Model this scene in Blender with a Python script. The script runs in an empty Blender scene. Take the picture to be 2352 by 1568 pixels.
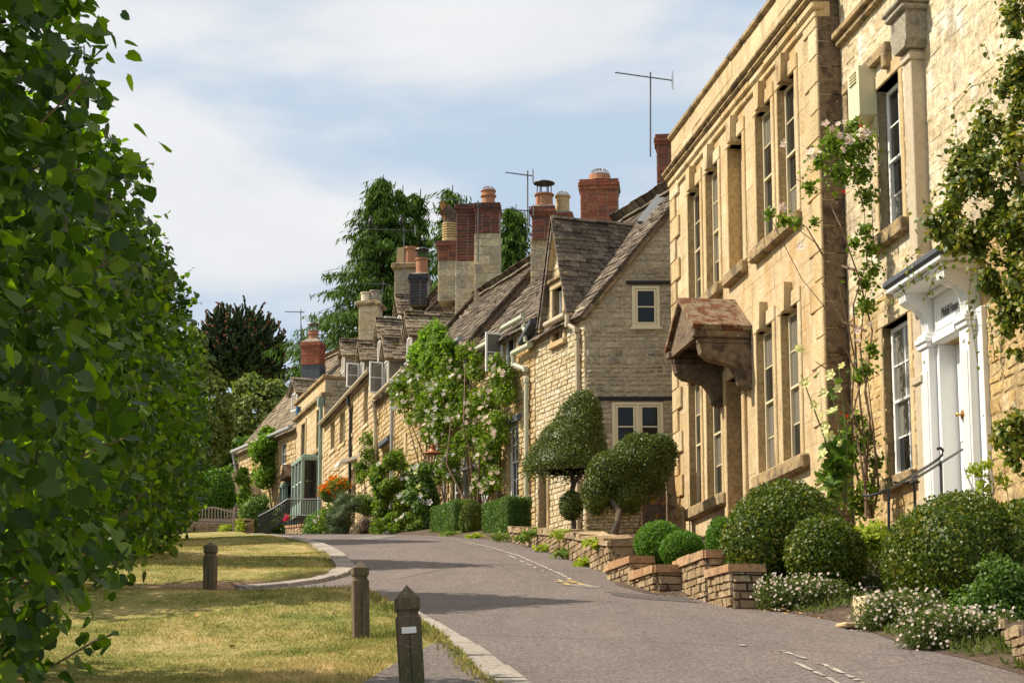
import bpy, math, random
import numpy as np
from mathutils import Matrix, Vector
random.seed(7); RNG = np.random.default_rng(7)
R = math.radians
C = bpy.context.scene.collection
scn = bpy.context.scene

# ------------------------------------------------------------------ camera (eye = world origin, street climbs along +y)
PITCH = R(9.0); FPX = 4200.0            # focal length for a picture 2352 px wide
cam_d = bpy.data.cameras.new('camera'); cam = bpy.data.objects.new('camera', cam_d); C.objects.link(cam)
cam.location = (0, 0, 0); cam.rotation_euler = (R(90) + PITCH, 0, 0)
cam_d.sensor_width = 36.0; cam_d.lens = 36.0 * FPX / 2352.0
cam_d.shift_y = (995.8 - 784.0) / 2352.0
cam_d.clip_start = 0.1; cam_d.clip_end = 2000
scn.camera = cam

# ------------------------------------------------------------------ sky, sun, exposure
SUN_DIR = Vector((-1.0, 0.10, 1.02)).normalized()
sun_el = math.asin(SUN_DIR.z); sun_az = math.atan2(SUN_DIR.x, SUN_DIR.y)
world = bpy.data.worlds.new('World'); scn.world = world; world.use_nodes = True
wn = world.node_tree; wn.nodes.clear()
def WN(t, **k):
    n = wn.nodes.new(t)
    for a, v in k.items(): setattr(n, a, v)
    return n
w_out = WN('ShaderNodeOutputWorld'); w_bg = WN('ShaderNodeBackground'); w_bg.inputs[1].default_value = 0.102
w_sky = WN('ShaderNodeTexSky', sky_type='NISHITA', sun_disc=False)
w_sky.sun_elevation = sun_el; w_sky.sun_rotation = sun_az; w_sky.air_density = 1.3; w_sky.dust_density = 2.2; w_sky.altitude = 100
w_tc = WN('ShaderNodeTexCoord'); w_map = WN('ShaderNodeMapping'); w_map.inputs['Scale'].default_value = (1.0, 1.0, 3.2)
w_map.inputs['Location'].default_value = (0.35, 0.1, 0.55)
w_n = WN('ShaderNodeTexNoise'); w_n.inputs['Scale'].default_value = 3.7; w_n.inputs['Detail'].default_value = 9; w_n.inputs['Roughness'].default_value = 0.52
w_n.inputs['Distortion'].default_value = 0.15
w_r = WN('ShaderNodeValToRGB'); w_r.color_ramp.elements[0].position = 0.40; w_r.color_ramp.elements[1].position = 0.59
w_r.color_ramp.interpolation = 'EASE'
w_n2 = WN('ShaderNodeTexNoise'); w_n2.inputs['Scale'].default_value = 6.0; w_n2.inputs['Detail'].default_value = 6
w_cc = WN('ShaderNodeMix', data_type='RGBA'); w_cc.inputs[6].default_value = (4.7, 4.9, 5.2, 1); w_cc.inputs[7].default_value = (6.9, 6.8, 6.75, 1)
w_mx = WN('ShaderNodeMix', data_type='RGBA')
w_tint = WN('ShaderNodeMix', data_type='RGBA'); w_tint.inputs[0].default_value = 0.80; w_tint.inputs[7].default_value = (3.9, 4.75, 5.7, 1)
L = wn.links.new
L(w_tc.outputs['Generated'], w_map.inputs[0]); L(w_map.outputs[0], w_n.inputs[0]); L(w_map.outputs[0], w_n2.inputs[0])
w_sep = WN('ShaderNodeSeparateXYZ'); L(w_tc.outputs['Generated'], w_sep.inputs[0])
w_up = WN('ShaderNodeMapRange'); w_up.inputs[1].default_value = .10; w_up.inputs[2].default_value = .40; w_up.inputs[3].default_value = -.115; w_up.inputs[4].default_value = .105; L(w_sep.outputs[2], w_up.inputs[0])
w_add = WN('ShaderNodeMath', operation='ADD'); L(w_n.outputs[0], w_add.inputs[0]); L(w_up.outputs[0], w_add.inputs[1]); L(w_add.outputs[0], w_r.inputs[0]); L(w_n2.outputs[0], w_cc.inputs[0]); L(w_sky.outputs[0], w_tint.inputs[6])
w_scl = WN('ShaderNodeMath', operation='MULTIPLY'); w_scl.inputs[1].default_value = 0.94
L(w_r.outputs[0], w_scl.inputs[0]); L(w_scl.outputs[0], w_mx.inputs[0]); L(w_tint.outputs[2], w_mx.inputs[6]); L(w_cc.outputs[2], w_mx.inputs[7])
L(w_mx.outputs[2], w_bg.inputs[0]); L(w_bg.outputs[0], w_out.inputs[0])
sd = bpy.data.lights.new('sun', 'SUN'); sd.energy = 5.0; sd.angle = R(0.55); sd.color = (1.0, 0.90, 0.74)
sun = bpy.data.objects.new('sun', sd); C.objects.link(sun)
sun.rotation_euler = (-SUN_DIR).to_track_quat('-Z', 'Y').to_euler()
vs = scn.view_settings; vs.view_transform = 'Standard'; vs.look = 'None'; vs.gamma = 1.0; vs.exposure = 0.53; vs.use_curve_mapping = False
scn.cycles.max_bounces = 6; scn.cycles.diffuse_bounces = 3; scn.cycles.glossy_bounces = 3; scn.cycles.transmission_bounces = 4
scn.cycles.transparent_max_bounces = 6; scn.cycles.use_denoising = True

# ------------------------------------------------------------------ materials
def nodes(name):
    m = bpy.data.materials.new(name); m.use_nodes = True; t = m.node_tree; t.nodes.clear(); return m, t
def ramp(t, fac, cols):
    r = t.nodes.new('ShaderNodeValToRGB'); e = r.color_ramp.elements
    if len(cols) == 1: cols = [cols[0], tuple(min(1, v * 1.12) for v in cols[0])]
    n = len(cols)
    for i, c in enumerate(cols):
        p = i / max(1, n - 1)
        if i < 2: e[i].position = p; el = e[i]
        else: el = e.new(p)
        el.color = (*c, 1)
    for i, el in enumerate(sorted(e, key=lambda q: q.position)): pass
    t.links.new(fac, r.inputs[0]); return r.outputs[0]
def mathn(t, op, a, b=None):
    n = t.nodes.new('ShaderNodeMath'); n.operation = op
    for i, v in enumerate((a, b)):
        if v is None: continue
        if isinstance(v, (int, float)): n.inputs[i].default_value = v
        else: t.links.new(v, n.inputs[i])
    return n.outputs[0]
def noise(t, vec, scale, detail=4, rough=.55, mapping=None):
    if mapping:
        mp = t.nodes.new('ShaderNodeMapping'); mp.inputs['Scale'].default_value = mapping; t.links.new(vec, mp.inputs[0]); vec = mp.outputs[0]
    n = t.nodes.new('ShaderNodeTexNoise'); n.inputs['Scale'].default_value = scale; n.inputs['Detail'].default_value = detail
    n.inputs['Roughness'].default_value = rough; t.links.new(vec, n.inputs[0]); return n.outputs[0]
def mixc(t, fac, a, b, mode='MIX'):
    n = t.nodes.new('ShaderNodeMix'); n.data_type = 'RGBA'; n.blend_type = mode
    for i, v in ((0, fac), (6, a), (7, b)):
        if isinstance(v, (int, float)): n.inputs[i].default_value = v
        elif isinstance(v, tuple): n.inputs[i].default_value = (*v, 1) if len(v) == 3 else v
        else: t.links.new(v, n.inputs[i])
    return n.outputs[2]
def rnd_id(t):
    g = t.nodes.new('ShaderNodeNewGeometry'); o = t.nodes.new('ShaderNodeObjectInfo')
    return mathn(t, 'FRACT', mathn(t, 'ADD', g.outputs['Random Per Island'], o.outputs['Random'])), g.outputs['Position']
def thresh(t, v, a, b):
    n = t.nodes.new('ShaderNodeMapRange'); n.inputs[1].default_value = a; n.inputs[2].default_value = b; t.links.new(v, n.inputs[0]); return n.outputs[0]
def stone_mat(name, cols, stains=(), rough=.92, bump=.5, grain=18, wear=.35, spec=.2, fine=.75):
    """cols: colours of the single pieces; stains: (colour, noise scale, threshold, softness, mapping)"""
    m, t = nodes(name)
    rid, pos = rnd_id(t)
    c = ramp(t, rid, cols)
    n1 = noise(t, pos, 1.3, 6, .6); n2 = noise(t, pos, grain, 6, .65)
    c = mixc(t, wear, c, ramp(t, n1, [(.35,)*3, (1.0,)*3, (1.45,)*3]), 'MULTIPLY')
    c = mixc(t, fine, c, ramp(t, thresh(t, n2, .25, .75), [(.38,.34,.30), (.95,)*3, (1.55,1.5,1.42)]), 'MULTIPLY')
    for col, sc, th, so, mp in stains:
        c = mixc(t, mathn(t, 'MULTIPLY', thresh(t, noise(t, pos, sc, 8, .66, mp), th, th + so), .85), c, col)
    b = t.nodes.new('ShaderNodeBump'); b.inputs['Strength'].default_value = min(1, bump*1.2); b.inputs['Distance'].default_value = .045
    n3 = noise(t, pos, grain * .7, 8, .7); t.links.new(n3, b.inputs['Height'])
    p = t.nodes.new('ShaderNodeBsdfPrincipled'); t.links.new(c, p.inputs['Base Color']); p.inputs['Roughness'].default_value = rough
    p.inputs['Specular IOR Level'].default_value = spec; t.links.new(b.outputs[0], p.inputs['Normal'])
    o = t.nodes.new('ShaderNodeOutputMaterial'); t.links.new(p.outputs[0], o.inputs[0]); return m
def plain(name, col, rough=.5, metal=0, spec=.5, var=.12, bump=.1, scale=12):
    m, t = nodes(name)
    rid, pos = rnd_id(t); n = noise(t, pos, scale, 5, .6)
    c = mixc(t, 1.0, col, ramp(t, n, [(1 - 2 * var,)*3, (1,)*3, (1 + var,)*3]), 'MULTIPLY')
    p = t.nodes.new('ShaderNodeBsdfPrincipled'); t.links.new(c, p.inputs['Base Color']); p.inputs['Roughness'].default_value = rough
    p.inputs['Metallic'].default_value = metal; p.inputs['Specular IOR Level'].default_value = spec
    b = t.nodes.new('ShaderNodeBump'); b.inputs['Strength'].default_value = bump; b.inputs['Distance'].default_value = .01
    t.links.new(noise(t, pos, scale * 4, 4), b.inputs['Height']); t.links.new(b.outputs[0], p.inputs['Normal'])
    o = t.nodes.new('ShaderNodeOutputMaterial'); t.links.new(p.outputs[0], o.inputs[0]); return m
def leaf_mat(name, cols, trans=.35, rough=.45, spec=.5, tcol=None, patch=1.5):
    m, t = nodes(name); rough = min(.8, rough + .12); spec *= .55
    rid, pos = rnd_id(t)
    f = mathn(t, 'ADD', mathn(t, 'MULTIPLY', rid, .65), mathn(t, 'MULTIPLY', noise(t, pos, patch, 3), .35))
    c = ramp(t, f, cols)
    p = t.nodes.new('ShaderNodeBsdfPrincipled'); t.links.new(c, p.inputs['Base Color']); p.inputs['Roughness'].default_value = rough
    p.inputs['Specular IOR Level'].default_value = spec
    tr = t.nodes.new('ShaderNodeBsdfTranslucent')
    t.links.new(mixc(t, 1.0, c, tcol or (1.7, 1.9, .7), 'MULTIPLY'), tr.inputs[0])
    mx = t.nodes.new('ShaderNodeMixShader'); mx.inputs[0].default_value = trans
    t.links.new(p.outputs[0], mx.inputs[1]); t.links.new(tr.outputs[0], mx.inputs[2])
    o = t.nodes.new('ShaderNodeOutputMaterial'); t.links.new(mx.outputs[0], o.inputs[0]); return m

GREYLICH = ((.34, .33, .29), 9, .56, .08, None)
DARKST = ((.055, .045, .035), 1.6, .60, .14, (1, 1, .35))
ORANGE = ((.42, .17, .03), 7, .64, .05, None)
WHITEL = ((.60, .58, .50), 11, .66, .03, None)
M = {}
M['ashlar'] = stone_mat('golden ashlar', [(.52,.40,.235), (.56,.44,.27), (.50,.375,.215), (.60,.49,.31)], [((.19,.14,.085), 1.5, .60, .10, (2.6,2.6,.25)), ((.40,.23,.08), 1.1, .50, .2, (1,1,.35)), ((.22,.14,.07), 1.9, .58, .12, (1,1,.3)), ((.64,.54,.37), 3.1, .57, .12, None), ((.14,.10,.06), 5, .66, .08, (1,1,.5))], grain=20, wear=.7, fine=.4)
M['ashlar_joint'] = stone_mat('ashlar joint', [(.46,.32,.15)], grain=30, fine=.3)
M['dressed'] = stone_mat('dressed golden stone', [(.58,.46,.27), (.53,.40,.22), (.63,.52,.34)], [((.19,.14,.085), 1.7, .60, .10, (2.6,2.6,.25)), ((.44,.27,.10), 1.2, .50, .2, (1,1,.4)), ((.20,.13,.07), 2.2, .56, .12, (1,1,.35))], grain=22, wear=.6, fine=.4)
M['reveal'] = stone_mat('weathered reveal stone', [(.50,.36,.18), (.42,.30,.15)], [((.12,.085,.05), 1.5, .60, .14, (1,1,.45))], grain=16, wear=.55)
M['cornice'] = stone_mat('weathered cornice stone', [(.40,.29,.15), (.33,.24,.13)], [((.11,.085,.06), 4, .48, .12, None), ORANGE, WHITEL], grain=14, wear=.6)
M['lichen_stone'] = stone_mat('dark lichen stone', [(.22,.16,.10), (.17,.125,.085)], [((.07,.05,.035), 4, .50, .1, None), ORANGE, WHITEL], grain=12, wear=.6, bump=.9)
M['rubble'] = stone_mat('golden rubble stone', [(.47,.33,.15), (.56,.42,.22), (.42,.28,.11), (.62,.50,.31), (.50,.37,.19)], [((.16,.12,.08), 2.0, .60, .12, (1,1,.5))], bump=.9, grain=14)
M['rubble_mortar'] = stone_mat('pale lime mortar', [(.50,.39,.22)], [((.2,.16,.11), 2.2, .58, .12, None)], bump=.8)
M['pale_mortar'] = stone_mat('pale limewash joint', [(.58,.49,.33)], [((.30,.24,.16), 2.0, .58, .14, (1,1,.5))], bump=.9, grain=14)
M['palerubble'] = stone_mat('pale limewashed rubble', [(.60,.50,.32), (.66,.57,.40), (.52,.41,.23), (.70,.63,.48)], [((.30,.24,.16), 2.0, .58, .14, (1,1,.5)), ((.70,.66,.56), 4, .58, .1, None)], bump=.9, grain=14)
M['palewall'] = stone_mat('weathered limewashed wall', [(.58,.48,.31), (.63,.54,.38), (.54,.43,.26), (.66,.60,.46)], [((.74,.70,.62), 1.5, .55, .1, None), ((.27,.21,.15), 1.3, .56, .14, (1,1,.6)), ((.5,.33,.12), 1.9, .63, .1, None), ((.16,.13,.10), 5, .64, .08, None)], bump=1., grain=11, wear=.7)
M['nearrubble'] = stone_mat('near golden rubble', [(.50,.34,.14), (.58,.44,.23), (.42,.28,.11), (.66,.54,.34)], [((.20,.14,.08), 1.6, .57, .12, (1,1,.5)), ((.68,.60,.45), 3, .62, .1, None)], bump=1., grain=11, wear=.6)
M['nearmortar'] = stone_mat('near golden mortar', [(.48,.35,.18)], [((.18,.13,.08), 1.6, .57, .12, (1,1,.5))], bump=1., grain=11, wear=.6)
M['grey'] = stone_mat('grey weathered stone', [(.42,.37,.28), (.52,.46,.34), (.36,.31,.24), (.58,.49,.33), (.46,.41,.32)], [((.17,.15,.125), 2.4, .53, .14, None), ((.66,.62,.53), 8, .62, .06, None)], bump=1., grain=13)
M['grey_mortar'] = stone_mat('grey mortar', [(.42,.36,.26)], [((.22,.19,.15), 2.5, .52, .16, None), ((.58,.48,.31), 1.2, .54, .12, None)], bump=1.)
M['mixed'] = stone_mat('mixed pale and grey stone', [(.56,.44,.25), (.36,.31,.22), (.62,.52,.33), (.44,.37,.25)], [((.16,.13,.10), 2.4, .56, .12, None)], bump=1., grain=14)
M['tile'] = stone_mat('stone roof tile', [(.115,.09,.068), (.19,.15,.115), (.085,.068,.054), (.26,.215,.16), (.15,.12,.092)], [((.38,.36,.31), 7, .62, .06, None), ((.055,.045,.04), 5, .55, .1, None)], bump=1., grain=13)
M['mosstile'] = stone_mat('mossy stone roof tile', [(.20,.155,.11), (.30,.245,.17), (.13,.10,.075), (.36,.30,.21)], [((.09,.065,.018), 2.6, .55, .06, None), ((.42,.37,.27), 8, .62, .06, None)], bump=1., grain=13)
M['yellowtile'] = stone_mat('yellow lichened roof tile', [(.21,.16,.11), (.28,.22,.15), (.16,.12,.09)], [((.42,.28,.03), 1.1, .56, .1, None)], bump=1., grain=13)
M['redmoss'] = stone_mat('porch slab with red moss', [(.30,.225,.14), (.25,.185,.115)], [((.13,.035,.015), 5, .50, .05, None), ((.08,.03,.02), 9, .55, .05, None)], bump=1.2, grain=10)
M['brick'] = stone_mat('weathered red brick', [(.27,.085,.045), (.19,.062,.042), (.33,.11,.06), (.12,.055,.045), (.25,.10,.065)], [((.08,.055,.05), 3, .60, .1, None)], bump=.7, grain=20)
M['darkbrick'] = stone_mat('sooty brick', [(.15,.055,.04), (.10,.05,.042), (.21,.065,.04), (.075,.048,.045)], [((.05,.04,.04), 3, .58, .1, None)], bump=.7, grain=20)
M['orangebrick'] = stone_mat('orange red brick', [(.35,.12,.065), (.28,.09,.055), (.39,.15,.08), (.21,.08,.055)], [((.25,.15,.10), 4, .66, .08, None)], bump=.7, grain=20)
M['blackbrick'] = stone_mat('blackened brick', [(.035,.035,.042), (.05,.05,.06)], [], bump=.6)
M['mortar'] = stone_mat('brick mortar', [(.27,.22,.17)], [((.18,.15,.13), 2.5, .55, .1, None)])
M['cement'] = stone_mat('cement flaunching', [(.24,.21,.17)], [((.4,.37,.3), 6, .6, .08, None)])
M['clay'] = plain('terracotta clay', (.35,.165,.09), .75, spec=.2, var=.2)
M['buffclay'] = plain('buff clay', (.48,.35,.18), .75, spec=.2, var=.25)
M['white'] = plain('white gloss paint', (.80,.80,.78), .35, var=.04, bump=.05)
M['cream'] = plain('cream paint', (.74,.66,.44), .4, var=.06, bump=.05)
M['paleframe'] = plain('pale buff paint', (.66,.56,.36), .45, var=.08, bump=.05)
M['sage'] = plain('sage green paint', (.23,.31,.25), .45, var=.1)
M['gutter'] = plain('pale green grey gutter paint', (.46,.47,.34), .45, var=.12)
M['greygutter'] = plain('grey gutter paint', (.30,.30,.30), .45, var=.12)
M['dustgutter'] = plain('stone coloured gutter paint', (.46,.38,.26), .5, var=.2)
M['lead'] = plain('lead sheet', (.075,.085,.10), .65, metal=0, spec=.3, var=.25)
M['iron'] = plain('black painted iron', (.012,.012,.014), .4, var=.1)
M['darkmetal'] = plain('weathered aerial metal', (.10,.10,.10), .45, metal=.6)
M['copper'] = plain('copper lamp metal', (.36,.13,.06), .45, metal=.4)
M['brass'] = plain('old brass', (.45,.27,.08), .35, metal=.9)
M['glass'] = plain('dark window glass', (.012,.013,.013), .08, spec=.30, var=.1, bump=0.0)
M['palegl'] = plain('glass with blind behind', (.16,.15,.125), .08, spec=.6, var=.1, bump=0.0)  # pale pane colour stands in for a reflection and curtains
M['interior'] = plain('dark interior', (.02, .018, .016), .9)
M['blackwood'] = plain('black tarred lintel', (.012,.011,.011), .7, var=.2)
M['brownwood'] = plain('brown door wood', (.11,.055,.025), .6, var=.25)
M['greywood'] = plain('weathered teak', (.30,.24,.19), .8, var=.2, scale=20)
M['rust'] = stone_mat('rust and lichen gate', [(.10,.07,.05)], [((.38,.17,.025), 4.5, .53, .07, None), ((.04,.03,.03), 3, .58, .1, None)], grain=10, wear=.5)
M['alarm'] = plain('cream alarm box plastic', (.60,.56,.36), .45, var=.05)
M['bluebox'] = plain('blue alarm box plastic', (.01,.09,.20), .4)
M['wire'] = plain('wire cage', (.35,.38,.42), .35, metal=.7)
M['greystone'] = stone_mat('grey carved stone', [(.36,.32,.25), (.30,.27,.21)], [((.12,.10,.08), 5, .55, .1, None), WHITEL], grain=20)
M['soil'] = stone_mat('dry soil', [(.10,.07,.05)], [((.2,.14,.08), 5, .55, .1, None)], bump=1.)
M['paintwhite'] = stone_mat('worn white road paint', [(.44,.40,.33)], [((.17,.145,.13), 14, .50, .06, None)], grain=40)
M['paintyellow'] = stone_mat('worn yellow road paint', [(.46,.33,.10)], [((.17,.145,.13), 14, .52, .06, None)], grain=40)
M['kerbstone'] = stone_mat('concrete kerb', [(.33,.29,.25), (.37,.33,.28), (.29,.255,.22)], [((.20,.17,.14), 3, .56, .1, None)], grain=30, wear=.4)
M['coping'] = stone_mat('sandstone coping', [(.42,.25,.13), (.36,.21,.11), (.46,.30,.17)], [((.2,.13,.08), 3, .56, .12, None)], grain=20)
M['garden_stone'] = stone_mat('garden wall stone', [(.38,.27,.15), (.28,.19,.11), (.44,.33,.2), (.33,.25,.16)], [((.13,.10,.08), 3, .56, .1, None)], bump=1., grain=14)
M['deadleaf'] = plain('fallen leaf', (.45,.26,.08), .8, var=.3)
M['reflector'] = plain('pale reflector plate', (.75,.72,.66), .3, var=.05)

def post_mat():
    m, t = nodes('mossy weathered post timber'); rid, pos = rnd_id(t)
    g = noise(t, pos, 16, 8, .65, (3.5, 3.5, .22)); c = ramp(t, g, [(.03,.02,.012), (.115,.08,.045), (.23,.165,.095)])
    c = mixc(t, mathn(t, 'MULTIPLY', thresh(t, noise(t, pos, 5, 6, .6, (1, 1, .5)), .46, .6), .75), c, (.05,.055,.012))
    c = mixc(t, mathn(t, 'MULTIPLY', thresh(t, noise(t, pos, 40, 3, .6), .62, .66), .6), c, (.27,.25,.17))
    b = t.nodes.new('ShaderNodeBump'); b.inputs['Strength'].default_value = .9; b.inputs['Distance'].default_value = .012; t.links.new(g, b.inputs['Height'])
    p = t.nodes.new('ShaderNodeBsdfPrincipled'); t.links.new(c, p.inputs['Base Color']); p.inputs['Roughness'].default_value = .85
    t.links.new(b.outputs[0], p.inputs['Normal']); o = t.nodes.new('ShaderNodeOutputMaterial'); t.links.new(p.outputs[0], o.inputs[0]); return m
M['post'] = post_mat()
def road_mat():
    m, t = nodes('worn asphalt'); rid, pos = rnd_id(t)
    a = noise(t, pos, 110, 3, .7); b_ = noise(t, pos, .5, 5, .55, (1, .35, 1)); c_ = noise(t, pos, 2.6, 6, .6, (1.2, .3, 1))
    c = ramp(t, thresh(t, mathn(t, 'ADD', mathn(t, 'MULTIPLY', a, .5), mathn(t, 'MULTIPLY', noise(t, pos, 30, 4, .8), .5)), .22, .78), [(.0,.0,.0), (.045,.037,.033), (.165,.136,.122), (.38,.32,.29), (.62,.53,.46)])
    c = mixc(t, 1., c, ramp(t, b_, [(.66,.64,.64), (1,)*3, (1.34,1.26,1.2)]), 'MULTIPLY')
    c = mixc(t, .7, c, ramp(t, c_, [(.6,)*3, (1,)*3, (1.25,)*3]), 'MULTIPLY')
    v = t.nodes.new('ShaderNodeTexVoronoi'); v.feature = 'DISTANCE_TO_EDGE'; v.inputs['Scale'].default_value = .28; t.links.new(pos, v.inputs[0])
    cr = thresh(t, v.outputs[0], .004, .0); c = mixc(t, mathn(t, 'MULTIPLY', cr, .6), c, (.05,.042,.04))
    bp = t.nodes.new('ShaderNodeBump'); bp.inputs['Strength'].default_value = .7; bp.inputs['Distance'].default_value = .02; t.links.new(a, bp.inputs['Height'])
    p = t.nodes.new('ShaderNodeBsdfPrincipled'); t.links.new(c, p.inputs['Base Color']); p.inputs['Roughness'].default_value = .88; p.inputs['Specular IOR Level'].default_value = .25
    t.links.new(bp.outputs[0], p.inputs['Normal']); o = t.nodes.new('ShaderNodeOutputMaterial'); t.links.new(p.outputs[0], o.inputs[0]); return m
M['road'] = road_mat()
def grass_cols(t, pos, soil=True):
    n = noise(t, pos, .55, 6, .62); n2 = noise(t, pos, 3.5, 6, .65, (1, .7, 1)); n3 = noise(t, pos, 45, 3, .6)
    f = mathn(t, 'ADD', mathn(t, 'MULTIPLY', n, .6), mathn(t, 'MULTIPLY', n2, .4))
    c = ramp(t, thresh(t, f, .39, .70), [(.14,.165,.035), (.29,.26,.085), (.47,.37,.17), (.57,.43,.25)])
    return c, n3
def lawn_mat():
    m, t = nodes('dry lawn'); rid, pos = rnd_id(t); c, n3 = grass_cols(t, pos)
    c = mixc(t, .8, c, ramp(t, thresh(t, n3, .25, .75), [(.35,)*3, (1.,)*3, (1.4,)*3]), 'MULTIPLY')
    at = t.nodes.new('ShaderNodeAttribute'); at.attribute_name = 'soil'
    c = mixc(t, thresh(t, mathn(t, 'ADD', at.outputs['Fac'], mathn(t, 'MULTIPLY', mathn(t, 'SUBTRACT', noise(t, pos, 5, 5), .5), .9)), .42, .6), c, (.30,.20,.125))
    bp = t.nodes.new('ShaderNodeBump'); bp.inputs['Strength'].default_value = 1; bp.inputs['Distance'].default_value = .03; t.links.new(n3, bp.inputs['Height'])
    p = t.nodes.new('ShaderNodeBsdfPrincipled'); t.links.new(c, p.inputs['Base Color']); p.inputs['Roughness'].default_value = 1; p.inputs['Specular IOR Level'].default_value = .1
    t.links.new(bp.outputs[0], p.inputs['Normal']); o = t.nodes.new('ShaderNodeOutputMaterial'); t.links.new(p.outputs[0], o.inputs[0]); return m
M['lawn'] = lawn_mat()
def blade_mat():
    m, t = nodes('grass blades'); rid, pos = rnd_id(t); c, n3 = grass_cols(t, pos)
    c = mixc(t, .9, c, ramp(t, rid, [(.6,.75,.5), (1.1,1.1,1.), (1.5,1.35,1.1)]), 'MULTIPLY')
    p = t.nodes.new('ShaderNodeBsdfPrincipled'); t.links.new(c, p.inputs['Base Color']); p.inputs['Roughness'].default_value = .7; p.inputs['Specular IOR Level'].default_value = .2
    tr = t.nodes.new('ShaderNodeBsdfTranslucent'); t.links.new(c, tr.inputs[0]); mx = t.nodes.new('ShaderNodeMixShader'); mx.inputs[0].default_value = .3
    t.links.new(p.outputs[0], mx.inputs[1]); t.links.new(tr.outputs[0], mx.inputs[2]); o = t.nodes.new('ShaderNodeOutputMaterial'); t.links.new(mx.outputs[0], o.inputs[0]); return m
M['blade'] = blade_mat()
M['lime'] = leaf_mat('lime tree leaf', [(.016,.036,.010), (.026,.058,.012), (.05,.095,.010), (.11,.17,.013), (.34,.42,.02)], .46, .36, .75, (2.2, 2.6, .45))  # last, far brighter leaf colour stands in for leaves caught by the sun
M['box'] = leaf_mat('box leaf', [(.030,.055,.006), (.055,.092,.008), (.10,.14,.011), (.32,.23,.04)], .25, .35, .6)
M['brightbox'] = leaf_mat('bright box leaf', [(.04,.11,.012), (.06,.15,.015), (.10,.21,.015), (.24,.32,.02)], .3, .4, .5)
M['hedge'] = leaf_mat('hedge leaf', [(.04,.09,.016), (.065,.13,.02), (.10,.18,.024), (.18,.21,.035)], .25, .4, .5)
M['topiary'] = leaf_mat('topiary leaf', [(.035,.058,.010), (.06,.09,.013), (.10,.13,.018), (.21,.20,.045)], .22, .33, .65)
M['rose'] = leaf_mat('rose leaf', [(.05,.09,.012), (.09,.15,.014), (.15,.22,.018), (.25,.32,.03)], .35, .45, .4)
M['wisteria'] = leaf_mat('pale climber leaf', [(.09,.17,.02), (.13,.22,.03), (.20,.28,.04)], .45, .5, .3)
M['ivy'] = leaf_mat('creeper leaf', [(.03,.055,.010), (.06,.095,.014), (.11,.145,.018), (.27,.25,.035), (.14,.065,.02)], .3, .35, .6)
M['conifer'] = leaf_mat('cypress spray', [(.028,.062,.016), (.05,.10,.018), (.085,.15,.022), (.13,.20,.03)], .25, .6, .2, (1.2,1.3,.6))
M['puzzle'] = leaf_mat('monkey puzzle branch', [(.016,.032,.014), (.028,.05,.018), (.045,.07,.024)], .0, .6, .3)
M['puzzletip'] = leaf_mat('monkey puzzle rusty tip', [(.11,.05,.022), (.17,.07,.03)], .0, .7, .2)
M['tree_a'] = leaf_mat('olive tree leaf', [(.07,.10,.025), (.115,.15,.035), (.17,.21,.05), (.25,.28,.09)], .25, .5, .4)
M['tree_b'] = leaf_mat('bright tree leaf', [(.04,.09,.012), (.07,.14,.015), (.12,.20,.02)], .35, .5, .4)
M['tree_d'] = leaf_mat('dark tree leaf', [(.025,.055,.014), (.045,.085,.018), (.07,.12,.024)], .25, .5, .4)
M['grey_shrub'] = leaf_mat('rosemary leaf', [(.05,.075,.035), (.08,.11,.05), (.12,.15,.07)], .15, .6, .2)
M['lavender'] = leaf_mat('dry lavender', [(.15,.12,.07), (.22,.16,.13), (.25,.2,.12), (.12,.14,.05)], .2, .7, .2, (1.1,1.1,1.))
M['yellow_shrub'] = leaf_mat('yellow green leaf', [(.14,.22,.02), (.28,.34,.03), (.42,.42,.04)], .35, .5, .4)
M['daisyleaf'] = leaf_mat('fleabane leaf', [(.05,.08,.02), (.10,.13,.035), (.17,.17,.06)], .3, .6, .2)
M['petal'] = leaf_mat('white petal', [(.72,.68,.62), (.80,.76,.70)], .3, .6, .2, (1,.97,.92))
M['pink'] = leaf_mat('pale pink petal', [(.72,.56,.50), (.80,.68,.60), (.78,.62,.40)], .3, .6, .2, (1,.9,.8))
M['cream_petal'] = leaf_mat('pale yellow petal', [(.74,.74,.30), (.80,.80,.45)], .35, .6, .2, (1,1,.7))
M['orange_petal'] = leaf_mat('orange petal', [(.75,.22,.01), (.80,.32,.02), (.75,.10,.02)], .3, .6, .2, (1,.7,.3))
M['red_petal'] = leaf_mat('red petal', [(.55,.03,.02), (.70,.06,.02)], .3, .6, .2, (1,.5,.3))
M['magenta_petal'] = leaf_mat('magenta petal', [(.70,.02,.16)], .3, .6, .2, (1,.4,.6))
M['violet_petal'] = leaf_mat('violet petal', [(.12,.07,.40)], .3, .6, .2, (1,.9,1))
M['bark'] = stone_mat('bark', [(.10,.075,.055), (.13,.10,.075)], [((.06,.05,.04), 6, .55, .1, (1,1,.3))], grain=20, bump=1.)
M['stem'] = plain('woody stem', (.16,.10,.055), .8, var=.25)
M['greenstem'] = plain('green stem', (.10,.13,.03), .7, var=.2)

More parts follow.
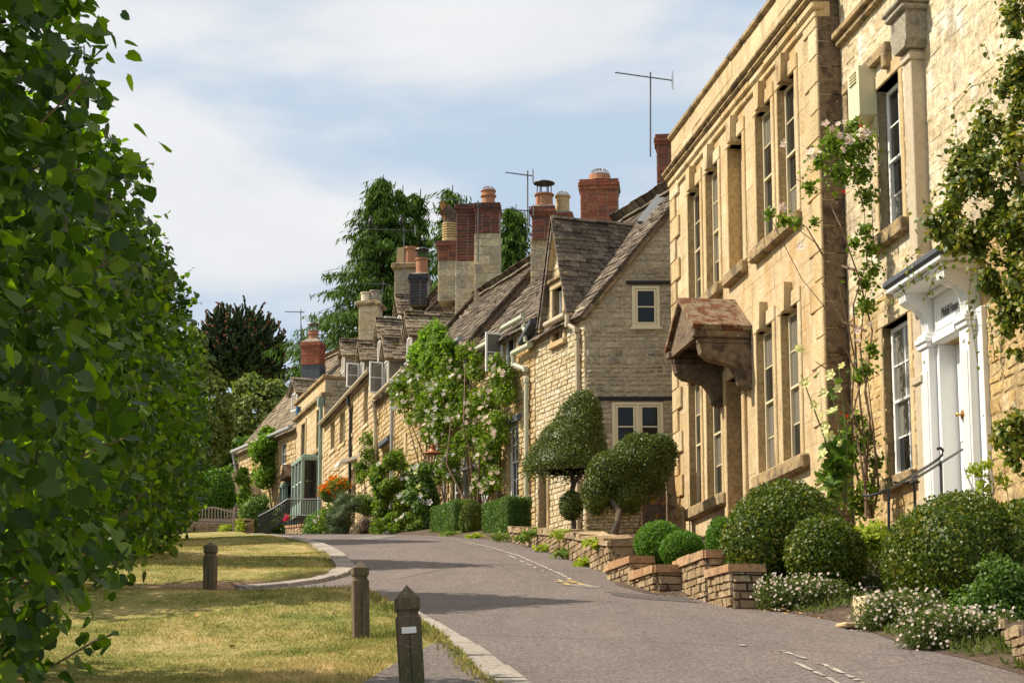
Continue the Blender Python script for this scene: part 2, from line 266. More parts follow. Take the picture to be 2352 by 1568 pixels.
# ------------------------------------------------------------------ mesh helpers
def tag(o, label=None, cat=None, group=None, kind=None):
    if label: o['label'] = label
    if cat: o['category'] = cat
    if group: o['group'] = group
    if kind: o['kind'] = kind
    return o
def link(name, data, parent=None, loc=None, kind=None):
    o = bpy.data.objects.new(name, data); C.objects.link(o)
    if parent is not None: o.parent = parent
    if loc is not None: o.location = loc
    if kind: o['kind'] = kind
    return o
def thing(name, label, cat, loc=(0, 0, 0), rotz=0, group=None):
    o = link(name, None, loc=loc); o.rotation_euler = (0, 0, rotz); o.empty_display_size = .2
    return tag(o, label, cat, group)
def structure(o): o['kind'] = 'structure'; return o
class MB:
    def __init__(s): s.v = []; s.f = []
    def add(s, vs, fs):
        n = len(s.v); s.v += [tuple(v) for v in vs]; s.f += [tuple(i + n for i in f) for f in fs]; return s
    def box(s, x0, x1, y0, y1, z0, z1, c=0.0):
        x0, x1 = min(x0, x1), max(x0, x1); y0, y1 = min(y0, y1), max(y0, y1); z0, z1 = min(z0, z1), max(z0, z1)
        if c <= 0:
            return s.add([(x0,y0,z0),(x1,y0,z0),(x1,y1,z0),(x0,y1,z0),(x0,y0,z1),(x1,y0,z1),(x1,y1,z1),(x0,y1,z1)],
                [(0,3,2,1),(4,5,6,7),(0,1,5,4),(1,2,6,5),(2,3,7,6),(3,0,4,7)])
        c = min(c, (x1-x0)/3, (y1-y0)/3, (z1-z0)/3)
        def ring(z, k): return [(x0+k,y0,z),(x1-k,y0,z),(x1,y0+k,z),(x1,y1-k,z),(x1-k,y1,z),(x0+k,y1,z),(x0,y1-k,z),(x0,y0+k,z)]
        a = [(x0+c,y0+c,z0),(x1-c,y0+c,z0),(x1-c,y0+c,z0),(x1-c,y1-c,z0),(x1-c,y1-c,z0),(x0+c,y1-c,z0),(x0+c,y1-c,z0),(x0+c,y0+c,z0)]
        r0 = [(x0+c,y0+c,z0),(x1-c,y0+c,z0),(x1-c,y1-c,z0),(x0+c,y1-c,z0)]
        m0 = ring(z0+c, c); m1 = ring(z1-c, c); r1 = [(p[0], p[1], z1) for p in r0]
        vs = r0 + m0 + m1 + r1; fs = [(3,2,1,0), (20,21,22,23)]
        for i in range(8): j = (i+1) % 8; fs.append((4+i, 4+j, 12+j, 12+i))
        for k in range(4):
            i, j = 2*k, 2*k+1; fs.append((k, (k+1)%4, 4+j, 4+i)) if k < 4 else None
            fs.append((20+(k+1)%4, 20+k, 12+i, 12+j))
            i2 = (2*k+2) % 8; fs.append(((k+1)%4, 4+i2, 4+j)); fs.append((20+(k+1)%4, 12+j, 12+i2))
        return s.add(vs, fs)
    def tube(s, pts, r, n=6, caps=True):
        pts = [Vector(p) for p in pts]; rs = r if isinstance(r, (list, tuple)) else [r] * len(pts)
        base = len(s.v); up = Vector((0, 0, 1))
        for i, p in enumerate(pts):
            d = (pts[min(i+1, len(pts)-1)] - pts[max(i-1, 0)]).normalized()
            u = d.cross(up)
            if u.length < .05: u = d.cross(Vector((1, 0, 0)))
            u.normalize(); w = d.cross(u)
            for k in range(n):
                a = 2 * math.pi * k / n; q = p + (u * math.cos(a) + w * math.sin(a)) * rs[i]; s.v.append(tuple(q))
        for i in range(len(pts)-1):
            for k in range(n):
                a, b = base + i*n + k, base + i*n + (k+1) % n; s.f.append((a, a+n, b+n, b))
        if caps:
            s.f.append(tuple(base + k for k in range(n))); s.f.append(tuple(base + (len(pts)-1)*n + n-1-k for k in range(n)))
        return s
    def lathe(s, prof, cx=0, cy=0, n=12, ax=None):
        base = len(s.v)
        for r, z in prof:
            for k in range(n):
                a = 2*math.pi*k/n; s.v.append((cx + r*math.cos(a), cy + r*math.sin(a), z))
        for i in range(len(prof)-1):
            for k in range(n):
                a, b = base+i*n+k, base+i*n+(k+1) % n; s.f.append((a, b, b+n, a+n))
        s.f.append(tuple(base+n-1-k for k in range(n))); s.f.append(tuple(base+(len(prof)-1)*n+k for k in range(n)))
        return s
    def prism(s, poly, f0, f1):
        """poly: 2-D outline; f0/f1 map (a, b) to the 3-D point on the back / front"""
        n = len(poly); vs = [f0(*p) for p in poly] + [f1(*p) for p in poly]
        return s.add(vs, [tuple(range(n-1, -1, -1)), tuple(range(n, 2*n))] + [(i, (i+1) % n, n+(i+1) % n, n+i) for i in range(n)])
    def mesh(s, name, mat, smooth=False, dz=0):
        me = bpy.data.meshes.new(name); v = s.v if not dz else [(x, y, z-dz) for x, y, z in s.v]
        me.from_pydata(v, [], s.f); me.materials.append(mat)
        if smooth: me.polygons.foreach_set('use_smooth', [True]*len(me.polygons))
        me.update(); return me
    def build(s, name, mat, parent=None, smooth=False, dz=0, kind=None, loc=None, fix=True):
        me = s.mesh(name, M[mat] if isinstance(mat, str) else mat, smooth, dz)
        if fix:
            import bmesh
            bm = bmesh.new(); bm.from_mesh(me); bmesh.ops.recalc_face_normals(bm, faces=bm.faces[:]); bm.to_mesh(me); bm.free()
        return link(name, me, parent, loc, kind)
def np_mesh(name, verts, quads=None, tris=None, mat=None, smooth=False):
    me = bpy.data.meshes.new(name); nv = len(verts); me.vertices.add(nv); me.vertices.foreach_set('co', np.ascontiguousarray(verts, np.float32).ravel())
    loops = []; starts = []; k = 0
    if quads is not None and len(quads): loops.append(np.asarray(quads).ravel()); starts.append(np.arange(len(quads)) * 4 + k); k += len(quads) * 4
    if tris is not None and len(tris): loops.append(np.asarray(tris).ravel()); starts.append(np.arange(len(tris)) * 3 + k); k += len(tris) * 3
    lp = np.concatenate(loops).astype(np.int32); st = np.concatenate(starts).astype(np.int32)
    me.loops.add(len(lp)); me.loops.foreach_set('vertex_index', lp); me.polygons.add(len(st)); me.polygons.foreach_set('loop_start', st)
    if smooth: me.polygons.foreach_set('use_smooth', np.ones(len(st), bool))
    me.materials.append(mat); me.update(calc_edges=True); return me

# ------------------------------------------------------------------ measuring helpers: picture direction -> place in the world
cp, sp = math.cos(PITCH), math.sin(PITCH)
def ray(X, Y):
    a = (X - 1176) / FPX; b = (995.8 - Y) / FPX; k = cp - b * sp
    return a / k, (sp + b * cp) / k
def at(X, Y, d): rx, rz = ray(X, Y); return Vector((rx * d, d, rz * d))
GT = [(-60,-10.5),(-40,-7.6),(0,-1.6),(10,-.06),(20,1.42),(30,2.86),(36,3.65),(42,4.3),(60,6.12),(90,9.1),(150,14.0),(900,60)]
def interp(T, y):
    if y <= T[0][0]: return T[0][1]
    for (a, za), (b, zb) in zip(T, T[1:]):
        if y <= b: return za + (zb - za) * (y - a) / (b - a)
    return T[-1][1]
GY = np.arange(-60, 900, .5); GZ = np.array([interp(GT, y) for y in GY])
ker = np.ones(9) / 9; GZs = np.convolve(np.pad(GZ, 4, mode='edge'), ker, 'valid')
def G(y): return float(np.interp(y, GY, GZs))
def lawnz(x, y):
    z = G(y) + .05
    if y < 30:
        w = 1 / (1 + math.exp((x + 1.5) * 3))
        yc = 20.1 - .12 * (x + 3)
        z += w * (.11 * math.exp(-((y - yc + 2.2) / 1.1) ** 2) - .04 * math.exp(-((y - yc) / .75) ** 2) + .05 * math.exp(-((y - yc - 1.8) / 1.0) ** 2))
    z += .03 * math.sin(x * .9 + y * .5) + .02 * math.sin(x * 2.3 - y * 1.1)
    return z
LEFT = [(-20,5.5),(0,2.3),(8,.85),(12.2,.07),(14,-.24),(15.86,-.60),(17.3,-.93),(18.2,-1.25),(18.7,-1.6),(19.0,-2.1),(19.3,-2.9),(19.6,-3.1),(20.2,-3.0),(20.7,-2.55),(21.5,-2.2),(22.5,-2.05),(23.7,-2.03),(25.5,-2.25),(27.2,-2.5),(30,-3.0),(33.7,-3.93),(36,-4.7),(40,-6.1),(48,-8.2),(60,-10.2),(75,-15),(110,-26)]
RIGHT = [(-20,3.0),(0,2.7),(10,3.5),(12.2,3.55),(13.5,3.35),(14.5,3.1),(16.2,3.0),(17.2,2.7),(18.3,2.2),(19.2,1.9),(19.7,1.45),(21,1.2),(22.9,1.22),(26,.85),(32.5,-.05),(38,-1.75),(46.5,-3.9),(54,-5.6),(62,-7.9),(67,-9.5),(75,-13),(110,-24)]
def left(y): return interp(LEFT, y)
def right(y): return interp(RIGHT, y)
def ground_at(X, Y, far=80):
    rx, rz = ray(X, Y); y = 6.0
    while y < far and G(y) < rz * y: y += .02
    return Vector((rx * y, y, G(y)))

# ------------------------------------------------------------------ ground, road, lawn, kerb
def strip_mesh(name, x0f, x1f, ys, nx, zf, mat, soil=False):
    V = []; Q = []; S = []
    for y in ys:
        a, b = x0f(y), x1f(y)
        for i in range(nx + 1):
            f = i / nx; x = a + (b - a) * f; V.append((x, y, zf(x, y)))
            S.append(math.exp(-((y - (20.1 - .12 * (x + 3))) / .62) ** 2) * (1 / (1 + math.exp(-(x + 4.6) * 2))) if soil else 0)
    n = nx + 1
    for j in range(len(ys) - 1):
        for i in range(nx): k = j * n + i; Q.append((k, k + 1, k + n + 1, k + n))
    me = np_mesh(name, np.array(V), quads=np.array(Q), mat=M[mat], smooth=True)
    if soil:
        at_ = me.attributes.new('soil', 'FLOAT', 'POINT'); at_.data.foreach_set('value', S)
    return structure(link(name, me))
ysn = list(np.arange(-20, 45, .2)) + list(np.arange(45, 80, 1.0))
big = list(np.arange(-60, 0, 10)) + list(np.arange(0, 150, 5)) + list(np.arange(150, 900, 50))
strip_mesh('ground', lambda y: -400, lambda y: 400, big, 60, lambda x, y: G(y) - .35, 'lawn')
strip_mesh('road', left, right, ysn, 12, lambda x, y: G(y) + .025 * math.cos((x - (left(y)+right(y))/2) / max(.5, (right(y)-left(y))/2) * 1.3), 'road')
strip_mesh('soil_strip', lambda y: -5.0, lambda y: left(y) + .05, list(np.arange(17.5, 22.5, .1)), 20, lambda x, y: G(y) - .012, 'soil')
LX = list(np.linspace(0, 1, 60) ** .5)
def lawn():
    V = []; Q = []; S = []; nx = 70
    for y in ysn:
        b = left(y) - .22
        for i in range(nx + 1):
            f = (i / nx) ** .45; x = -30 + (b + 30) * f; e = max(0, 1 - (b - x) / .12)
            V.append((x, y, lawnz(x, y) - .04 * e)); S.append(math.exp(-((y - (20.1 - .12 * (x + 3))) / .62) ** 2) * (1 / (1 + math.exp(-(x + 4.9) * 2))) + .75 * e * (.4 if y > 18 else .7))
    n = nx + 1; V2 = []; S2 = []
    for j, y in enumerate(ysn):
        V2 += V[j*n:(j+1)*n]; S2 += S[j*n:(j+1)*n]; b = left(y) - .22; V2.append((b + .012, y, G(y) - .12)); S2.append(1.2)
    V, S = V2, S2; n += 1; nx += 1
    for j in range(len(ysn) - 1):
        for i in range(nx): k = j * n + i; Q.append((k, k + 1, k + n + 1, k + n))
    me = np_mesh('lawn', np.array(V), quads=np.array(Q), mat=M['lawn'], smooth=True)
    a = me.attributes.new('soil', 'FLOAT', 'POINT'); a.data.foreach_set('value', S); structure(link('lawn', me))
lawn()
strip_mesh('verge', right, lambda y: 30, ysn, 40, lambda x, y: G(y) + .01 + min(.12, max(0, (x - right(y)) * .2)), 'soil')
def polyline(f, y0, y1, step):
    pts = []; y = y0; last = None
    fine = [Vector((f(yy), yy)) for yy in np.arange(y0, y1, .05)]; out = [fine[0]]
    for p in fine:
        if (p - out[-1]).length >= step: out.append(p)
    return out
kerb = structure(link('kerb', None))
for (ya, yb) in ((8.2, 19.2), (20.25, 37.5)):
    P = polyline(left, ya, yb, .62)
    for a, b in zip(P, P[1:]):
        d = (b - a).normalized(); n = Vector((-d.y, d.x)); g = .012
        mb = MB(); w = .24 + random.uniform(-.01, .01); h = .045 + random.uniform(-.006, .006)
        q = [a + d*g, b - d*g, b - d*g + n*w, a + d*g + n*w]
        top = [(p.x, p.y, G(p.y) + h + (.0 if i < 2 else .012)) for i, p in enumerate(q)]
        top2 = [((p.x*.92 + sum(t.x for t in q)/4*.08), (p.y*.92 + sum(t.y for t in q)/4*.08), G(p.y) + h + .008) for p in q]
        bot = [(p.x, p.y, G(p.y) - .15) for p in q]
        mb.add(bot + top + top2, [(3,2,1,0)] + [(i, (i+1)%4, 4+(i+1)%4, 4+i) for i in range(4)] + [(4+i, 4+(i+1)%4, 8+(i+1)%4, 8+i) for i in range(4)] + [(8,9,10,11)])
        mb.build('kerb_stone', 'kerbstone', kerb)
# worn edge lines: short dashes of paint lying on the asphalt
def dash_line(f, y0, y1, off, mat, w=.05, keep=.8, name='edge_line'):
    mb = MB(); y = y0
    while y < y1:
        l = random.uniform(.08, .5)
        if random.random() < keep:
            ys = np.linspace(y, min(y + l, y1), 4); P = []
            for yy in ys:
                x = f(yy) + off; j = random.uniform(.5, 1.1) * w / 2; z = G(yy) + .035
                xr, xl = right(yy), left(yy)
                z = G(yy) + .025 * math.cos((x - (xl+xr)/2) / max(.5, (xr-xl)/2) * 1.3) + .008
                P.append(((x - j, yy, z), (x + j, yy, z)))
            vs = [p for ab in P for p in ab]
            mb.add(vs, [(2*i, 2*i+1, 2*i+3, 2*i+2) for i in range(3)])
        y += l + random.uniform(.01, .12)
    o = mb.build(name, mat, fix=False); structure(o)
EDGE = [(20,1.02),(21.4,.72),(22.6,.62),(24,.45),(27,.1),(30,-.42),(33,-1.0),(36,-1.75),(38,-2.35)]
dash_line(lambda y: interp(EDGE, y), 20.6, 37.5, 0, 'paintwhite', .06, .93)
dash_line(lambda y: interp(EDGE, y), 21.0, 32.0, -.14, 'paintwhite', .04, .6)
dash_line(lambda y: interp(EDGE, y), 20.8, 21.6, -.03, 'paintyellow', .11, 1)
dash_line(lambda y: interp(EDGE, y), 20.8, 21.5, -.19, 'paintyellow', .09, 1)
E2 = [(8,2.5),(11,2.32),(12.2,2.27),(13.0,2.2),(13.9,2.03),(14.6,1.9)]
dash_line(lambda y: interp(E2, y), 10.5, 13.9, 0, 'paintwhite', .05, .8)
dash_line(lambda y: interp(E2, y), 10.5, 14.3, -.17, 'paintwhite', .045, .6)
M['patch_light'] = stone_mat('lighter asphalt repair', [(.22,.20,.185)], [((.12,.105,.10), 18, .55, .08, None)], grain=45)
M['patch_dark'] = stone_mat('darker asphalt repair', [(.10,.088,.082)], [((.2,.175,.16), 18, .58, .08, None)], grain=45)
def road_z(x, y): xl, xr = left(y), right(y); return G(y) + .025*math.cos((x - (xl+xr)/2)/max(.5, (xr-xl)/2)*1.3)
for mt, q in (('patch_light', [(-3.0,33.5),(-2.7,36.2),(-2.2,36.0),(-2.5,33.2)]), ('patch_dark', [(1.0,19.9),(1.15,19.0),(1.9,18.4),(1.75,19.2)]), ('patch_light', [(.55,20.9),(.9,20.4),(1.05,20.7),(.8,21.1)])):
    vs = []; n = 6
    for j in range(n+1):
        for i in range(n+1):
            u, v = i/n, j/n; a = [q[0][k]*(1-u)*(1-v) + q[1][k]*u*(1-v) + q[2][k]*u*v + q[3][k]*(1-u)*v for k in (0, 1)]; a[0] += .03*math.sin(a[1]*9); vs.append((a[0], a[1], road_z(*a) + .004))
    mb = MB(); mb.add(vs, [(j*(n+1)+i, j*(n+1)+i+1, (j+1)*(n+1)+i+1, (j+1)*(n+1)+i) for j in range(n) for i in range(n)]); structure(mb.build('road_patch', mt, fix=False))
# asphalt apron by the near posts, just below the lawn edge
mb = MB(); q = [(left(y)-.25 - w, y) for y, w in ((9.0, 1.9),(11.5, 1.0),(12.6, .62),(13.3,.36),(13.9,.12))]
ys_ = [9.0, 11.5, 12.6, 13.3, 13.9]
V = []
for (x, y) in q:
    b = left(y) - .245
    for f in (0, .33, .66, 1): xx = x + (b - x) * f; V.append((xx, y, lawnz(xx, y) + .012))
mb.add(V, [(4*j+i, 4*j+i+1, 4*j+i+5, 4*j+i+4) for j in range(4) for i in range(3)]); structure(mb.build('path', 'road', fix=False))

# ------------------------------------------------------------------ stone, tile and brick pieces
def piece_meshes(name, mat, n=6, jit=.07, bev=.16, front=.5):
    """unit piece: x -.5...5, z -.5...5, y 0 (back) ... 1 (front), front edges rounded off"""
    out = []
    for k in range(n):
        r = lambda a: random.uniform(-a, a)
        def ring(y, s, j): return [((sx*s) + r(j), y + r(.05), (sz*s) + r(j)) for sx, sz in ((-.5,-.5),(.5,-.5),(.5,.5),(-.5,.5))]
        v = ring(0, 1, 0) + ring(1 - front, 1, jit * .6) + ring(1, 1 - bev, jit)
        f = [(i, (i+1) % 4, 4 + (i+1) % 4, 4 + i) for i in range(4)] + [(4+i, 4+(i+1) % 4, 8+(i+1) % 4, 8+i) for i in range(4)] + [(8,9,10,11)]
        f = [tuple(reversed(q)) for q in f]
        me = bpy.data.meshes.new(name); me.from_pydata(v, [], f); me.materials.append(M[mat]); me.update(); out.append(me)
    return out
_pc = {}
def pieces(name, mat, **k):
    key = (name, mat, tuple(sorted(k.items())))
    if key not in _pc: _pc[key] = piece_meshes(name, mat, **k)
    return _pc[key]
NPARTS = {}
def lay(name, rects, parent, mat, proud=.03, back=.02, limit=300, tilt=0.0, rough=None, order=None, fr=(0, 0, 0), zoff=0, **k):
    """rects: (a0, a1, b0, b1) in the parent's x/z plane, faces towards +y"""
    ms = pieces(name, mat, **k); rects = sorted(rects, key=order) if order else list(rects)
    for i, (a0, a1, b0, b1) in enumerate(rects[:limit]):
        o = bpy.data.objects.new(name, random.choice(ms)); C.objects.link(o); o.parent = parent
        ca, sa = math.cos(fr[2]), math.sin(fr[2]); lx = (a0+a1)/2
        o.location = (fr[0] + ca*lx + sa*back, fr[1] + sa*lx - ca*back, (b0+b1)/2 + zoff); o.scale = (a1-a0, back + proud * random.uniform(.55, 1.35), b1-b0)
        o.rotation_euler = (random.uniform(-tilt, tilt), random.uniform(-tilt, tilt)*.6, fr[2])
    rest = rects[limit:]
    if rest:
        mb = MB()
        for (a0, a1, b0, b1) in rest:
            me = random.choice(ms); sy = back + proud * random.uniform(.55, 1.35)
            ca, sa = math.cos(fr[2]), math.sin(fr[2]); vs = []
            for v in me.vertices:
                px, py = (a0+a1)/2 + v.co.x*(a1-a0), -back + v.co.y*sy
                vs.append((fr[0] + ca*px - sa*py, fr[1] + sa*px + ca*py, (b0+b1)/2 + v.co.z*(b1-b0) + zoff))
            mb.add(vs, [tuple(p.vertices) for p in me.polygons])
        mb.build(name + '_courses', mat, parent, kind='stuff', fix=False)
def courses(z0, z1, span, ch, ln, holes=(), joint=.012, grow=None):
    out = []; z = z0
    while z < z1 - .02:
        h = random.uniform(*ch); 
        if grow: h *= grow((z - z0) / (z1 - z0))
        zt = min(z + h, z1)
        if z1 - zt < ch[0] * .5: zt = z1
        zm = (z + zt) / 2; a, b = span(zm)
        ivs = [(a, b)]
        for (h0, h1, k0, k1) in holes:
            if zt > k0 + .01 and z < k1 - .01:
                nv = []
                for (p, q) in ivs:
                    if h1 <= p or h0 >= q: nv.append((p, q)); continue
                    if h0 > p: nv.append((p, h0))
                    if h1 < q: nv.append((h1, q))
                ivs = nv
        for (p, q) in ivs:
            x = p
            while x < q - .005:
                l = random.uniform(*ln); xe = min(x + l, q)
                if q - xe < ln[0] * .6: xe = q
                if xe - x > .03: out.append((x + joint/2, xe - joint/2, z + joint/2, zt - joint/2))
                x = xe
        z = zt
    return out
def backing(mb, z0, z1, span, holes, y=0.0, depth=.2):
    """the wall face behind the pieces, with real openings and their reveals"""
    zs = sorted(set([z0, z1] + [h for q in holes for h in q[2:] if z0 < h < z1]))
    zz = []
    for a, b in zip(zs, zs[1:]):
        n = max(1, int((b - a) / .25)); zz += [a + (b-a)*i/n for i in range(n)]
    zz.append(zs[-1])
    for a, b in zip(zz, zz[1:]):
        m = (a + b) / 2; (p0, p1), (q0, q1) = span(a + 1e-4), span(b - 1e-4)
        cuts = [h for h in sorted(holes) if h[2] < m < h[3]]
        la, lb = p0, q0
        for h in cuts:
            mb.add([(la, y, a), (h[0], y, a), (h[0], y, b), (lb, y, b)], [(0, 1, 2, 3)]); la = lb = h[1]
        mb.add([(la, y, a), (p1, y, a), (q1, y, b), (lb, y, b)], [(0, 1, 2, 3)])
    for h in holes:
        a, b, c, d = h; f, g = y, y - depth
        mb.add([(a,f,c),(a,g,c),(a,g,d),(a,f,d)], [(0,1,2,3)]); mb.add([(b,f,c),(b,g,c),(b,g,d),(b,f,d)], [(3,2,1,0)])
        mb.add([(a,f,c),(b,f,c),(b,g,c),(a,g,c)], [(0,1,2,3)]); mb.add([(a,f,d),(b,f,d),(b,g,d),(a,g,d)], [(3,2,1,0)])
    return mb
def frame_part(name, parent, origin, xa, ya, za, data=None):
    o = link(name, data, parent)
    m = Matrix(((xa[0], ya[0], za[0], origin[0]), (xa[1], ya[1], za[1], origin[1]), (xa[2], ya[2], za[2], origin[2]), (0, 0, 0, 1)))
    o.matrix_local = m; return o

class House:
    """local frame: x along the street wall (near corner -> far), y outwards to the street, z up; heights given as world z"""
    def __init__(s, label, P, m, z0, name='stone_house'):
        s.P = P; s.m = m; d = Vector((m, 1)).normalized(); s.d = d; s.out = Vector((-d.y, d.x)); s.z0 = z0
        s.root = thing(name, label, 'house', (P[0], P[1], z0), math.atan2(d.y, d.x))
    def hit(s, X, Y, off=0):
        rx, rz = ray(X, Y); px, py = s.P[0] + s.out.x*off, s.P[1] + s.out.y*off
        y = (px - s.m*py) / (rx - s.m); x = rx*y; return ((x-px)*s.d.x + (y-py)*s.d.y, rz*y)
    def world(s, a, t, z): return Vector((s.P[0] + s.d.x*a + s.out.x*t, s.P[1] + s.d.y*a + s.out.y*t, z))
    def local(s, w): v = Vector((w[0]-s.P[0], w[1]-s.P[1])); return (v.dot(s.d), v.dot(s.out), w[2])
    def wall(s, L, z0, z1, holes, mat, mortar, ch, ln, limit=300, proud=.03, joint=.014, name='wall', back=8, order=None, x0=0, piece='stone', **k):
        hz = [(a, b, c - s.z0, d - s.z0) for a, b, c, d in holes]
        mb = MB(); backing(mb, z0 - s.z0, z1 - s.z0, lambda z: (x0, L), hz, 0, .22)
        w = mb.build(name, mortar, s.root, fix=False)
        cs = courses(z0 - s.z0, z1 - s.z0, lambda z: (x0, L), ch, ln, hz, joint)
        lay(piece, cs, w, mat, proud, .02, limit, order=order, **k); return w
    def solid(s, L, z0, z1, depth, mat, x0=0, name='core_wall'):
        """the remaining three walls"""
        mb = MB(); a, b = z0 - s.z0, z1 - s.z0; y0, y1 = -.23, -depth
        mb.add([(x0,0,a),(x0,y1,a),(x0,y1,b),(x0,0,b)], [(0,1,2,3)]); mb.add([(L,0,a),(L,y1,a),(L,y1,b),(L,0,b)], [(3,2,1,0)])
        mb.add([(x0,y1,a),(L,y1,a),(L,y1,b),(x0,y1,b)], [(0,1,2,3)]); mb.add([(x0,0,b),(L,0,b),(L,y1,b),(x0,y1,b)], [(0,1,2,3)])
        mb.add([(x0+.01,y0-.25,a),(L-.01,y0-.25,a),(L-.01,y0-.25,b),(x0+.01,y0-.25,b)], [(0,1,2,3)])
        return mb.build(name, mat, s.root, fix=False)
def sash(parent, a, b, c, d, y, mat='white', cols=2, rows=(2, 2), fw=.06, bar=.025, glass='glass', name='window', open_=False):
    """window > frame, glazing_bar, pane; frame is the window's own mesh"""
    mb = MB(); t = .07
    mb.box(a, a+fw, y-t, y, c, d, .006); mb.box(b-fw, b, y-t, y, c, d, .006); mb.box(a+fw, b-fw, y-t, y-.002, c, c+fw*1.2, .006); mb.box(a+fw, b-fw, y-t, y-.002, d-fw, d, .006)
    win = mb.build(name, mat, parent, fix=False)
    ia, ib, ic, id_ = a+fw, b-fw, c+fw*1.2, d-fw; zz = [ic]
    if len(rows) == 2:
        zm = (ic+id_)/2; halves = [(ic, zm-.02, rows[1], y-.045), (zm+.02, id_, rows[0], y-.02)]
        MB().box(ia, ib, y-.06, y-.006, zm-.02, zm+.02, .004).build('meeting_rail', mat, win, fix=False)
    else: halves = [(ic, id_, rows[0], y-.03)]
    for (z0, z1, n, yy) in halves:
        for i in range(1, cols): x = ia + (ib-ia)*i/cols; MB().box(x-bar/2, x+bar/2, yy-.02, yy+.004, z0, z1, .003).build('glazing_bar', mat, win, fix=False)
        for j in range(1, n):
            z = z0 + (z1-z0)*j/n; MB().box(ia, ib, yy-.02, yy+.002, z-bar/2, z+bar/2, .003).build('glazing_bar', mat, win, fix=False)
        for i in range(cols):
            for j in range(n):
                x0, x1 = ia+(ib-ia)*i/cols+bar/2*(i>0), ia+(ib-ia)*(i+1)/cols-bar/2*(i<cols-1); w0, w1 = z0+(z1-z0)*j/n+bar/2*(j>0), z0+(z1-z0)*(j+1)/n-bar/2*(j<n-1)
                dx = random.uniform(-.003, .003)
                MB().add([(x0, yy-.012+dx, w0), (x1, yy-.012-dx, w0), (x1, yy-.012+dx, w1), (x0, yy-.012-dx, w1)], [(0,1,2,3)]).build('pane', 'palegl' if glass == 'glass' and random.random() < .42 else glass, win, fix=False)
    return win
def casement_leaf(parent, hinge, w, c, d, y, ang, mat='white', rows=2, cols=1, side=1):
    """an opened casement: hinged at local x = hinge, swung outwards"""
    win = MB().box(0, .045, -.02, .02, c, d, .004).box(w-.045, w, -.02, .02, c, d, .004).box(.045, w-.045, -.019, .019, c, c+.05, .004).box(.045, w-.045, -.019, .019, d-.045, d, .004).build('open_casement', mat, parent, fix=False)
    win.location = (hinge, y, 0); win.rotation_euler = (0, 0, ang)
    for j in range(1, rows):
        z = c + (d-c)*j/rows; MB().box(.045, w-.045, -.012, .012, z-.012, z+.012).build('glazing_bar', mat, win, fix=False)
    for i in range(1, cols):
        x = w*i/cols; MB().box(x-.012, x+.012, -.011, .011, c+.05, d-.045).build('glazing_bar', mat, win, fix=False)
    MB().add([(.045,0,c+.05),(w-.045,0,c+.05),(w-.045,0,d-.045),(.045,0,d-.045)], [(0,1,2,3)]).build('pane', 'palegl', win, fix=False)
    return win
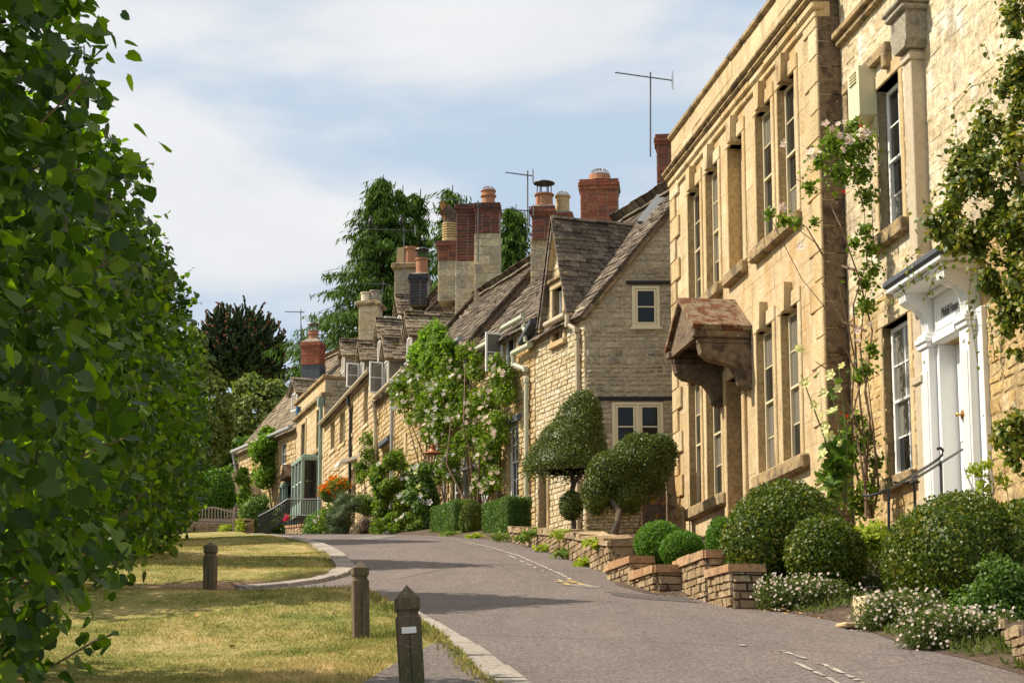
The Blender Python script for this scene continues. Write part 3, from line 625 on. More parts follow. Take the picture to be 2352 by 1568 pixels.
def roof_plane(house_root, z0, origin, along, up, W, Ls, mat='tile', expo=(.20, .12), ln=(.16, .36), limit=300, span=None, name='roof', thick=.035, cover=True, sag=.015, piece='roof_tile'):
    """stone-tiled slope. origin: lower corner (house local, world z), along: unit vector of the eave, up: unit vector up the slope"""
    al, u = Vector(along), Vector(up); nrm = al.cross(u)
    if nrm.z < 0: nrm = -nrm
    # part frame: x = along, z = up the slope, y = outward normal
    o = (origin[0], origin[1], origin[2] - z0)
    sp_ = span or (lambda q: (0, W))
    if al.cross(nrm).dot(u) < 0:
        o = tuple(Vector(o) + al * W); al = -al; s0_ = sp_; sp_ = lambda q: (W - s0_(q)[1], W - s0_(q)[0])
    mb = MB()
    n = 10
    for i in range(n):
        a, b = Ls*i/n, Ls*(i+1)/n; (p0, p1), (q0, q1) = sp_(a), sp_(b)
        mb.add([(p0,-.02,a),(p1,-.02,a),(q1,-.02,b),(q0,-.02,b)], [(0,1,2,3)])
        mb.add([(p0,-.09,a),(p1,-.09,a),(q1,-.09,b),(q0,-.09,b)], [(3,2,1,0)])
    for (a, b) in ((0, 1),):
        p0, p1 = sp_(0); mb.add([(p0,-.09,0),(p1,-.09,0),(p1,-.02,0),(p0,-.02,0)], [(0,1,2,3)])
    for i in range(n):
        a, b = Ls*i/n, Ls*(i+1)/n
        for k in (0, 1): p, q = sp_(a)[k], sp_(b)[k]; mb.add([(p,-.09,a),(q,-.09,b),(q,-.02,b),(p,-.02,a)], [(0,1,2,3)])
    me = mb.mesh(name, M[mat]); r = frame_part(name, house_root, o, al, nrm, u, me)
    rects = []; z = -.03
    while z < Ls - .02:
        e = expo[0] + (expo[1]-expo[0]) * z / Ls; e *= random.uniform(.92, 1.08); a, b = sp_(min(max(z, 0), Ls)); x = a - .03
        while x < b + .02:
            l = random.uniform(*ln) * (1.15 - .4*z/Ls); xe = min(x + l, b + .04)
            if b + .04 - xe < ln[0]*.5: xe = b + .04
            rects.append((x + .004, xe - .004, z, z + e*1.55)); x = xe
        z += e
    ms = pieces(piece, mat, jit=.045, bev=.05, front=.25)
    def mtx(q):
        a0, a1, b0, b1 = q
        ang = math.atan2(thick*1.1, (b1-b0)) 
        return ((a0+a1)/2, -.012 + sag*math.sin(a0*1.7+b0), (b0+b1)/2 + random.uniform(-.012, .012)), (a1-a0, thick*random.uniform(.7, 1.3), (b1-b0)), (ang*.8 + random.uniform(-.02, .02), random.uniform(-.025, .025), 0)
    random.shuffle(rects) if len(rects) > limit and limit > 0 else None
    from mathutils import Euler
    for q in rects[:limit]:
        l, s_, e_ = mtx(q); t = bpy.data.objects.new(piece, random.choice(ms)); C.objects.link(t); t.parent = r; t.location = l; t.scale = s_; t.rotation_euler = e_
    if rects[limit:]:
        mb = MB()
        for q in rects[limit:]:
            l, s_, e_ = mtx(q); me = random.choice(ms); mt = Matrix.LocRotScale(Vector(l), Euler(e_), Vector(s_))
            mb.add([mt @ v.co for v in me.vertices], [tuple(p.vertices) for p in me.polygons])
        mb.build(piece + '_courses', mat, r, kind='stuff', fix=False)
    return r
def ridge_tiles(root, z0, a, b, mat='tile', r=.11, step=.42):
    a, b = Vector(a), Vector(b); n = max(1, int((b-a).length/step)); d = (b-a)/n; a.z -= z0; b.z -= z0
    side = d.cross(Vector((0,0,1))).normalized()
    for i in range(n):
        p, q = a + d*i + d*.02, a + d*(i+1) - d*.02; j = random.uniform(-.012, .012); rr = r*random.uniform(.92, 1.08); vs = []
        for c in (p, q):
            for k in range(5):
                t = math.pi*k/4; vs.append(c + side*math.cos(t)*rr*1.15 + Vector((0,0,math.sin(t)*rr*.8 - .05 + j)))
        MB().add(vs, [(k, k+1, k+6, k+5) for k in range(4)] + [(0,1,2,3,4), (9,8,7,6,5), (0,5,9,4)]).build('ridge_tile', mat, root, fix=True)
# ------------------------------------------------------------------ foliage
def unit(a): return a / np.maximum(np.linalg.norm(a, axis=1, keepdims=True), 1e-9)
SHAPES = {
 'diamond': (np.array([(0,0,0),(.45,.42,.10),(1,0,0),(.45,-.42,.10)]), [(0,1,2),(0,2,3)]),
 'tri': (np.array([(0,.12,0),(1,0,.0),(0,-.12,0)]), [(0,1,2)]),
 'strip': (np.array([(0,.14,0),(.6,.20,-.05),(1,0,-.22),(.6,-.20,-.05),(0,-.14,0)]), [(0,1,4),(1,3,4),(1,2,3)]),
 'lime': (np.array([(0,0,0),(.52,0,-.06),(1.02,0,-.16),(-.07,.25,.03),(.22,.48,.06),(.66,.36,-.03),(-.07,-.25,.03),(.22,-.48,.06),(.66,-.36,-.03)]),
          [(0,3,4),(0,4,1),(1,4,5),(1,5,2),(0,7,6),(0,1,7),(1,8,7),(1,2,8)]),
 'needle': (np.array([(0,.05,0),(.5,.11,-.05),(1,0,-.25),(.5,-.11,-.05),(0,-.05,0)]), [(0,1,4),(1,3,4),(1,2,3)]),
 'leaf6': (np.array([(0,0,0),(.3,.34,.07),(.7,.27,.0),(1,0,-.1),(.7,-.27,.0),(.3,-.34,.07)]), [(0,1,5),(1,4,5),(1,2,4),(2,3,4)]),
}
def leaf_mesh(name, P, N, size, mat, shape='diamond', jit=.6, droop=0.0, var=.35, dirs=None):
    n = len(P); T, F = SHAPES[shape]; nr = unit(N + RNG.normal(0, jit, (n, 3)))
    t = RNG.normal(0, 1, (n, 3)) if dirs is None else dirs + RNG.normal(0, .35, (n, 3))
    t[:, 2] -= droop; t = unit(t - nr * (t * nr).sum(1, keepdims=True)); b = np.cross(nr, t)
    sz = size * RNG.uniform(1 - var, 1 + var, (n, 1))
    V = P[:, None, :] + sz[:, None, :] * (t[:, None, :] * T[None, :, :1] + b[:, None, :] * T[None, :, 1:2] + nr[:, None, :] * T[None, :, 2:3])
    F = np.array(F); I = (np.arange(n) * len(T))[:, None, None] + F[None]
    return np_mesh(name, V.reshape(-1, 3), tris=I.reshape(-1, 3), mat=M[mat])
def lump(p, sc, seed=0):
    r = np.random.default_rng(seed); v = np.zeros(len(p))
    for i in range(6):
        k = r.normal(0, 1, 3) * sc * (1 + .5 * i); v += np.sin(p @ k + r.uniform(0, 6.28)) / (1 + .5 * i)
    return v / 2.2
def sphere_dirs(n): return unit(RNG.normal(0, 1, (n, 3)))
def on_blobs(blobs, n, depth=.12, amp=.05, sc=3, seed=1, zmin=-9e9, up=0):
    """points and normals on the shell of a union of ellipsoids (cx,cy,cz,rx,ry,rz)"""
    B = np.array(blobs, float); w = (B[:, 3]*B[:, 4]*B[:, 5]) ** (2/3); w /= w.sum(); P = []; N = []
    for i, b in enumerate(B):
        m = int(n * w[i] * 1.3) + 4; d = sphere_dirs(m)
        if up: d[:, 2] = np.where((d[:, 2] < 0) & (RNG.random(m) < up), -d[:, 2], d[:, 2])
        p = d * b[3:] ; nn = unit(d / b[3:]); c = p + b[:3]
        s = 1 - depth * RNG.random(m) ** 1.5 + amp * lump(c, sc, seed); p = b[:3] + p * s[:, None]
        ok = p[:, 2] > zmin
        for j, q in enumerate(B):
            if j != i: ok &= (((p - q[:3]) / q[3:]) ** 2).sum(1) > .72
        P.append(p[ok]); N.append(nn[ok])
    return np.concatenate(P), np.concatenate(N)
def core_mesh(name, blobs, mat, k=.86, amp=.05, sc=3, seed=1, zmin=-9e9):
    V = []; Fq = []; nu, nv = 18, 12
    for b in blobs:
        base = len(V)
        for j in range(nv + 1):
            for i in range(nu):
                th = math.pi * j / nv; ph = 2*math.pi*i/nu; d = np.array([math.sin(th)*math.cos(ph), math.sin(th)*math.sin(ph), math.cos(th)])
                V.append(np.array(b[:3]) + d * np.array(b[3:]))
        for j in range(nv):
            for i in range(nu): Fq.append((base+j*nu+i, base+(j+1)*nu+i, base+(j+1)*nu+(i+1) % nu, base+j*nu+(i+1) % nu))
    V = np.array(V); n = (nv+1)*nu
    for q, b in enumerate(blobs):
        c = np.array(b[:3]); s = V[q*n:(q+1)*n]; l = lump(s, sc, seed); V[q*n:(q+1)*n] = c + (s - c) * (k + amp*l)[:, None]
    V[:, 2] = np.maximum(V[:, 2], zmin); return np_mesh(name, V, quads=np.array(Fq), mat=M[mat])
def join(meshes, name):
    """several meshes of one material as one"""
    vs = []; fs = []; n = 0
    out = bpy.data.meshes.new(name)
    V = []; Lp = []; St = []; k = 0
    for me in meshes:
        a = np.empty(len(me.vertices)*3, np.float32); me.vertices.foreach_get('co', a); V.append(a.reshape(-1, 3))
        l = np.empty(len(me.loops), np.int32); me.loops.foreach_get('vertex_index', l); Lp.append(l + n)
        s = np.empty(len(me.polygons), np.int32); me.polygons.foreach_get('loop_start', s); St.append(s + k); n += len(me.vertices); k += len(me.loops)
    V = np.concatenate(V); Lp = np.concatenate(Lp); St = np.concatenate(St)
    out.vertices.add(len(V)); out.vertices.foreach_set('co', V.ravel()); out.loops.add(len(Lp)); out.loops.foreach_set('vertex_index', Lp)
    out.polygons.add(len(St)); out.polygons.foreach_set('loop_start', St); out.materials.append(meshes[0].materials[0]); out.update(calc_edges=True)
    for me in meshes: bpy.data.meshes.remove(me)
    return out
def clipped_bush(name, label, blobs, n, size, mat, group=None, cat='bush', zmin=None, shape='diamond', amp=.03, sc=7, jit=1.0, stem=None, k=.83, depth=.17):
    b0 = blobs[0]; zb = min(b[2]-b[5] for b in blobs) if zmin is None else zmin
    o = thing(name, label, cat, (b0[0], b0[1], zb), group=group); off = np.array([b0[0], b0[1], zb])
    B = [(b[0]-off[0], b[1]-off[1], b[2]-off[2], b[3], b[4], b[5]) for b in blobs]; sd_ = random.randint(1, 999)
    P, N = on_blobs(B, n, depth, amp, sc, sd_, zmin=0.0 if zmin is not None else -9e9)
    P = P + N * size * RNG.uniform(-.6, .25, (len(P), 1))
    link('foliage', join([core_mesh('core', B, mat, k, amp, sc, sd_, 0.02 if zmin is not None else -9e9), leaf_mesh('leaves', P, N, size, mat, shape, jit)], 'foliage'), o)
    if stem: MB().tube([(p[0]-off[0], p[1]-off[1], p[2]-off[2]) for p in stem[0]], stem[1], 8).build('trunk', 'bark', o, smooth=True, fix=False)
    return o
def blossom_mesh(size, mat, cup=.25, petals=6):
    mb = MB(); vs = [(0, 0, -size*cup*.5)]
    for i in range(petals):
        for da, r in ((-.42, .75), (0, 1.0), (.42, .75)):
            a = 2*math.pi*(i + da)/petals; vs.append((size*r*math.cos(a), size*r*math.sin(a), size*cup*(.6 + .5*r)*(1 if i % 2 else .7)))
    fs = [(0, 1+3*i, 2+3*i) for i in range(petals)] + [(0, 2+3*i, 3+3*i) for i in range(petals)]
    mb.add(vs, fs); n = len(vs); k = len(mb.v)
    ins = [(0, 0, size*cup*.9)] + [(size*.4*math.cos(a), size*.4*math.sin(a), size*cup*.3) for a in np.linspace(0, 6.28, 6)[:5]]
    mb.add(ins, [(0, 1+i, 1+(i+1) % 5) for i in range(5)])
    return mb.mesh('bloom', M[mat])
def blooms(parent, pts, mesh_list, face=(-.5, -1, .35), name='bloom', s=(.7, 1.2)):
    for p in pts:
        o = link(name, random.choice(mesh_list), parent, p); d = Vector(face).normalized() + Vector([random.gauss(0, .35) for _ in range(3)])
        o.rotation_euler = d.to_track_quat('Z', 'Y').to_euler(); k = random.uniform(*s); o.scale = (k, k, k)
BL = {m: [blossom_mesh(1.0, m, random.uniform(.2, .6), random.choice((5, 6, 7))) for _ in range(4)] for m in ('petal', 'pink', 'cream_petal', 'orange_petal', 'red_petal', 'magenta_petal', 'violet_petal')}
def shrub(name, label, clumps, n, size, mat, shape='diamond', cat='shrub', base=None, jit=.9, flowers=(), stems=6, stemr=.012, droop=.2, group=None, spread=.45, stuffn=0, core=False):
    """loose plant: clumps (x, y, z, r[, rz]) filled with leaves; flowers (material, count, radius)"""
    base = base or (clumps[0][0], clumps[0][1], G(clumps[0][1])); o = thing(name, label, cat, base, group=group); off = np.array(base)
    c = np.array([(q[0], q[1], q[2], q[3], q[3], q[4] if len(q) > 4 else q[3]) for q in clumps], float); c[:, :3] -= off
    w = c[:, 3]**2; w /= w.sum(); idx = RNG.choice(len(c), n, p=w); d = sphere_dirs(n); rr = RNG.random((n, 1)) ** spread if spread < .7 else np.abs(RNG.normal(0, .68, (n, 1)))
    ln = lump(c[idx, :3] + d * c[idx, 3:], 6, 5)
    P = c[idx, :3] + d * c[idx, 3:] * rr * (1 + .22*ln[:, None]); N = unit(d + np.array([-.3, -.3, .5]))
    ms = [leaf_mesh('leaves', P, N, size, mat, shape, jit, droop)]
    if core: ms.append(core_mesh('core', [tuple(q) for q in c], mat, .6, .12, 5, 3))
    link('foliage', join(ms, 'foliage'), o)
    if stems:
        mb = MB()
        for i in range(stems):
            t = c[int(RNG.integers(len(c)))]; e = Vector(t[:3]) + Vector([random.gauss(0, .3)*t[3] for _ in range(3)]); s0 = Vector((random.uniform(-.1, .1), random.uniform(-.05, .05), 0))
            m = s0.lerp(e, .5) + Vector([random.gauss(0, .08) for _ in range(3)]) * (e - s0).length; mb.tube([s0, s0.lerp(m, .6), m, m.lerp(e, .6), e], [stemr*1.6, stemr*1.3, stemr, stemr*.8, stemr*.4], 5)
        mb.build('stem', 'stem', o, fix=False)
    for mt, k, r in flowers:
        idx = RNG.choice(len(c), k, p=w); pts = []
        for i in idx:
            dd = unit(RNG.normal(0, 1, (1, 3)) + np.array([[-.7, -.9, .3]]))[0]; pts.append(tuple(c[i, :3] + dd * c[i, 3:] * random.uniform(.85, 1.08)))
        blooms(o, pts, BL[mt], s=(r*.7, r*1.25))
    return o

# ------------------------------------------------------------------ house with white door, nearest on the right
MS = -.1472
H0 = House('golden rubble stone house with white door surround and lead canopy', (4.71, 25.08), MS, G(21) - .1)
z0 = H0.z0; hl = [(-2.30,-1.42,6.40,8.42), (-2.34,-1.38,3.14,5.17), (-4.36,-3.39,2.0,4.52)]
H0.wall(-.02, 1.5, 5.6, hl[1:], 'nearrubble', 'nearmortar', (.08,.22), (.12,.50), 300, .012, joint=.016, jit=.16, bev=.4, x0=-8.2, order=lambda q: abs(q[0]+3), piece='stone')
w = H0.wall(-.02, 5.6, 12.2, hl[:1], 'palewall', 'palewall', (.09,.26), (.14,.60), 300, .006, joint=.012, jit=.16, bev=.4, x0=-8.2, order=lambda q: abs(q[0]+3), name='upper_wall')
H0.solid(0, 1.2, 12.2, 5, 'rubble_mortar', x0=-8.2)
def jambs(H, a, b, c, d, w=.15, pr=.02, mat='dressed', lint=.2, sill=None, key=False, dp=.2, sillw=.12, parts=True):
    r = H.root; z = H.z0; lj = MB().box(a-w, a, -dp, pr, c-z, d-z, .012); lj.build('window_jamb', mat, r, fix=False)
    MB().box(b, b+w, -dp, pr, c-z, d-z, .012).build('window_jamb', mat, r, fix=False)
    MB().box(a-w, b+w, -dp, pr+.003, d-z, d+lint-z, .012).build('lintel', mat, r, fix=False)
    if sill: MB().box(a-w-.05, b+w+.05, -dp, sillw, sill[0]-z, sill[1]-z, .015).build('sill', 'cornice', r, fix=False)
jambs(H0, -2.30, -1.42, 6.40, 8.42, .13, .02, sill=(6.20, 6.40)); jambs(H0, -2.34, -1.38, 3.14, 5.17, .13, .02, sill=(2.98, 3.14))
sash(H0.root, -2.28, -1.44, 6.42-z0, 8.40-z0, -.13, 'white', 2, (2, 2)); sash(H0.root, -2.32, -1.40, 3.16-z0, 5.15-z0, -.10, 'white', 2, (2, 2))
for a, b, c, d, p, nm in [(-1.95,-.3,8.74,8.90,.10,'label_mould'), (-.42,-.28,8.2,8.75,.08,'label_stop'), (-2.05,-1.9,8.55,8.9,.101,'label_stop'), (-2.2,-.02,9.56,9.66,.08,'string_course'), (-2.2,-.02,9.66,9.76,.14,'string_course')]:
    MB().box(a, b, -.05, p, c-z0, d-z0, .015).build(nm, 'cornice', H0.root, fix=False)
# square stone-coloured rainwater pipe and hopper
MB().box(-3.18, -2.93, -.02, .18, 2.3-z0, 8.36-z0, .01).build('rainwater_pipe', 'dustgutter', H0.root, fix=False)
for zz in (5.60, 8.22, 2.6, 4.1): MB().box(-3.21, -2.90, -.015, .21, zz-z0, zz+.10-z0, .01).build('pipe_collar', 'dustgutter', H0.root, fix=False)
MB().prism([(-3.24,8.36),(-2.88,8.36),(-2.80,8.46),(-2.80,8.82),(-3.32,8.82),(-3.32,8.46)], lambda a, b: (a, -.02, b-z0), lambda a, b: (a, .28, b-z0)).box(-3.38,-2.74,-.025,.34,8.82-z0,8.90-z0,.02).box(-3.42,-2.70,-.03,.37,8.90-z0,8.98-z0,.02).build('rain_hopper', 'greystone', H0.root)
MB().tube([(-3.1,.05,8.97-z0),(-3.08,.0,9.2-z0),(-3.2,-.02,9.35-z0),(-3.26,.02,9.6-z0)], [.09,.07,.09,.05], 8).build('lead_outlet', 'lead', H0.root)
# door surround
r0 = H0.root
def W(nm, *b, mat='white', ch=.008, par=None): return MB().box(*b[:4], b[4]-z0, b[5]-z0, ch).build(nm, mat, par or r0, fix=False)
for a, b in ((-3.39, -3.12), (-4.63, -4.36)):
    pl = W('pilaster', a, b, -.02, .17, 2.1, 4.50)
    for i in range(6): x = a + .025 + (b-a-.05)*(i+.5)/6; W('flute', x-.011, x+.011, .165, .184, 2.3, 4.22, par=pl, ch=.003)
    mb = MB().box(a-.02, b+.02, -.02, .20, 4.50-z0, 4.56-z0, .008).box(a-.035, b+.035, -.02, .225, 4.56-z0, 4.63-z0, .012).box(a-.01, b+.01, -.02, .19, 4.63-z0, 4.68-z0, .006); mb.build('capital', 'white', pl, fix=False)
    MB().lathe([(.0,.0),(.045,.0),(.03,.02),(0,.025)], n=10).build('rosette', 'white', pl).matrix_local = Matrix.Translation(((a+b)/2, .17, 4.36-z0)) @ Matrix.Rotation(R(-90), 4, 'X')
    prof = [(.0,4.68),(.15,4.68),(.155,4.82),(.18,4.92),(.25,4.99),(.36,5.03),(.42,5.07),(.43,5.14),(.39,5.17),(0,5.17)]
    br = MB().prism(prof, lambda y, z: (a+.02, y, z-z0), lambda y, z: (b-.02, y, z-z0)).build('bracket', 'white', r0)
    for i in range(4):
        x = a + .05 + (b-a-.1)*(i+.5)/4; MB().tube([(x, y+.004, z-z0) for y, z in prof[1:8]], .011, 5).build('flute', 'white', br, fix=False)
W('canopy', -4.78, -2.94, -.02, .56, 5.30, 5.39, mat='lead', ch=.02); W('canopy_cornice', -4.74, -2.98, -.018, .52, 5.24, 5.30); W('canopy_moulding', -4.68, -3.04, -.016, .46, 5.17, 5.24, ch=.02)
W('frieze', -4.36, -3.39, -.02, .08, 4.64, 5.10); W('frieze_moulding', -4.36, -3.39, -.02, .13, 4.52, 4.63, ch=.02); W('cove', -4.36, -3.39, -.02, .16, 5.10, 5.17, ch=.02)
W('frieze_frame', -4.30, -3.45, .075, .092, 4.68, 4.70); W('frieze_frame', -4.30, -3.45, .075, .092, 5.02, 5.04); W('frieze_frame', -3.47, -3.45, .074, .093, 4.68, 5.04); W('frieze_frame', -4.30, -4.28, .074, .093, 4.68, 5.04)
for a, b in ((-4.36, -4.28), (-3.47, -3.39)): W('door_lining', a, b, -.24, .07, 2.1, 4.52)
W('outer_architrave', -4.78, -4.63, -.018, .07, 2.1, 4.7)
dr = W('door', -4.28, -3.47, -.20, -.15, 2.25, 4.52)
for a, b, c, d in ((-4.22,-3.92,2.4,3.2), (-3.83,-3.53,2.4,3.2), (-4.22,-3.92,3.32,4.38), (-3.83,-3.53,3.32,4.38)): W('door_panel', a, b, -.155, -.135, c, d, par=dr, ch=.015)
MB().box(-4.4,-3.35,-.26,-.25,2-z0,4.6-z0).build('door_back','interior',r0,fix=False)
bell = MB().lathe([(0,0),(.06,0),(.06,.012),(.035,.02),(.013,.025),(.013,.055),(.026,.06),(.028,.08),(.013,.09),(0,.092)], n=16).build('bell_pull', 'brass', r0, smooth=False)
bell.matrix_local = Matrix.Translation((-4.40, .172, 3.50 - z0)) @ Matrix.Rotation(R(-90), 4, 'X')
fc = bpy.data.curves.new('lettering', 'FONT'); fc.body = 'Midhill House'; fc.size = .165; fc.extrude = .003; fc.align_x = 'CENTER'; fc.align_y = 'CENTER'; fc.space_character = .92; fc.materials.append(plain('dark grey lettering', (.10,.10,.10), .6))
ft = bpy.data.objects.new('lettering', fc); C.objects.link(ft); fm = bpy.data.meshes.new_from_object(ft); bpy.data.objects.remove(ft)
frame_part('lettering', r0, (-3.90, .084, 4.86 - z0), (-1,0,0), (0,0,1), (0,1,0), fm).scale = (.62, 1.0, 1)
# steps up to the door
st = thing('door_steps', 'worn stone steps between the clipped bushes leading to the white door', 'steps', tuple(H0.world(-4.6, 1.6, G(19.5))), H0.root.rotation_euler.z)
for i in range(5):
    MB().box(.1 - .05*i, 1.35, 1.05 - .32*i, 1.42 - .32*i, -.5, -.28 + .17*i, .02).build('step', 'garden_stone', st, fix=False)
for i in range(2): MB().box(.1, 1.35, -.95, -.5 + .0, -.5, .62 + .17*i - .0*i, .02).build('step', 'garden_stone', st, fix=False) if i else None
# cream alarm box
al = thing('alarm_box', 'cream alarm box with louvres high on the wall beside the climbing rose', 'alarm box', tuple(H0.world(-1.2, .0, 8.08)), H0.root.rotation_euler.z)
ab = MB().prism([(-.24,.02),(.0,-.04),(.24,.02),(.24,.70),(-.24,.70)], lambda a, b: (a, 0, b), lambda a, b: (a*.94, .24, b)).build('case', 'alarm', al)
for i in range(4): MB().box(-.13, .13, .236, .262, .50+.045*i, .52+.045*i, .004).build('louvre', 'alarm', al, fix=False)

# ------------------------------------------------------------------ tall ashlar house
H1 = House('tall golden ashlar house with parapet and narrow sash windows', (4.384, 25.03), MS, 2.0); z1 = H1.z0; r1 = H1.root
UP = [(1.08,1.98),(2.32,3.20),(3.98,4.90),(5.55,6.40),(6.82,7.72)]; LO = [(1.20,2.06),(2.50,3.40),(5.62,6.60),(7.02,7.86)]
DOOR = (4.22, 5.18, 3.35, 5.66)
hl = [(a, b, 7.44, 9.62) for a, b in UP] + [(a, b, 3.82, 6.10) for a, b in LO] + [DOOR]
H1.wall(9.0, 1.6, 10.02, hl, 'ashlar', 'ashlar_joint', (.30,.36), (.5,.95), 300, .003, .006, order=lambda q: q[0], piece='ashlar_block', jit=.012, bev=.02, front=.4)
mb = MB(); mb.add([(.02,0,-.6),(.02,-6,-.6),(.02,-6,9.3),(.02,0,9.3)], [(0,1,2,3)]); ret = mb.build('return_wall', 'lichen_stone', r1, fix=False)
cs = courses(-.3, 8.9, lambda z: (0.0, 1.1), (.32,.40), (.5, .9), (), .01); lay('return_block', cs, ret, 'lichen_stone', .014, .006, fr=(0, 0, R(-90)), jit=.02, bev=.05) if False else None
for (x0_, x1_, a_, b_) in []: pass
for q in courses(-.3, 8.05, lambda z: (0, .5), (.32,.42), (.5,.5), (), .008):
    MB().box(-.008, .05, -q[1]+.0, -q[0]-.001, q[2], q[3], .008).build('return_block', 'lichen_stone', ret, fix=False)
H1.solid(9.0, 1.6, 11.05, 6, 'ashlar_joint', x0=.03)
def strip(nm, a, b, seg, y0, y1, za, zb, mat, ch=.02, par=None, jit=.006):
    x = a
    while x < b - .05:
        e = min(x + seg*random.uniform(.8, 1.2), b)
        if b - e < seg*.4: e = b
        j = random.uniform(-jit, jit); MB().box(x+.003, e-.003, y0, y1+j, za-z1, zb-z1+j, ch).build(nm, mat, par or r1, fix=False); x = e
strip('bed_mould', -.02, 9.0, .9, -.1, .05, 10.02, 10.13, 'dressed'); strip('bed_mould', -.05, 9.03, .9, -.1, .09, 10.13, 10.27, 'dressed', .03)
strip('cornice_stone', -.10, 9.06, 1.0, -.1, .14, 10.27, 10.36, 'cornice', .03); strip('cornice_stone', -.14, 9.10, 1.0, -.1, .19, 10.36, 10.45, 'cornice', .03)
strip('parapet_block', .0, 9.0, .8, -.22, .01, 10.45, 10.76, 'ashlar', .006); strip('parapet_block', .0, 9.0, .9, -.22, .01, 10.762, 11.08, 'ashlar', .008)
strip('coping_stone', -.05, 9.04, 1.0, -.3, .07, 11.08, 11.20, 'cornice', .03)
strip('plinth_stone', 0, 9.07, 1.0, -.1, .05, 1.7, 2.9, 'ashlar', .02)
z = 2.9; k = 0
while z < 9.9:
    h = .41; l = .62 if k % 2 else .34
    MB().box(9.0-l, 9.03, -.2, .05, z-z1+.004, z+h-z1-.004, .015).build('quoin', 'dressed', r1, fix=False)
    l = .60 if k % 2 else .36
    MB().box(.0, l, -.2, .028, z-z1+.004, z+h-z1-.004, .012).build('quoin', 'dressed', r1, fix=False); z += h; k += 1
def opening(a, b, c, d, blind=False, key=True, rows=(2, 2), w=.13):
    MB().box(a-w, a+.0, -.24, .03, c-z1, d-z1, .014).build('window_jamb', 'dressed', r1, fix=False); MB().box(b, b+w, -.24, .03, c-z1, d-z1, .014).build('window_jamb', 'dressed', r1, fix=False)
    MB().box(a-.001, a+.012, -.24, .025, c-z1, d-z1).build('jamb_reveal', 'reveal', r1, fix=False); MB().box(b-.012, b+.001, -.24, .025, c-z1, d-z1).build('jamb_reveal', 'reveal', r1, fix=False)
    MB().box(a-w, b+w, -.24, .033, d-z1, d+.24-z1, .014).build('lintel', 'dressed', r1, fix=False)
    if key:
        m = (a+b)/2; MB().prism([(m-.10,d-.04),(m+.10,d-.04),(m+.15,d+.38),(m-.15,d+.38)], lambda x, z: (x, -.1, z-z1), lambda x, z: (x, .13, z-z1)).build('keystone', 'dressed', r1)
    if blind: MB().box(a+.012, b-.012, -.26, -.20, c-z1, d-z1).build('blind_panel', 'ashlar', r1, fix=False)
    else: sash(r1, a+.014, b-.014, c-z1+.002, d-z1-.002, -.09, 'paleframe', 2, rows, .05, .024, 'glass')
for i, (a, b) in enumerate(UP): opening(a, b, 7.44, 9.62, blind=(i == 2))
for i, (a, b) in enumerate(LO): opening(a, b, 3.82, 6.10)
for a, b, c, d in ((.92,3.38,7.22,7.44),(3.84,5.04,7.22,7.44),(5.42,7.88,7.22,7.44),(.85,3.45,3.60,3.82),(5.25,7.9,3.60,3.82)):
    strip('sill', a, b, 1.3, -.24, .13, c, d, 'cornice', .03)
a, b, c, d = DOOR
MB().box(a-.16, a, -.3, .06, c-z1, d-z1, .014).build('door_jamb', 'dressed', r1, fix=False); MB().box(b, b+.16, -.3, .06, c-z1, d-z1, .014).build('door_jamb', 'dressed', r1, fix=False)
MB().box(a-.16, b+.16, -.3, .062, d-z1, d+.2-z1, .014).build('lintel', 'dressed', r1, fix=False)
dr = MB().box(a+.002, b-.002, -.26, -.20, c-z1, d-z1, .008).build('door', 'brownwood', r1, fix=False)
for x0_, x1_, za, zb in ((a+.1,(a+b)/2-.05,c+.15,c+1.0),((a+b)/2+.05,b-.1,c+.15,c+1.0),(a+.1,(a+b)/2-.05,c+1.12,d-.15),((a+b)/2+.05,b-.1,c+1.12,d-.15)): MB().box(x0_,x1_,-.205,-.185,za-z1,zb-z1,.012).build('door_panel','brownwood',dr,fix=False)
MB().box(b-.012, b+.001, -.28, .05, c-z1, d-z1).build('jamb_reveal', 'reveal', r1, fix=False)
# gabled stone hood over the door
hx, hw, out = 4.70, .98, .93
zr = 6.88; ze = 6.22
for sg in (-1, 1):
    f0 = (hx + sg*hw, ze); f1 = (hx, zr); nx, nz = (zr-ze), hw; ln_ = math.hypot(nx, nz); nx, nz = sg*nx/ln_*.09, nz/ln_*.09
    n = 4
    for i in range(n):
        y0_, y1_ = -.02 + (out+.06)*i/n + .004, -.02 + (out+.06)*(i+1)/n - .004
        q = [(f0[0], f0[1]), (f1[0], f1[1]), (f1[0]+nx*.4, f1[1]+nz), (f0[0]+nx, f0[1]+nz)]
        MB().prism(q, lambda x, z: (x, y0_, z-z1), lambda x, z: (x, y1_, z-z1)).build('hood_slab', 'redmoss', r1)
MB().prism([(hx-hw*.94,ze-.02),(hx-hw*.94,ze-.1),(hx+hw*.94,ze-.1),(hx+hw*.94,ze-.02),(hx,zr-.05)], lambda x, z: (x, out-.12, z-z1), lambda x, z: (x, out-.04, z-z1)).build('hood_gable', 'lichen_stone', r1)
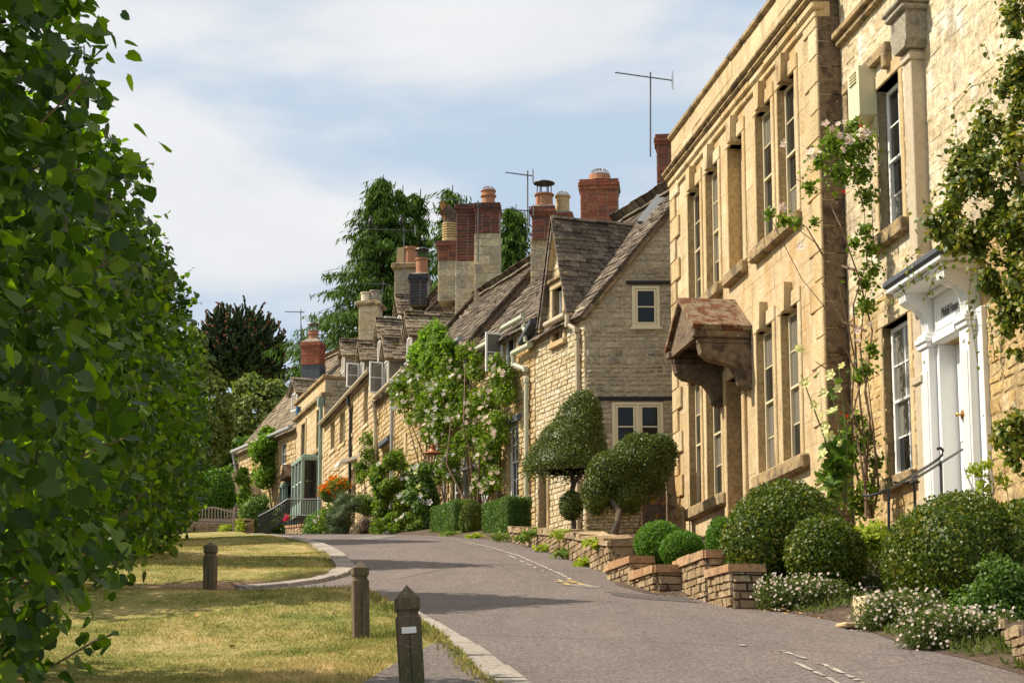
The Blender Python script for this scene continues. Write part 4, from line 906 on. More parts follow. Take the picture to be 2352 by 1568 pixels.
for sg in (-1, 1):
    x = hx + sg*hw
    MB().box(min(x, x-sg*.16), max(x, x-sg*.16), 0, out+.02, ze-.12-z1, ze+.0-z1, .02).build('hood_cornice', 'lichen_stone', r1, fix=False)
    MB().box(min(x-sg*.04, x-sg*.2), max(x-sg*.04, x-sg*.2), 0, out-.06, ze-.22-z1, ze-.122-z1, .02).build('hood_cornice', 'lichen_stone', r1, fix=False)
    prof = [(0,5.30),(.10,5.28),(.20,5.36),(.24,5.52),(.34,5.66),(.52,5.70),(.70,5.74),(.82,5.84),(.86,6.0),(0,6.0)]
    MB().prism(prof, lambda y, z: (x-sg*.02, y, z-z1), lambda y, z: (x-sg*.24, y, z-z1)).build('hood_bracket', 'lichen_stone', r1)

# ------------------------------------------------------------------ grey gabled house facing down the street
def frame_world(name, H, origin, xa, ya, za, data=None):
    mr = Matrix.Translation((H.P[0], H.P[1], H.z0)) @ Matrix.Rotation(math.atan2(H.d.y, H.d.x), 4, 'Z')
    m = Matrix(((xa[0], ya[0], za[0], origin[0]), (xa[1], ya[1], za[1], origin[1]), (xa[2], ya[2], za[2], origin[2]), (0, 0, 0, 1)))
    o = link(name, data, H.root); o.matrix_local = mr.inverted() @ m; return o
def gable_wall(H, xl, xr, y, zb, span, ztop, holes, mat, mortar, ch, ln, name='gable_wall', limit=300, dirx=(-1, 0, 0), piece='stone', **k):
    """wall facing down the street: span(z) -> (xl, xr) in world x; a = xr - x"""
    hz = [(xr-b, xr-a, c, d) for a, b, c, d in holes]; sp2 = lambda z: (xr - span(z)[1], xr - span(z)[0])
    mb = MB(); backing(mb, zb, ztop, sp2, hz, 0, .14); me = mb.mesh(name, M[mortar], dz=0)
    o = frame_world(name, H, (xr, y, 0), (-1,0,0), (0,-1,0), (0,0,1), me)
    lay(piece, courses(zb, ztop, sp2, ch, ln, hz, .03), o, mat, .014, .02, limit, **k); return o
G0 = (1.4664, 36.0); MR = -.385
H2 = House('grey stone gabled house with cream windows and steep stone tiled roof', G0, MR, G(36) - .15); z2 = H2.z0
def rakeL(z): return max(1.47, 1.50 + (z - 8.25) / 1.27)
def rakeR(z): return 5.0 if z < 9.1 else 3.56 + (10.86 - z) / 1.22
gh = [(2.42,2.98,7.86,8.72), (2.00,3.02,5.35,6.34)]
gw = gable_wall(H2, 1.47, 5.2, 36.0, 3.3, lambda z: (rakeL(z), max(rakeL(z)+.02, rakeR(z))), 10.8, gh, 'grey', 'grey_mortar', (.07,.17), (.14,.52), order=lambda q: -q[1], jit=.16, bev=.35)
def gbox(nm, x0, x1, ya, yb, za, zb, mat, par=gw, xr=5.2, ch=.006): return MB().box(xr-x1, xr-x0, ya, yb, za, zb, ch).build(nm, mat, par, fix=False)
def gsash(x0, x1, za, zb, xr=5.2, par=None, **k): return sash(par or H2.root, 0, x1-x0, za, zb, 0, **k)
for (a, b, c, d), cols in zip(gh, (1, 2)):
    fr = MB().box(0, .07, -.07, .01, 0, d-c, .006).box(b-a-.07, b-a, -.07, .01, 0, d-c, .006).box(.07, b-a-.07, -.07, .008, 0, .07, .006).box(.07, b-a-.07, -.07, .008, d-c-.06, d-c, .006)
    if cols == 2: fr.box((b-a)/2-.045, (b-a)/2+.045, -.07, .006, .07, d-c-.06, .006)
    win = frame_world('window', H2, (b, 36.0 - .01, c), (-1,0,0), (0,-1,0), (0,0,1), fr.mesh('window', M['cream']))
    wv = [(.07, b-a-.07)] if cols == 1 else [(.07, (b-a)/2-.045), ((b-a)/2+.045, b-a-.07)]
    for (p, q) in wv:
        MB().box(p+.004, p+.045, -.05, .0, .075, d-c-.065, .005).box(q-.045, q-.004, -.05, .0, .075, d-c-.065, .005).box(p+.045, q-.045, -.05, -.002, .075, .115, .005).box(p+.045, q-.045, -.05, -.002, d-c-.105, d-c-.065, .005).build('casement', 'cream', win, fix=False)
        zm = (d-c)/2; MB().box(p+.045, q-.045, -.045, -.006, zm-.013, zm+.013, .003).build('glazing_bar', 'cream', win, fix=False)
        for zz in ((.115, zm-.013), (zm+.013, d-c-.105)): MB().add([(p+.045,-.03,zz[0]),(q-.045,-.03,zz[0]),(q-.045,-.03,zz[1]),(p+.045,-.03,zz[1])], [(0,1,2,3)]).build('pane', 'glass', win, fix=False)
gbox('lintel', 2.30, 3.22, -.05, .05, 8.75, 8.82, 'blackwood'); gbox('lintel', 1.64, 3.3, -.05, .04, 6.37, 6.45, 'blackwood'); gbox('sill', 2.38, 3.02, -.05, .06, 7.82, 7.86, 'cream')
# barge board under the verge
for i in range(7):
    a, b = 8.2 + (10.75-8.2)*i/7, 8.2 + (10.75-8.2)*(i+1)/7; xa_, xb_ = 1.50+(a-8.25)/1.27, 1.50+(b-8.25)/1.27
    MB().prism([(5.2-xa_, a-.02), (5.2-xb_, b-.02), (5.2-xb_-.02, b-.17), (5.2-xa_-.02, a-.17)], lambda x, z: (x, .0, z), lambda x, z: (x, .075, z)).build('verge_stone', 'cornice', gw)
sw = H2.wall(2.64, 3.2, 8.32, [(1.05,1.60,7.84,8.32), (1.98,2.5,3.2,5.35)], 'palerubble', 'rubble_mortar', (.08,.14), (.12,.30), 260, .02, piece='stone')
# cross gable above the street wall
ec = 1.33; eh = .78; zE, zR = 8.30, 10.44
mb = MB(); backing(mb, zE+.02-z2, zR-.05-z2, lambda z: (ec - eh*(1-(z+z2-zE)/(zR-zE)), ec + eh*(1-(z+z2-zE)/(zR-zE))), [(1.05,1.60,zE+.02-z2,8.98-z2)], .012, .2); fg = mb.build('dormer_front', 'rubble_mortar', H2.root, fix=False)
lay('stone', courses(zE+.02-z2, zR-.1-z2, lambda z: (ec - eh*(1-(z+z2-zE)/(zR-zE)), ec + eh*(1-(z+z2-zE)/(zR-zE))), (.1,.16), (.14,.34), [(1.05,1.60,zE-z2,8.98-z2)]), fg, 'palerubble', .02)
for a, b, c, d in ((.93,1.05,7.84,8.98),(1.60,1.72,7.84,8.98)): MB().box(a, b, -.15, .06, c-z2, d-z2, .012).build('window_jamb', 'dressed', H2.root, fix=False)
MB().box(.90,1.75,-.15,.065,8.98-z2,9.12-z2,.012).build('lintel','dressed',H2.root,fix=False); MB().box(.80,1.85,0,.13,9.12-z2,9.20-z2,.015).build('label_mould','cornice',H2.root,fix=False)
MB().box(.90,1.75,-.15,.11,7.72-z2,7.84-z2,.015).build('sill','dressed',H2.root,fix=False); sash(H2.root, 1.06, 1.59, 7.85-z2, 8.97-z2, -.1, 'white', 2, (3,), .05, .02)
for sg in (1, -1):
    for i in range(6):
        a, b = i/6, (i+1)/6; x0_, x1_ = ec + sg*(eh+.1)*(1-a), ec + sg*(eh+.1)*(1-b); za, zb = zE-.1+(zR+.08-zE)*a, zE-.1+(zR+.08-zE)*b
        MB().prism([(x0_, za), (x1_, zb), (x1_-sg*.08, zb-.02), (x0_-sg*.08, za-.02)], lambda x, z: (x, .01, z-z2), lambda x, z: (x, .13, z-z2)).build('verge_stone', 'dressed', H2.root)
tanm = 1.307*1.0
def main_t(z): return (z - 8.25) / 1.30
ux = Vector((eh, 0, zR-zE)); Ls = ux.length; ux.normalize()
Wd = 1.85
roof_plane(H2.root, z2, (ec-eh-.04, .16-Wd, zE-.02), (0,1,0), ux, Wd, Ls+.02, 'tile', (.135,.10), (.14,.34), 300, span=lambda q: (max(0, Wd-.16 - main_t(zE + q*ux.z) - .12), Wd), name='dormer_roof')
ux2 = Vector((-eh, 0, zR-zE)).normalized()
roof_plane(H2.root, z2, (ec+eh+.04, .16-Wd, zE-.02), (0,1,0), ux2, Wd, Ls+.02, 'tile', (.135,.10), (.2,.4), 0, span=lambda q: (max(0, Wd-.16 - main_t(zE + q*ux.z) - .12), Wd), name='dormer_roof')
ridge_tiles(H2.root, z2, (ec, .17, zR+.06), (ec, -1.75, zR+.06), 'tile')
an = math.atan(1.30); cu, su = math.cos(an), math.sin(an)
RT = 2.05; Lm = (RT + .14)/cu
roof_plane(H2.root, z2, (0, .14, 8.25-.14*1.3), (1,0,0), (0,-cu,su), 2.9, Lm, 'tile', (.17,.11), (.16,.36), 300, span=lambda q: (-.385*max(0, q*cu-.14) - .10, 2.86), name='roof')
roof_plane(H2.root, z2, (0, -2*RT, 8.25), (1,0,0), (0,cu,su), 2.9, RT/cu, 'tile', (.2,.2), (.3,.5), 0, name='back_roof', span=lambda q: (-.9, 2.86))
ridge_tiles(H2.root, z2, (-.85, -RT, 8.25+RT*1.3+.05), (2.86, -RT, 8.25+RT*1.3+.05), 'tile')
H2.solid(2.64, 3.2, 8.2, 4.1, 'grey_mortar', x0=.3)
# lead flashing rising to the chimney behind the parapet
fl = MB(); q0, q1, q2, q3 = [H2.local(at(X, Y, d)) for X, Y, d in ((1462,508,37.2),(1500,508,36.9),(1546,430,37.0),(1535,412,37.4))]
fl.add([(p[0], p[1], p[2]-z2) for p in (q0,q1,q2,q3)] + [(p[0], p[1]-.05, p[2]-z2-.06) for p in (q0,q1,q2,q3)], [(0,1,2,3),(0,4,5,1),(1,5,6,2),(2,6,7,3),(3,7,4,0)]); fl.build('lead_flashing', 'lead', H2.root)
def gutter(H, a, b, z, out=.16, mat='gutter', r=.062, zb=None):
    n = 3; mb = MB(); pts = [(a + (b-a)*i/n, out, (z if zb is None else z+(zb-z)*i/n) - H.z0) for i in range(n+1)]; mb.tube(pts, r, 9); mb.box(a-.01, a+.02, out-r*1.1, out+r*1.1, z-H.z0-r*.2, z-H.z0+r*1.15)
    mb.build('gutter', mat, H.root, smooth=False, fix=False)
def downpipe(H, pts, mat='gutter', r=.045):
    mb = MB(); P = [(p[0], p[1], p[2]-H.z0) for p in pts]; mb.tube(P, r, 8)
    for i in range(1, len(P)-1): mb.tube([Vector(P[i])+Vector((0,0,-.05)), Vector(P[i])+Vector((0,0,.05))], r*1.3, 8)
    mb.build('downpipe', mat, H.root, fix=False)
gutter(H2, .50, 1.60, 8.22, .2, 'dustgutter', .07); downpipe(H2, [(.45,.2,8.2),(.42,.2,8.0),(.22,.1,7.85),(.20,.08,7.7),(.20,.08,5.5),(.20,.08,3.5)], 'dustgutter', .055)
dr = MB().box(2.0, 2.48, -.2, -.15, 3.3-z2, 5.3-z2, .008).build('door', 'brownwood', H2.root, fix=False)
MB().box(2.0, 2.52, -.1, .35, 3.3-z2, 3.78-z2, .03).build('door_step', 'garden_stone', H2.root, fix=False)
MB().box(1.86,1.98,-.1,.05,3.6-z2,5.35-z2,.02).build('door_jamb','dressed',H2.root,fix=False); MB().box(1.82,2.66,-.1,.06,5.35-z2,5.5-z2,.02).build('lintel','dressed',H2.root,fix=False)

# ------------------------------------------------------------------ cottages with the climbing roses
def along_row(s): d = Vector((MR, 1)).normalized(); return (G0[0] + d.x*s, G0[1] + d.y*s)
def cottage(label, P, m, L, zb, zeave, tan, RT, holes, mat, mortar, roofmat, ch=(.09,.15), ln=(.13,.34), limit=300, x0=0, over=.14, tile_limit=300, ext0=.0, ext1=.0, depth=None, expo=(.18,.11), **k):
    H = House(label, P, m, zb); H.wall(L, zb-.3, zeave+.02, holes, mat, mortar, ch, ln, limit, .024, **k)
    a = math.atan(tan); c, s = math.cos(a), math.sin(a); zz = zeave - over*tan
    roof_plane(H.root, zb, (0, over, zz), (1,0,0), (0,-c,s), L, (RT+over)/c, roofmat, expo, (.16,.38), tile_limit, span=lambda q: (-ext0, L+ext1), name='roof')
    roof_plane(H.root, zb, (0, -2*RT, zeave), (1,0,0), (0,c,s), L, RT/c, roofmat, (.25,.22), (.4,.6), 0, span=lambda q: (-ext0, L+ext1), name='back_roof')
    ridge_tiles(H.root, zb, (-ext0, -RT, zeave+RT*tan+.05), (L+ext1, -RT, zeave+RT*tan+.05), roofmat)
    H.solid(L, zb-.3, zeave, 2*RT, mortar); H.RT = RT; H.tan = tan; H.ze = zeave; H.L = L
    for e, nm in ((.0, 'gable_end'), (L, 'gable_end')):
        mortar = 'lichen_stone'; mb = MB(); mb.add([(e, 0, zeave-zb), (e, -2*RT, zeave-zb), (e, -RT, zeave+RT*tan-zb-.05)], [(0,1,2)]); mb.build(nm, mortar, H.root, fix=False)
    return H
H3 = cottage('golden rubble cottage with open white casement above tall white sash', along_row(2.66), MR, 4.1, G(38.5), 8.62, 1.20, 1.75,
    [(.98,1.68,4.85,6.50), (1.15,1.95,7.72,8.55), (2.9,3.7,3.6,5.6)], 'rubble', 'rubble_mortar', 'tile', order=lambda q: q[0], ext0=.06)
z3 = H3.z0
sash(H3.root, .99, 1.67, 4.86-z3, 6.49-z3, -.06, 'white', 3, (2, 2), .06, .022); MB().box(.80,1.90,-.05,.05,6.52-z3,6.68-z3,.02).build('lintel','lead',H3.root,fix=False)
MB().box(1.1,2.0,-.1,.1,7.62-z3,7.72-z3,.015).build('sill','garden_stone',H3.root,fix=False)
sash(H3.root, 1.16, 1.94, 7.73-z3, 8.54-z3, -.06, 'white', 2, (2,), .05, .02)
casement_leaf(H3.root, 1.94, .42, 7.76-z3, 8.66-z3, .03, R(95), rows=2)
gutter(H3, .30, 1.60, 8.70); gutter(H3, -.10, .95, 8.0, .17, 'gutter', .065); gutter(H3, 2.2, 4.05, 8.55)
downpipe(H3, [(.27,.17,8.68),(.26,.17,8.45),(.12,.2,8.3),(.10,.2,8.1)]); downpipe(H3, [(.92,.17,7.98),(.9,.16,7.75),(.36,.10,7.55),(.33,.09,7.3),(.33,.09,5.5),(.33,.09,3.7)], r=.055)
downpipe(H3, [(2.2,.16,8.5),(2.18,.14,8.3),(2.16,.10,8.1),(2.16,.10,6),(2.16,.10,3.9)], r=.052)
fl = MB().prism([(-.32,8.42),(.42,8.08),(.42,8.16),(-.32,8.52)], lambda x, z: (x, .02, z-z3), lambda x, z: (x, .26, z-z3)).build('lead_valley', 'lead', H3.root)
MB().box(2.92, 3.68, -.16, -.1, 3.7-z3, 5.58-z3, .01).build('door', 'white', H3.root, fix=False); MB().box(2.8, 3.85, -.02, .35, 5.75-z3, 5.82-z3, .01).build('door_hood', 'lead', H3.root, fix=False)
H4 = cottage('rose covered cottage with dark weathered roof and grey gutters', along_row(6.78), MR, 4.55, G(42), 9.02, 1.15, 1.75,
    [(.6,1.35,4.7,6.2), (2.2,3.0,4.5,6.4), (3.5,4.2,5.0,6.4)], 'rubble', 'rubble_mortar', 'tile', limit=220, tile_limit=300); z4 = H4.z0
for a, b, c, d in ((.62,1.33,4.72,6.18), (3.52,4.18,5.02,6.38)): sash(H4.root, a, b, c-z4, d-z4, -.08, 'white', 2, (2, 2), .05, .02)
MB().box(2.22,2.98,-.18,-.12,4.5-z4,6.38-z4,.01).build('door','brownwood',H4.root,fix=False); MB().box(3.3,3.5,-.05,.06,4.8-z4,6.5-z4,.01).build('window_jamb','dressed',H4.root,fix=False)
gutter(H4, .2, 1.5, 9.0, .2, 'greygutter'); gutter(H4, 1.7, 3.2, 9.25, .2, 'greygutter'); gutter(H4, 3.3, 4.4, 9.15, .2, 'greygutter')
downpipe(H4, [(.2,.18,8.95),(.15,.15,8.75),(.1,.10,8.5),(.1,.1,6.0),(.1,.1,4.4)], 'greygutter', .045); downpipe(H4, [(1.65,.18,9.2),(1.6,.15,8.9),(1.55,.10,8.6),(1.55,.1,6.0),(1.55,.1,4.7)], 'greygutter', .045)

# ------------------------------------------------------------------ long cottage row, dormers
AR = (-2.591, 46.54); ML = -.25
def row2(s): d = Vector((ML, 1)).normalized(); return (AR[0] + d.x*s, AR[1] + d.y*s)
H5 = cottage('cottage with tall brick and stone chimney stack on its gable', row2(0), ML, 5.55, G(47), 9.15, 1.20, 2.0,
    [(3.0,4.3,5.6,7.6), (.8,1.5,5.6,7.2)], 'rubble', 'rubble_mortar', 'mosstile', limit=200, tile_limit=250, ch=(.11,.18), ln=(.2,.4)); z5 = H5.z0
H6 = cottage('long golden cottage with three small upstairs windows and dark eaves', row2(5.6), ML, 10.2, G(54), 10.2, 1.15, 2.2,
    [(1.15,1.95,8.75,9.95), (3.9,4.65,8.85,9.85), (5.5,6.7,8.85,9.9), (7.7,8.7,8.95,9.95), (3.2,4.0,5.9,7.2)], 'ashlar', 'rubble_mortar', 'tile', limit=300, tile_limit=200, ch=(.14,.22), ln=(.3,.6)); z6 = H6.z0
for a, b, c, d in ((1.15,1.95,8.75,9.95), (3.9,4.65,8.85,9.85), (5.5,6.7,8.85,9.9), (7.7,8.7,8.95,9.95), (3.2,4.0,5.9,7.2)):
    sash(H6.root, a+.01, b-.01, c-z6+.01, d-z6-.01, -.12, 'paleframe' if c > 8 else 'white', 2, (2, 2) if c < 8 else (3,), .05, .025); MB().box(a-.12, b+.12, -.1, .06, c-.12-z6, c-z6, .01).build('sill', 'dressed', H6.root, fix=False)
gutter(H6, .0, 10.1, 10.1, .2, 'dustgutter', .06); downpipe(H6, [(4.1,.18,10.05),(4.05,.14,9.8),(4.0,.08,9.6),(4.0,.08,6.0)], 'iron', .05)
gutter(H5, .2, 4.6, 9.1, .2, 'dustgutter', .06); downpipe(H5, [(4.75,.2,9.05),(4.8,.15,8.8),(4.9,.1,8.5),(4.9,.1,5.6)], 'dustgutter', .06); downpipe(H5, [(2.3,.1,8.9),(2.3,.1,5.6)], 'greygutter', .05)
MB().box(2.9,4.4,-.1,.12,7.62-z5,7.78-z5,.02).build('lintel','lead',H5.root,fix=False); sash(H5.root, .82, 1.48, 5.62-z5, 7.18-z5, -.1, 'white', 2, (2,2), .05, .02)
MB().box(.5,.78,-.05,.06,5.2-z5,7.5-z5,.01).build('window_jamb','dressed',H5.root,fix=False)
MB().prism([(3.0,7.85),(4.0,7.85),(4.0,7.95),(3.0,7.95)], lambda x, z: (x, .0, z-z6+.1), lambda x, z: (x, .55, z-z6-.1)).build('door_hood', 'white', H6.root)
def dormer(H, X0, X1, Yr, Ye, Yb, off, mat='mosstile', front=None, leafopen=None, cheek='cement', depth=1.8, rows=3):
    """small tiled dormer; X0..X1 its near slope as seen, Yr ridge, Ye eave, Yb foot of the window"""
    a, zr = H.hit(X0, Yr, off); a2, ze = H.hit(X0, Ye, off); zb = H.hit(X0, Yb, off)[1]; w = .46; z = H.z0
    # near slope faces the camera: ridge runs into the roof
    body = MB().box(a, a+2*w*.86, off-depth, off-.02, zb-z-.3, ze-z+.02).build('dormer_cheek', cheek, H.root, fix=False)
    m = a + w*.86
    body2 = MB().prism([(a, ze), (a+2*w*.86, ze), (m, zr-.03)], lambda x, q: (x, off-depth, q-z), lambda x, q: (x, off-.03, q-z)).build('dormer_gable', 'dressed', H.root)
    for sg in (-1, 1):
        e = m + sg*(w+.07); u = Vector((-sg*(w+.07), 0, zr-ze+.10)); l = u.length; u.normalize()
        roof_plane(H.root, z, (e, off-depth, ze-.08), (0,1,0), u, depth+.10, l, mat, (.15,.11), (.14,.3), 60 if sg < 0 else 0, name='dormer_roof')
    ridge_tiles(H.root, z, (m, off+.1, zr+.05), (m, off-depth, zr+.05), mat, .10)
    sash(H.root, a+.08, a+2*w*.86-.08, zb-z, ze-z-.03, off+.0, 'white', 2, (rows,), .05, .02)
    if leafopen: casement_leaf(H.root, a+2*w*.86-.09 if leafopen > 0 else a+.09, .40, zb-z, ze-z-.03, off+.03, R(90 + 10) if leafopen > 0 else R(80), rows=2, cols=1)
dormer(H5, 946, 1050, 716, 764, 830, -.25, rows=3, leafopen=0); dormer(H5, 893, 940, 770, 818, 893, .02, leafopen=1)
dormer(H5, 922, 1000, 675, 715, 768, -1.3, leafopen=1); dormer(H6, 877, 906, 732, 772, 822, -.5)
dormer(H6, 836, 880, 784, 822, 880, -.15, leafopen=1); dormer(H6, 792, 836, 780, 812, 850, -1.2)
# gable of the chimney house, facing down the street
def gable5(z): t = (z - 9.15) / 1.2; return t
yg = 46.7; gx0, gx1 = -2.35, 1.6
gable_wall(H5, gx0, gx1, yg, 9.0, lambda z: (-2.3 + max(0, (z-9.3))/1.25, 1.4 - max(0, z-9.3)/1.25*.9), 11.6, [], 'grey', 'grey_mortar', (.12,.2), (.25,.55), limit=160, name='gable_wall')
# grey parapet house
BR = (-6.4295, 61.8925); MG = -.30
H7 = House('pale ashlar house with parapet and sage green bay windows', BR, MG, G(62)); z7 = H7.z0; r7 = H7.root
H7.wall(5.6, z7-.3, 11.1, [(.62,1.32,9.4,10.8), (3.5,4.3,9.36,10.75), (.4,3.1,6.6,8.9), (3.95,4.6,6.4,8.5)], 'ashlar', 'rubble_mortar', (.22,.3), (.4,.8), 200, .006, .008, jit=.02, bev=.03, front=.4)
for a, b, c, d in ((.62,1.32,9.4,10.8), (3.5,4.3,9.36,10.75)): jambs(H7, a, b, c, d, .12, .05, lint=.16, sill=(c-.14, c)); sash(r7, a+.01, b-.01, c-z7+.01, d-z7-.01, -.12, 'paleframe', 2, (2,2), .05, .02)
for a, b, c, d, p in ((-.06,5.7,11.1,11.25,.12), (-.04,5.64,11.25,11.72,.0), (-.1,5.75,11.72,11.86,.09)): MB().box(a, b, -.25, p+.02, c-z7, d-z7, .02).build('parapet', 'cornice' if p else 'ashlar', r7, fix=False)
H7.solid(5.6, z7-.3, 11.2, 4.4, 'rubble_mortar', x0=.05)
sidew = frame_part('side_wall', r7, (0, 0, 0), (0,-1,0), (-1,0,0), (0,0,1), None) if False else None
mb = MB(); mb.add([(-.02,0,3.0),(-.02,-1.75,3.0),(-.02,-1.75,11.72-z7),(-.02,0,11.72-z7)], [(0,1,2,3)]); sidew = mb.build('side_wall', 'grey_mortar', r7, fix=False)
sd_fr = (-.02, -1.75, R(90))
lay('stone', courses(3.0, 11.70-z7, lambda z: (0, 1.75), (.12,.2), (.2,.5)), sidew, 'grey', .03, .02, 200, fr=(-.02, -1.75, R(90)))
MB().box(-.08,.02,-1.8,.02,11.72-z7,11.84-z7,.02).build('parapet','cornice',r7,fix=False)
MB().prism([(-.1,11.05),(.22,11.05),(.14,10.75),(-.02,10.75)], lambda x, z: (x, .04, z-z7), lambda x, z: (x, .24, z-z7)).build('rain_hopper', 'sage', r7); downpipe(H7, [(.06,.12,10.75),(.06,.12,9),(.06,.12,6.6)], 'sage', .07)
def bay(a, b, c, d, out, cols=3):
    mb = MB().box(a, b, .0, out, d-z7-.02, d-z7+.14, .02).box(a+.06, b-.06, .0, out-.08, d-z7+.14, d-z7+.2, .02).box(a, b, 0, out, c-z7, c-z7+.45, .01); wn_ = mb.build('bay_window', 'sage', r7, fix=False)
    for i in range(cols+1): x = a+.04+(b-a-.08)*i/cols; MB().box(x-.05, x+.05, out-.12, out-.01, c+.45-z7, d-.02-z7, .008).build('mullion', 'sage', wn_, fix=False)
    for y in (.04, ): MB().box(a, a+.07, y, out-.12, c+.45-z7, c+.5-z7).build('mullion', 'sage', wn_, fix=False)
    for i in range(cols):
        x0_, x1_ = a+.09+(b-a-.08)*i/cols, a-.01+(b-a-.08)*(i+1)/cols
        for za, zb in ((c+.48, (c+d)/2+.2), ((c+d)/2+.24, d-.06)): MB().add([(x0_,out-.07,za-z7),(x1_,out-.07,za-z7),(x1_,out-.07,zb-z7),(x0_,out-.07,zb-z7)], [(0,1,2,3)]).build('pane', 'palegl' if random.random() < .4 else 'glass', wn_, fix=False)
        MB().box(x0_, x1_, out-.09, out-.05, (c+d)/2+.2-z7, (c+d)/2+.24-z7).build('glazing_bar', 'white', wn_, fix=False)
    for za, zb in ((c+.48, (c+d)/2+.2), ((c+d)/2+.24, d-.06)): MB().add([(a+.03,.08,za-z7),(a+.03,out-.12,za-z7),(a+.03,out-.12,zb-z7),(a+.03,.08,zb-z7)], [(0,1,2,3)]).build('pane', 'glass', wn_, fix=False)
    MB().box(a, a+.06, .0, .08, c+.45-z7, d-.02-z7).build('mullion', 'sage', wn_, fix=False)
bay(.9, 2.9, 7.1, 9.02, .62); bay(4.6, 5.9, 6.9, 8.62, .55, 2)
MB().prism([(3.3,8.72),(4.6,8.72),(3.95,9.25)], lambda x, z: (x, 0, z-z7), lambda x, z: (x, .75, z-z7)).build('door_hood', 'redmoss', r7)
for x in (3.45, 4.35): MB().prism([(0,8.2),(.55,8.7),(0,8.7)], lambda y, z: (x, y, z-z7), lambda y, z: (x+.1, y, z-z7)).build('hood_bracket', 'lichen_stone', r7)
bb = thing('alarm_box', 'small blue alarm box under the parapet of the far house', 'alarm box', tuple(H7.world(4.75, 0, 11.22)), r7.rotation_euler.z); MB().prism([(-.13,0),(.13,0),(.13,.30),(-.13,.30)], lambda a, b: (a, 0, b), lambda a, b: (a*.85, .16, b)).build('case', 'bluebox', bb)
# far house with the big roof
FR = (-8.0415, 67.266); MF = -.50
H8 = cottage('far gabled cottage with large lichened roof and climber by the window', FR, MF, 6.85, G(68), 10.9, 1.22, 3.05,
    [(1.0,1.8,9.66,10.55), (4.2,5.1,6.8,8.6)], 'rubble', 'rubble_mortar', 'mosstile', limit=240, tile_limit=300, ch=(.14,.22), ln=(.25,.5), expo=(.24,.15)); z8 = H8.z0
sash(H8.root, 1.01, 1.79, 9.67-z8, 10.54-z8, -.08, 'white', 3, (2,), .05, .02); gutter(H8, -.1, 6.9, 10.86, .26, 'greygutter', .08); downpipe(H8, [(6.8,.24,10.8),(6.82,.15,10.4),(6.82,.08,10.1),(6.82,.08,7)], 'greygutter', .06)
MB().box(4.22,5.08,-.2,-.12,6.9-z8,8.58-z8).build('door','brownwood',H8.root,fix=False)
MB().prism([(3.6,8.75),(5.6,8.75),(4.6,9.7)], lambda x, z: (x, 0, z-z8), lambda x, z: (x, .95, z-z8)).build('door_hood', 'lichen_stone', H8.root)
for x in (3.75, 5.3): MB().prism([(0,8.2),(.3,8.3),(.7,8.74),(0,8.74)], lambda y, z: (x, y, z-z8), lambda y, z: (x+.14, y, z-z8)).build('hood_bracket', 'lichen_stone', H8.root)
dormer(H8, 684, 725, 868, 897, 940, -.35)
# yellow lichened roof behind the parapet house
H9 = cottage('yellow lichened roof range behind the parapet house', tuple(H7.world(-.2, -1.3, 0))[:2], MG, 5.9, G(62), 11.3, 1.1, 2.3, [], 'grey', 'grey_mortar', 'yellowtile', limit=60, tile_limit=200, ch=(.3,.4), ln=(.6,.9))

# ------------------------------------------------------------------ chimneys
def pot(par, x, y, z, h, r, mat, kind='roll', cowl=None):
    if kind == 'roll': prof = [(r*1.05,0),(r*1.05,h*.06),(r*.92,h*.1),(r*.9,h*.55),(r*1.12,h*.6),(r*1.12,h*.68),(r*.95,h*.72),(r*.95,h*.9),(r*1.08,h*.93),(r*1.08,h),(r*.8,h)]
    elif kind == 'straight': prof = [(r*1.1,0),(r,h*.08),(r*.97,h*.84),(r*1.14,h*.87),(r*1.14,h*.98),(r*.85,h)]
    elif kind == 'louvre':
        prof = [(r,0)]
        for i in range(7): t = h*(.12+.12*i); prof += [(r*1.12,t),(r*1.12,t+h*.06),(r*.85,t+h*.065),(r*.85,t+h*.115)]
        prof += [(r,h)]
    else: prof = [(r*1.1,0),(r*1.05,h*.1),(r,h),(r*.8,h)]
    o = MB().lathe(prof, x, y, 14).build('chimney_pot', mat, par); 
    for i in range(len(o.data.vertices)): o.data.vertices[i].co.z += z
    if cowl == 'dome':
        m = MB(); 
        for k in range(8):
            a = math.pi*k/8; m.tube([(x+r*.95*math.cos(a)*math.cos(t), y+r*.95*math.sin(a)*math.cos(t), z+h+r*.62*math.sin(t)) for t in np.linspace(0, math.pi, 9)], .006, 4)
        for t in (.0,.4,.8,1.15): m.tube([(x+r*.95*math.cos(t)*math.cos(a), y+r*.95*math.cos(t)*math.sin(a), z+h+r*.62*math.sin(t)) for a in np.linspace(0, 6.283, 15)], .006, 4)
        m.build('wire_cowl', 'wire', par, fix=False)
    if cowl == 'cap':
        m = MB().lathe([(r*1.25,z+h+.26),(r*1.2,z+h+.28),(r*.1,z+h+.36)], x, y, 14)
        for k in range(6): a = math.pi*k/3; m.tube([(x+r*.8*math.cos(a), y+r*.8*math.sin(a), z+h-.02), (x+r*.8*math.cos(a), y+r*.8*math.sin(a), z+h+.27)], .012, 4)
        m.build('metal_cowl', 'iron', par, fix=False)
    return o
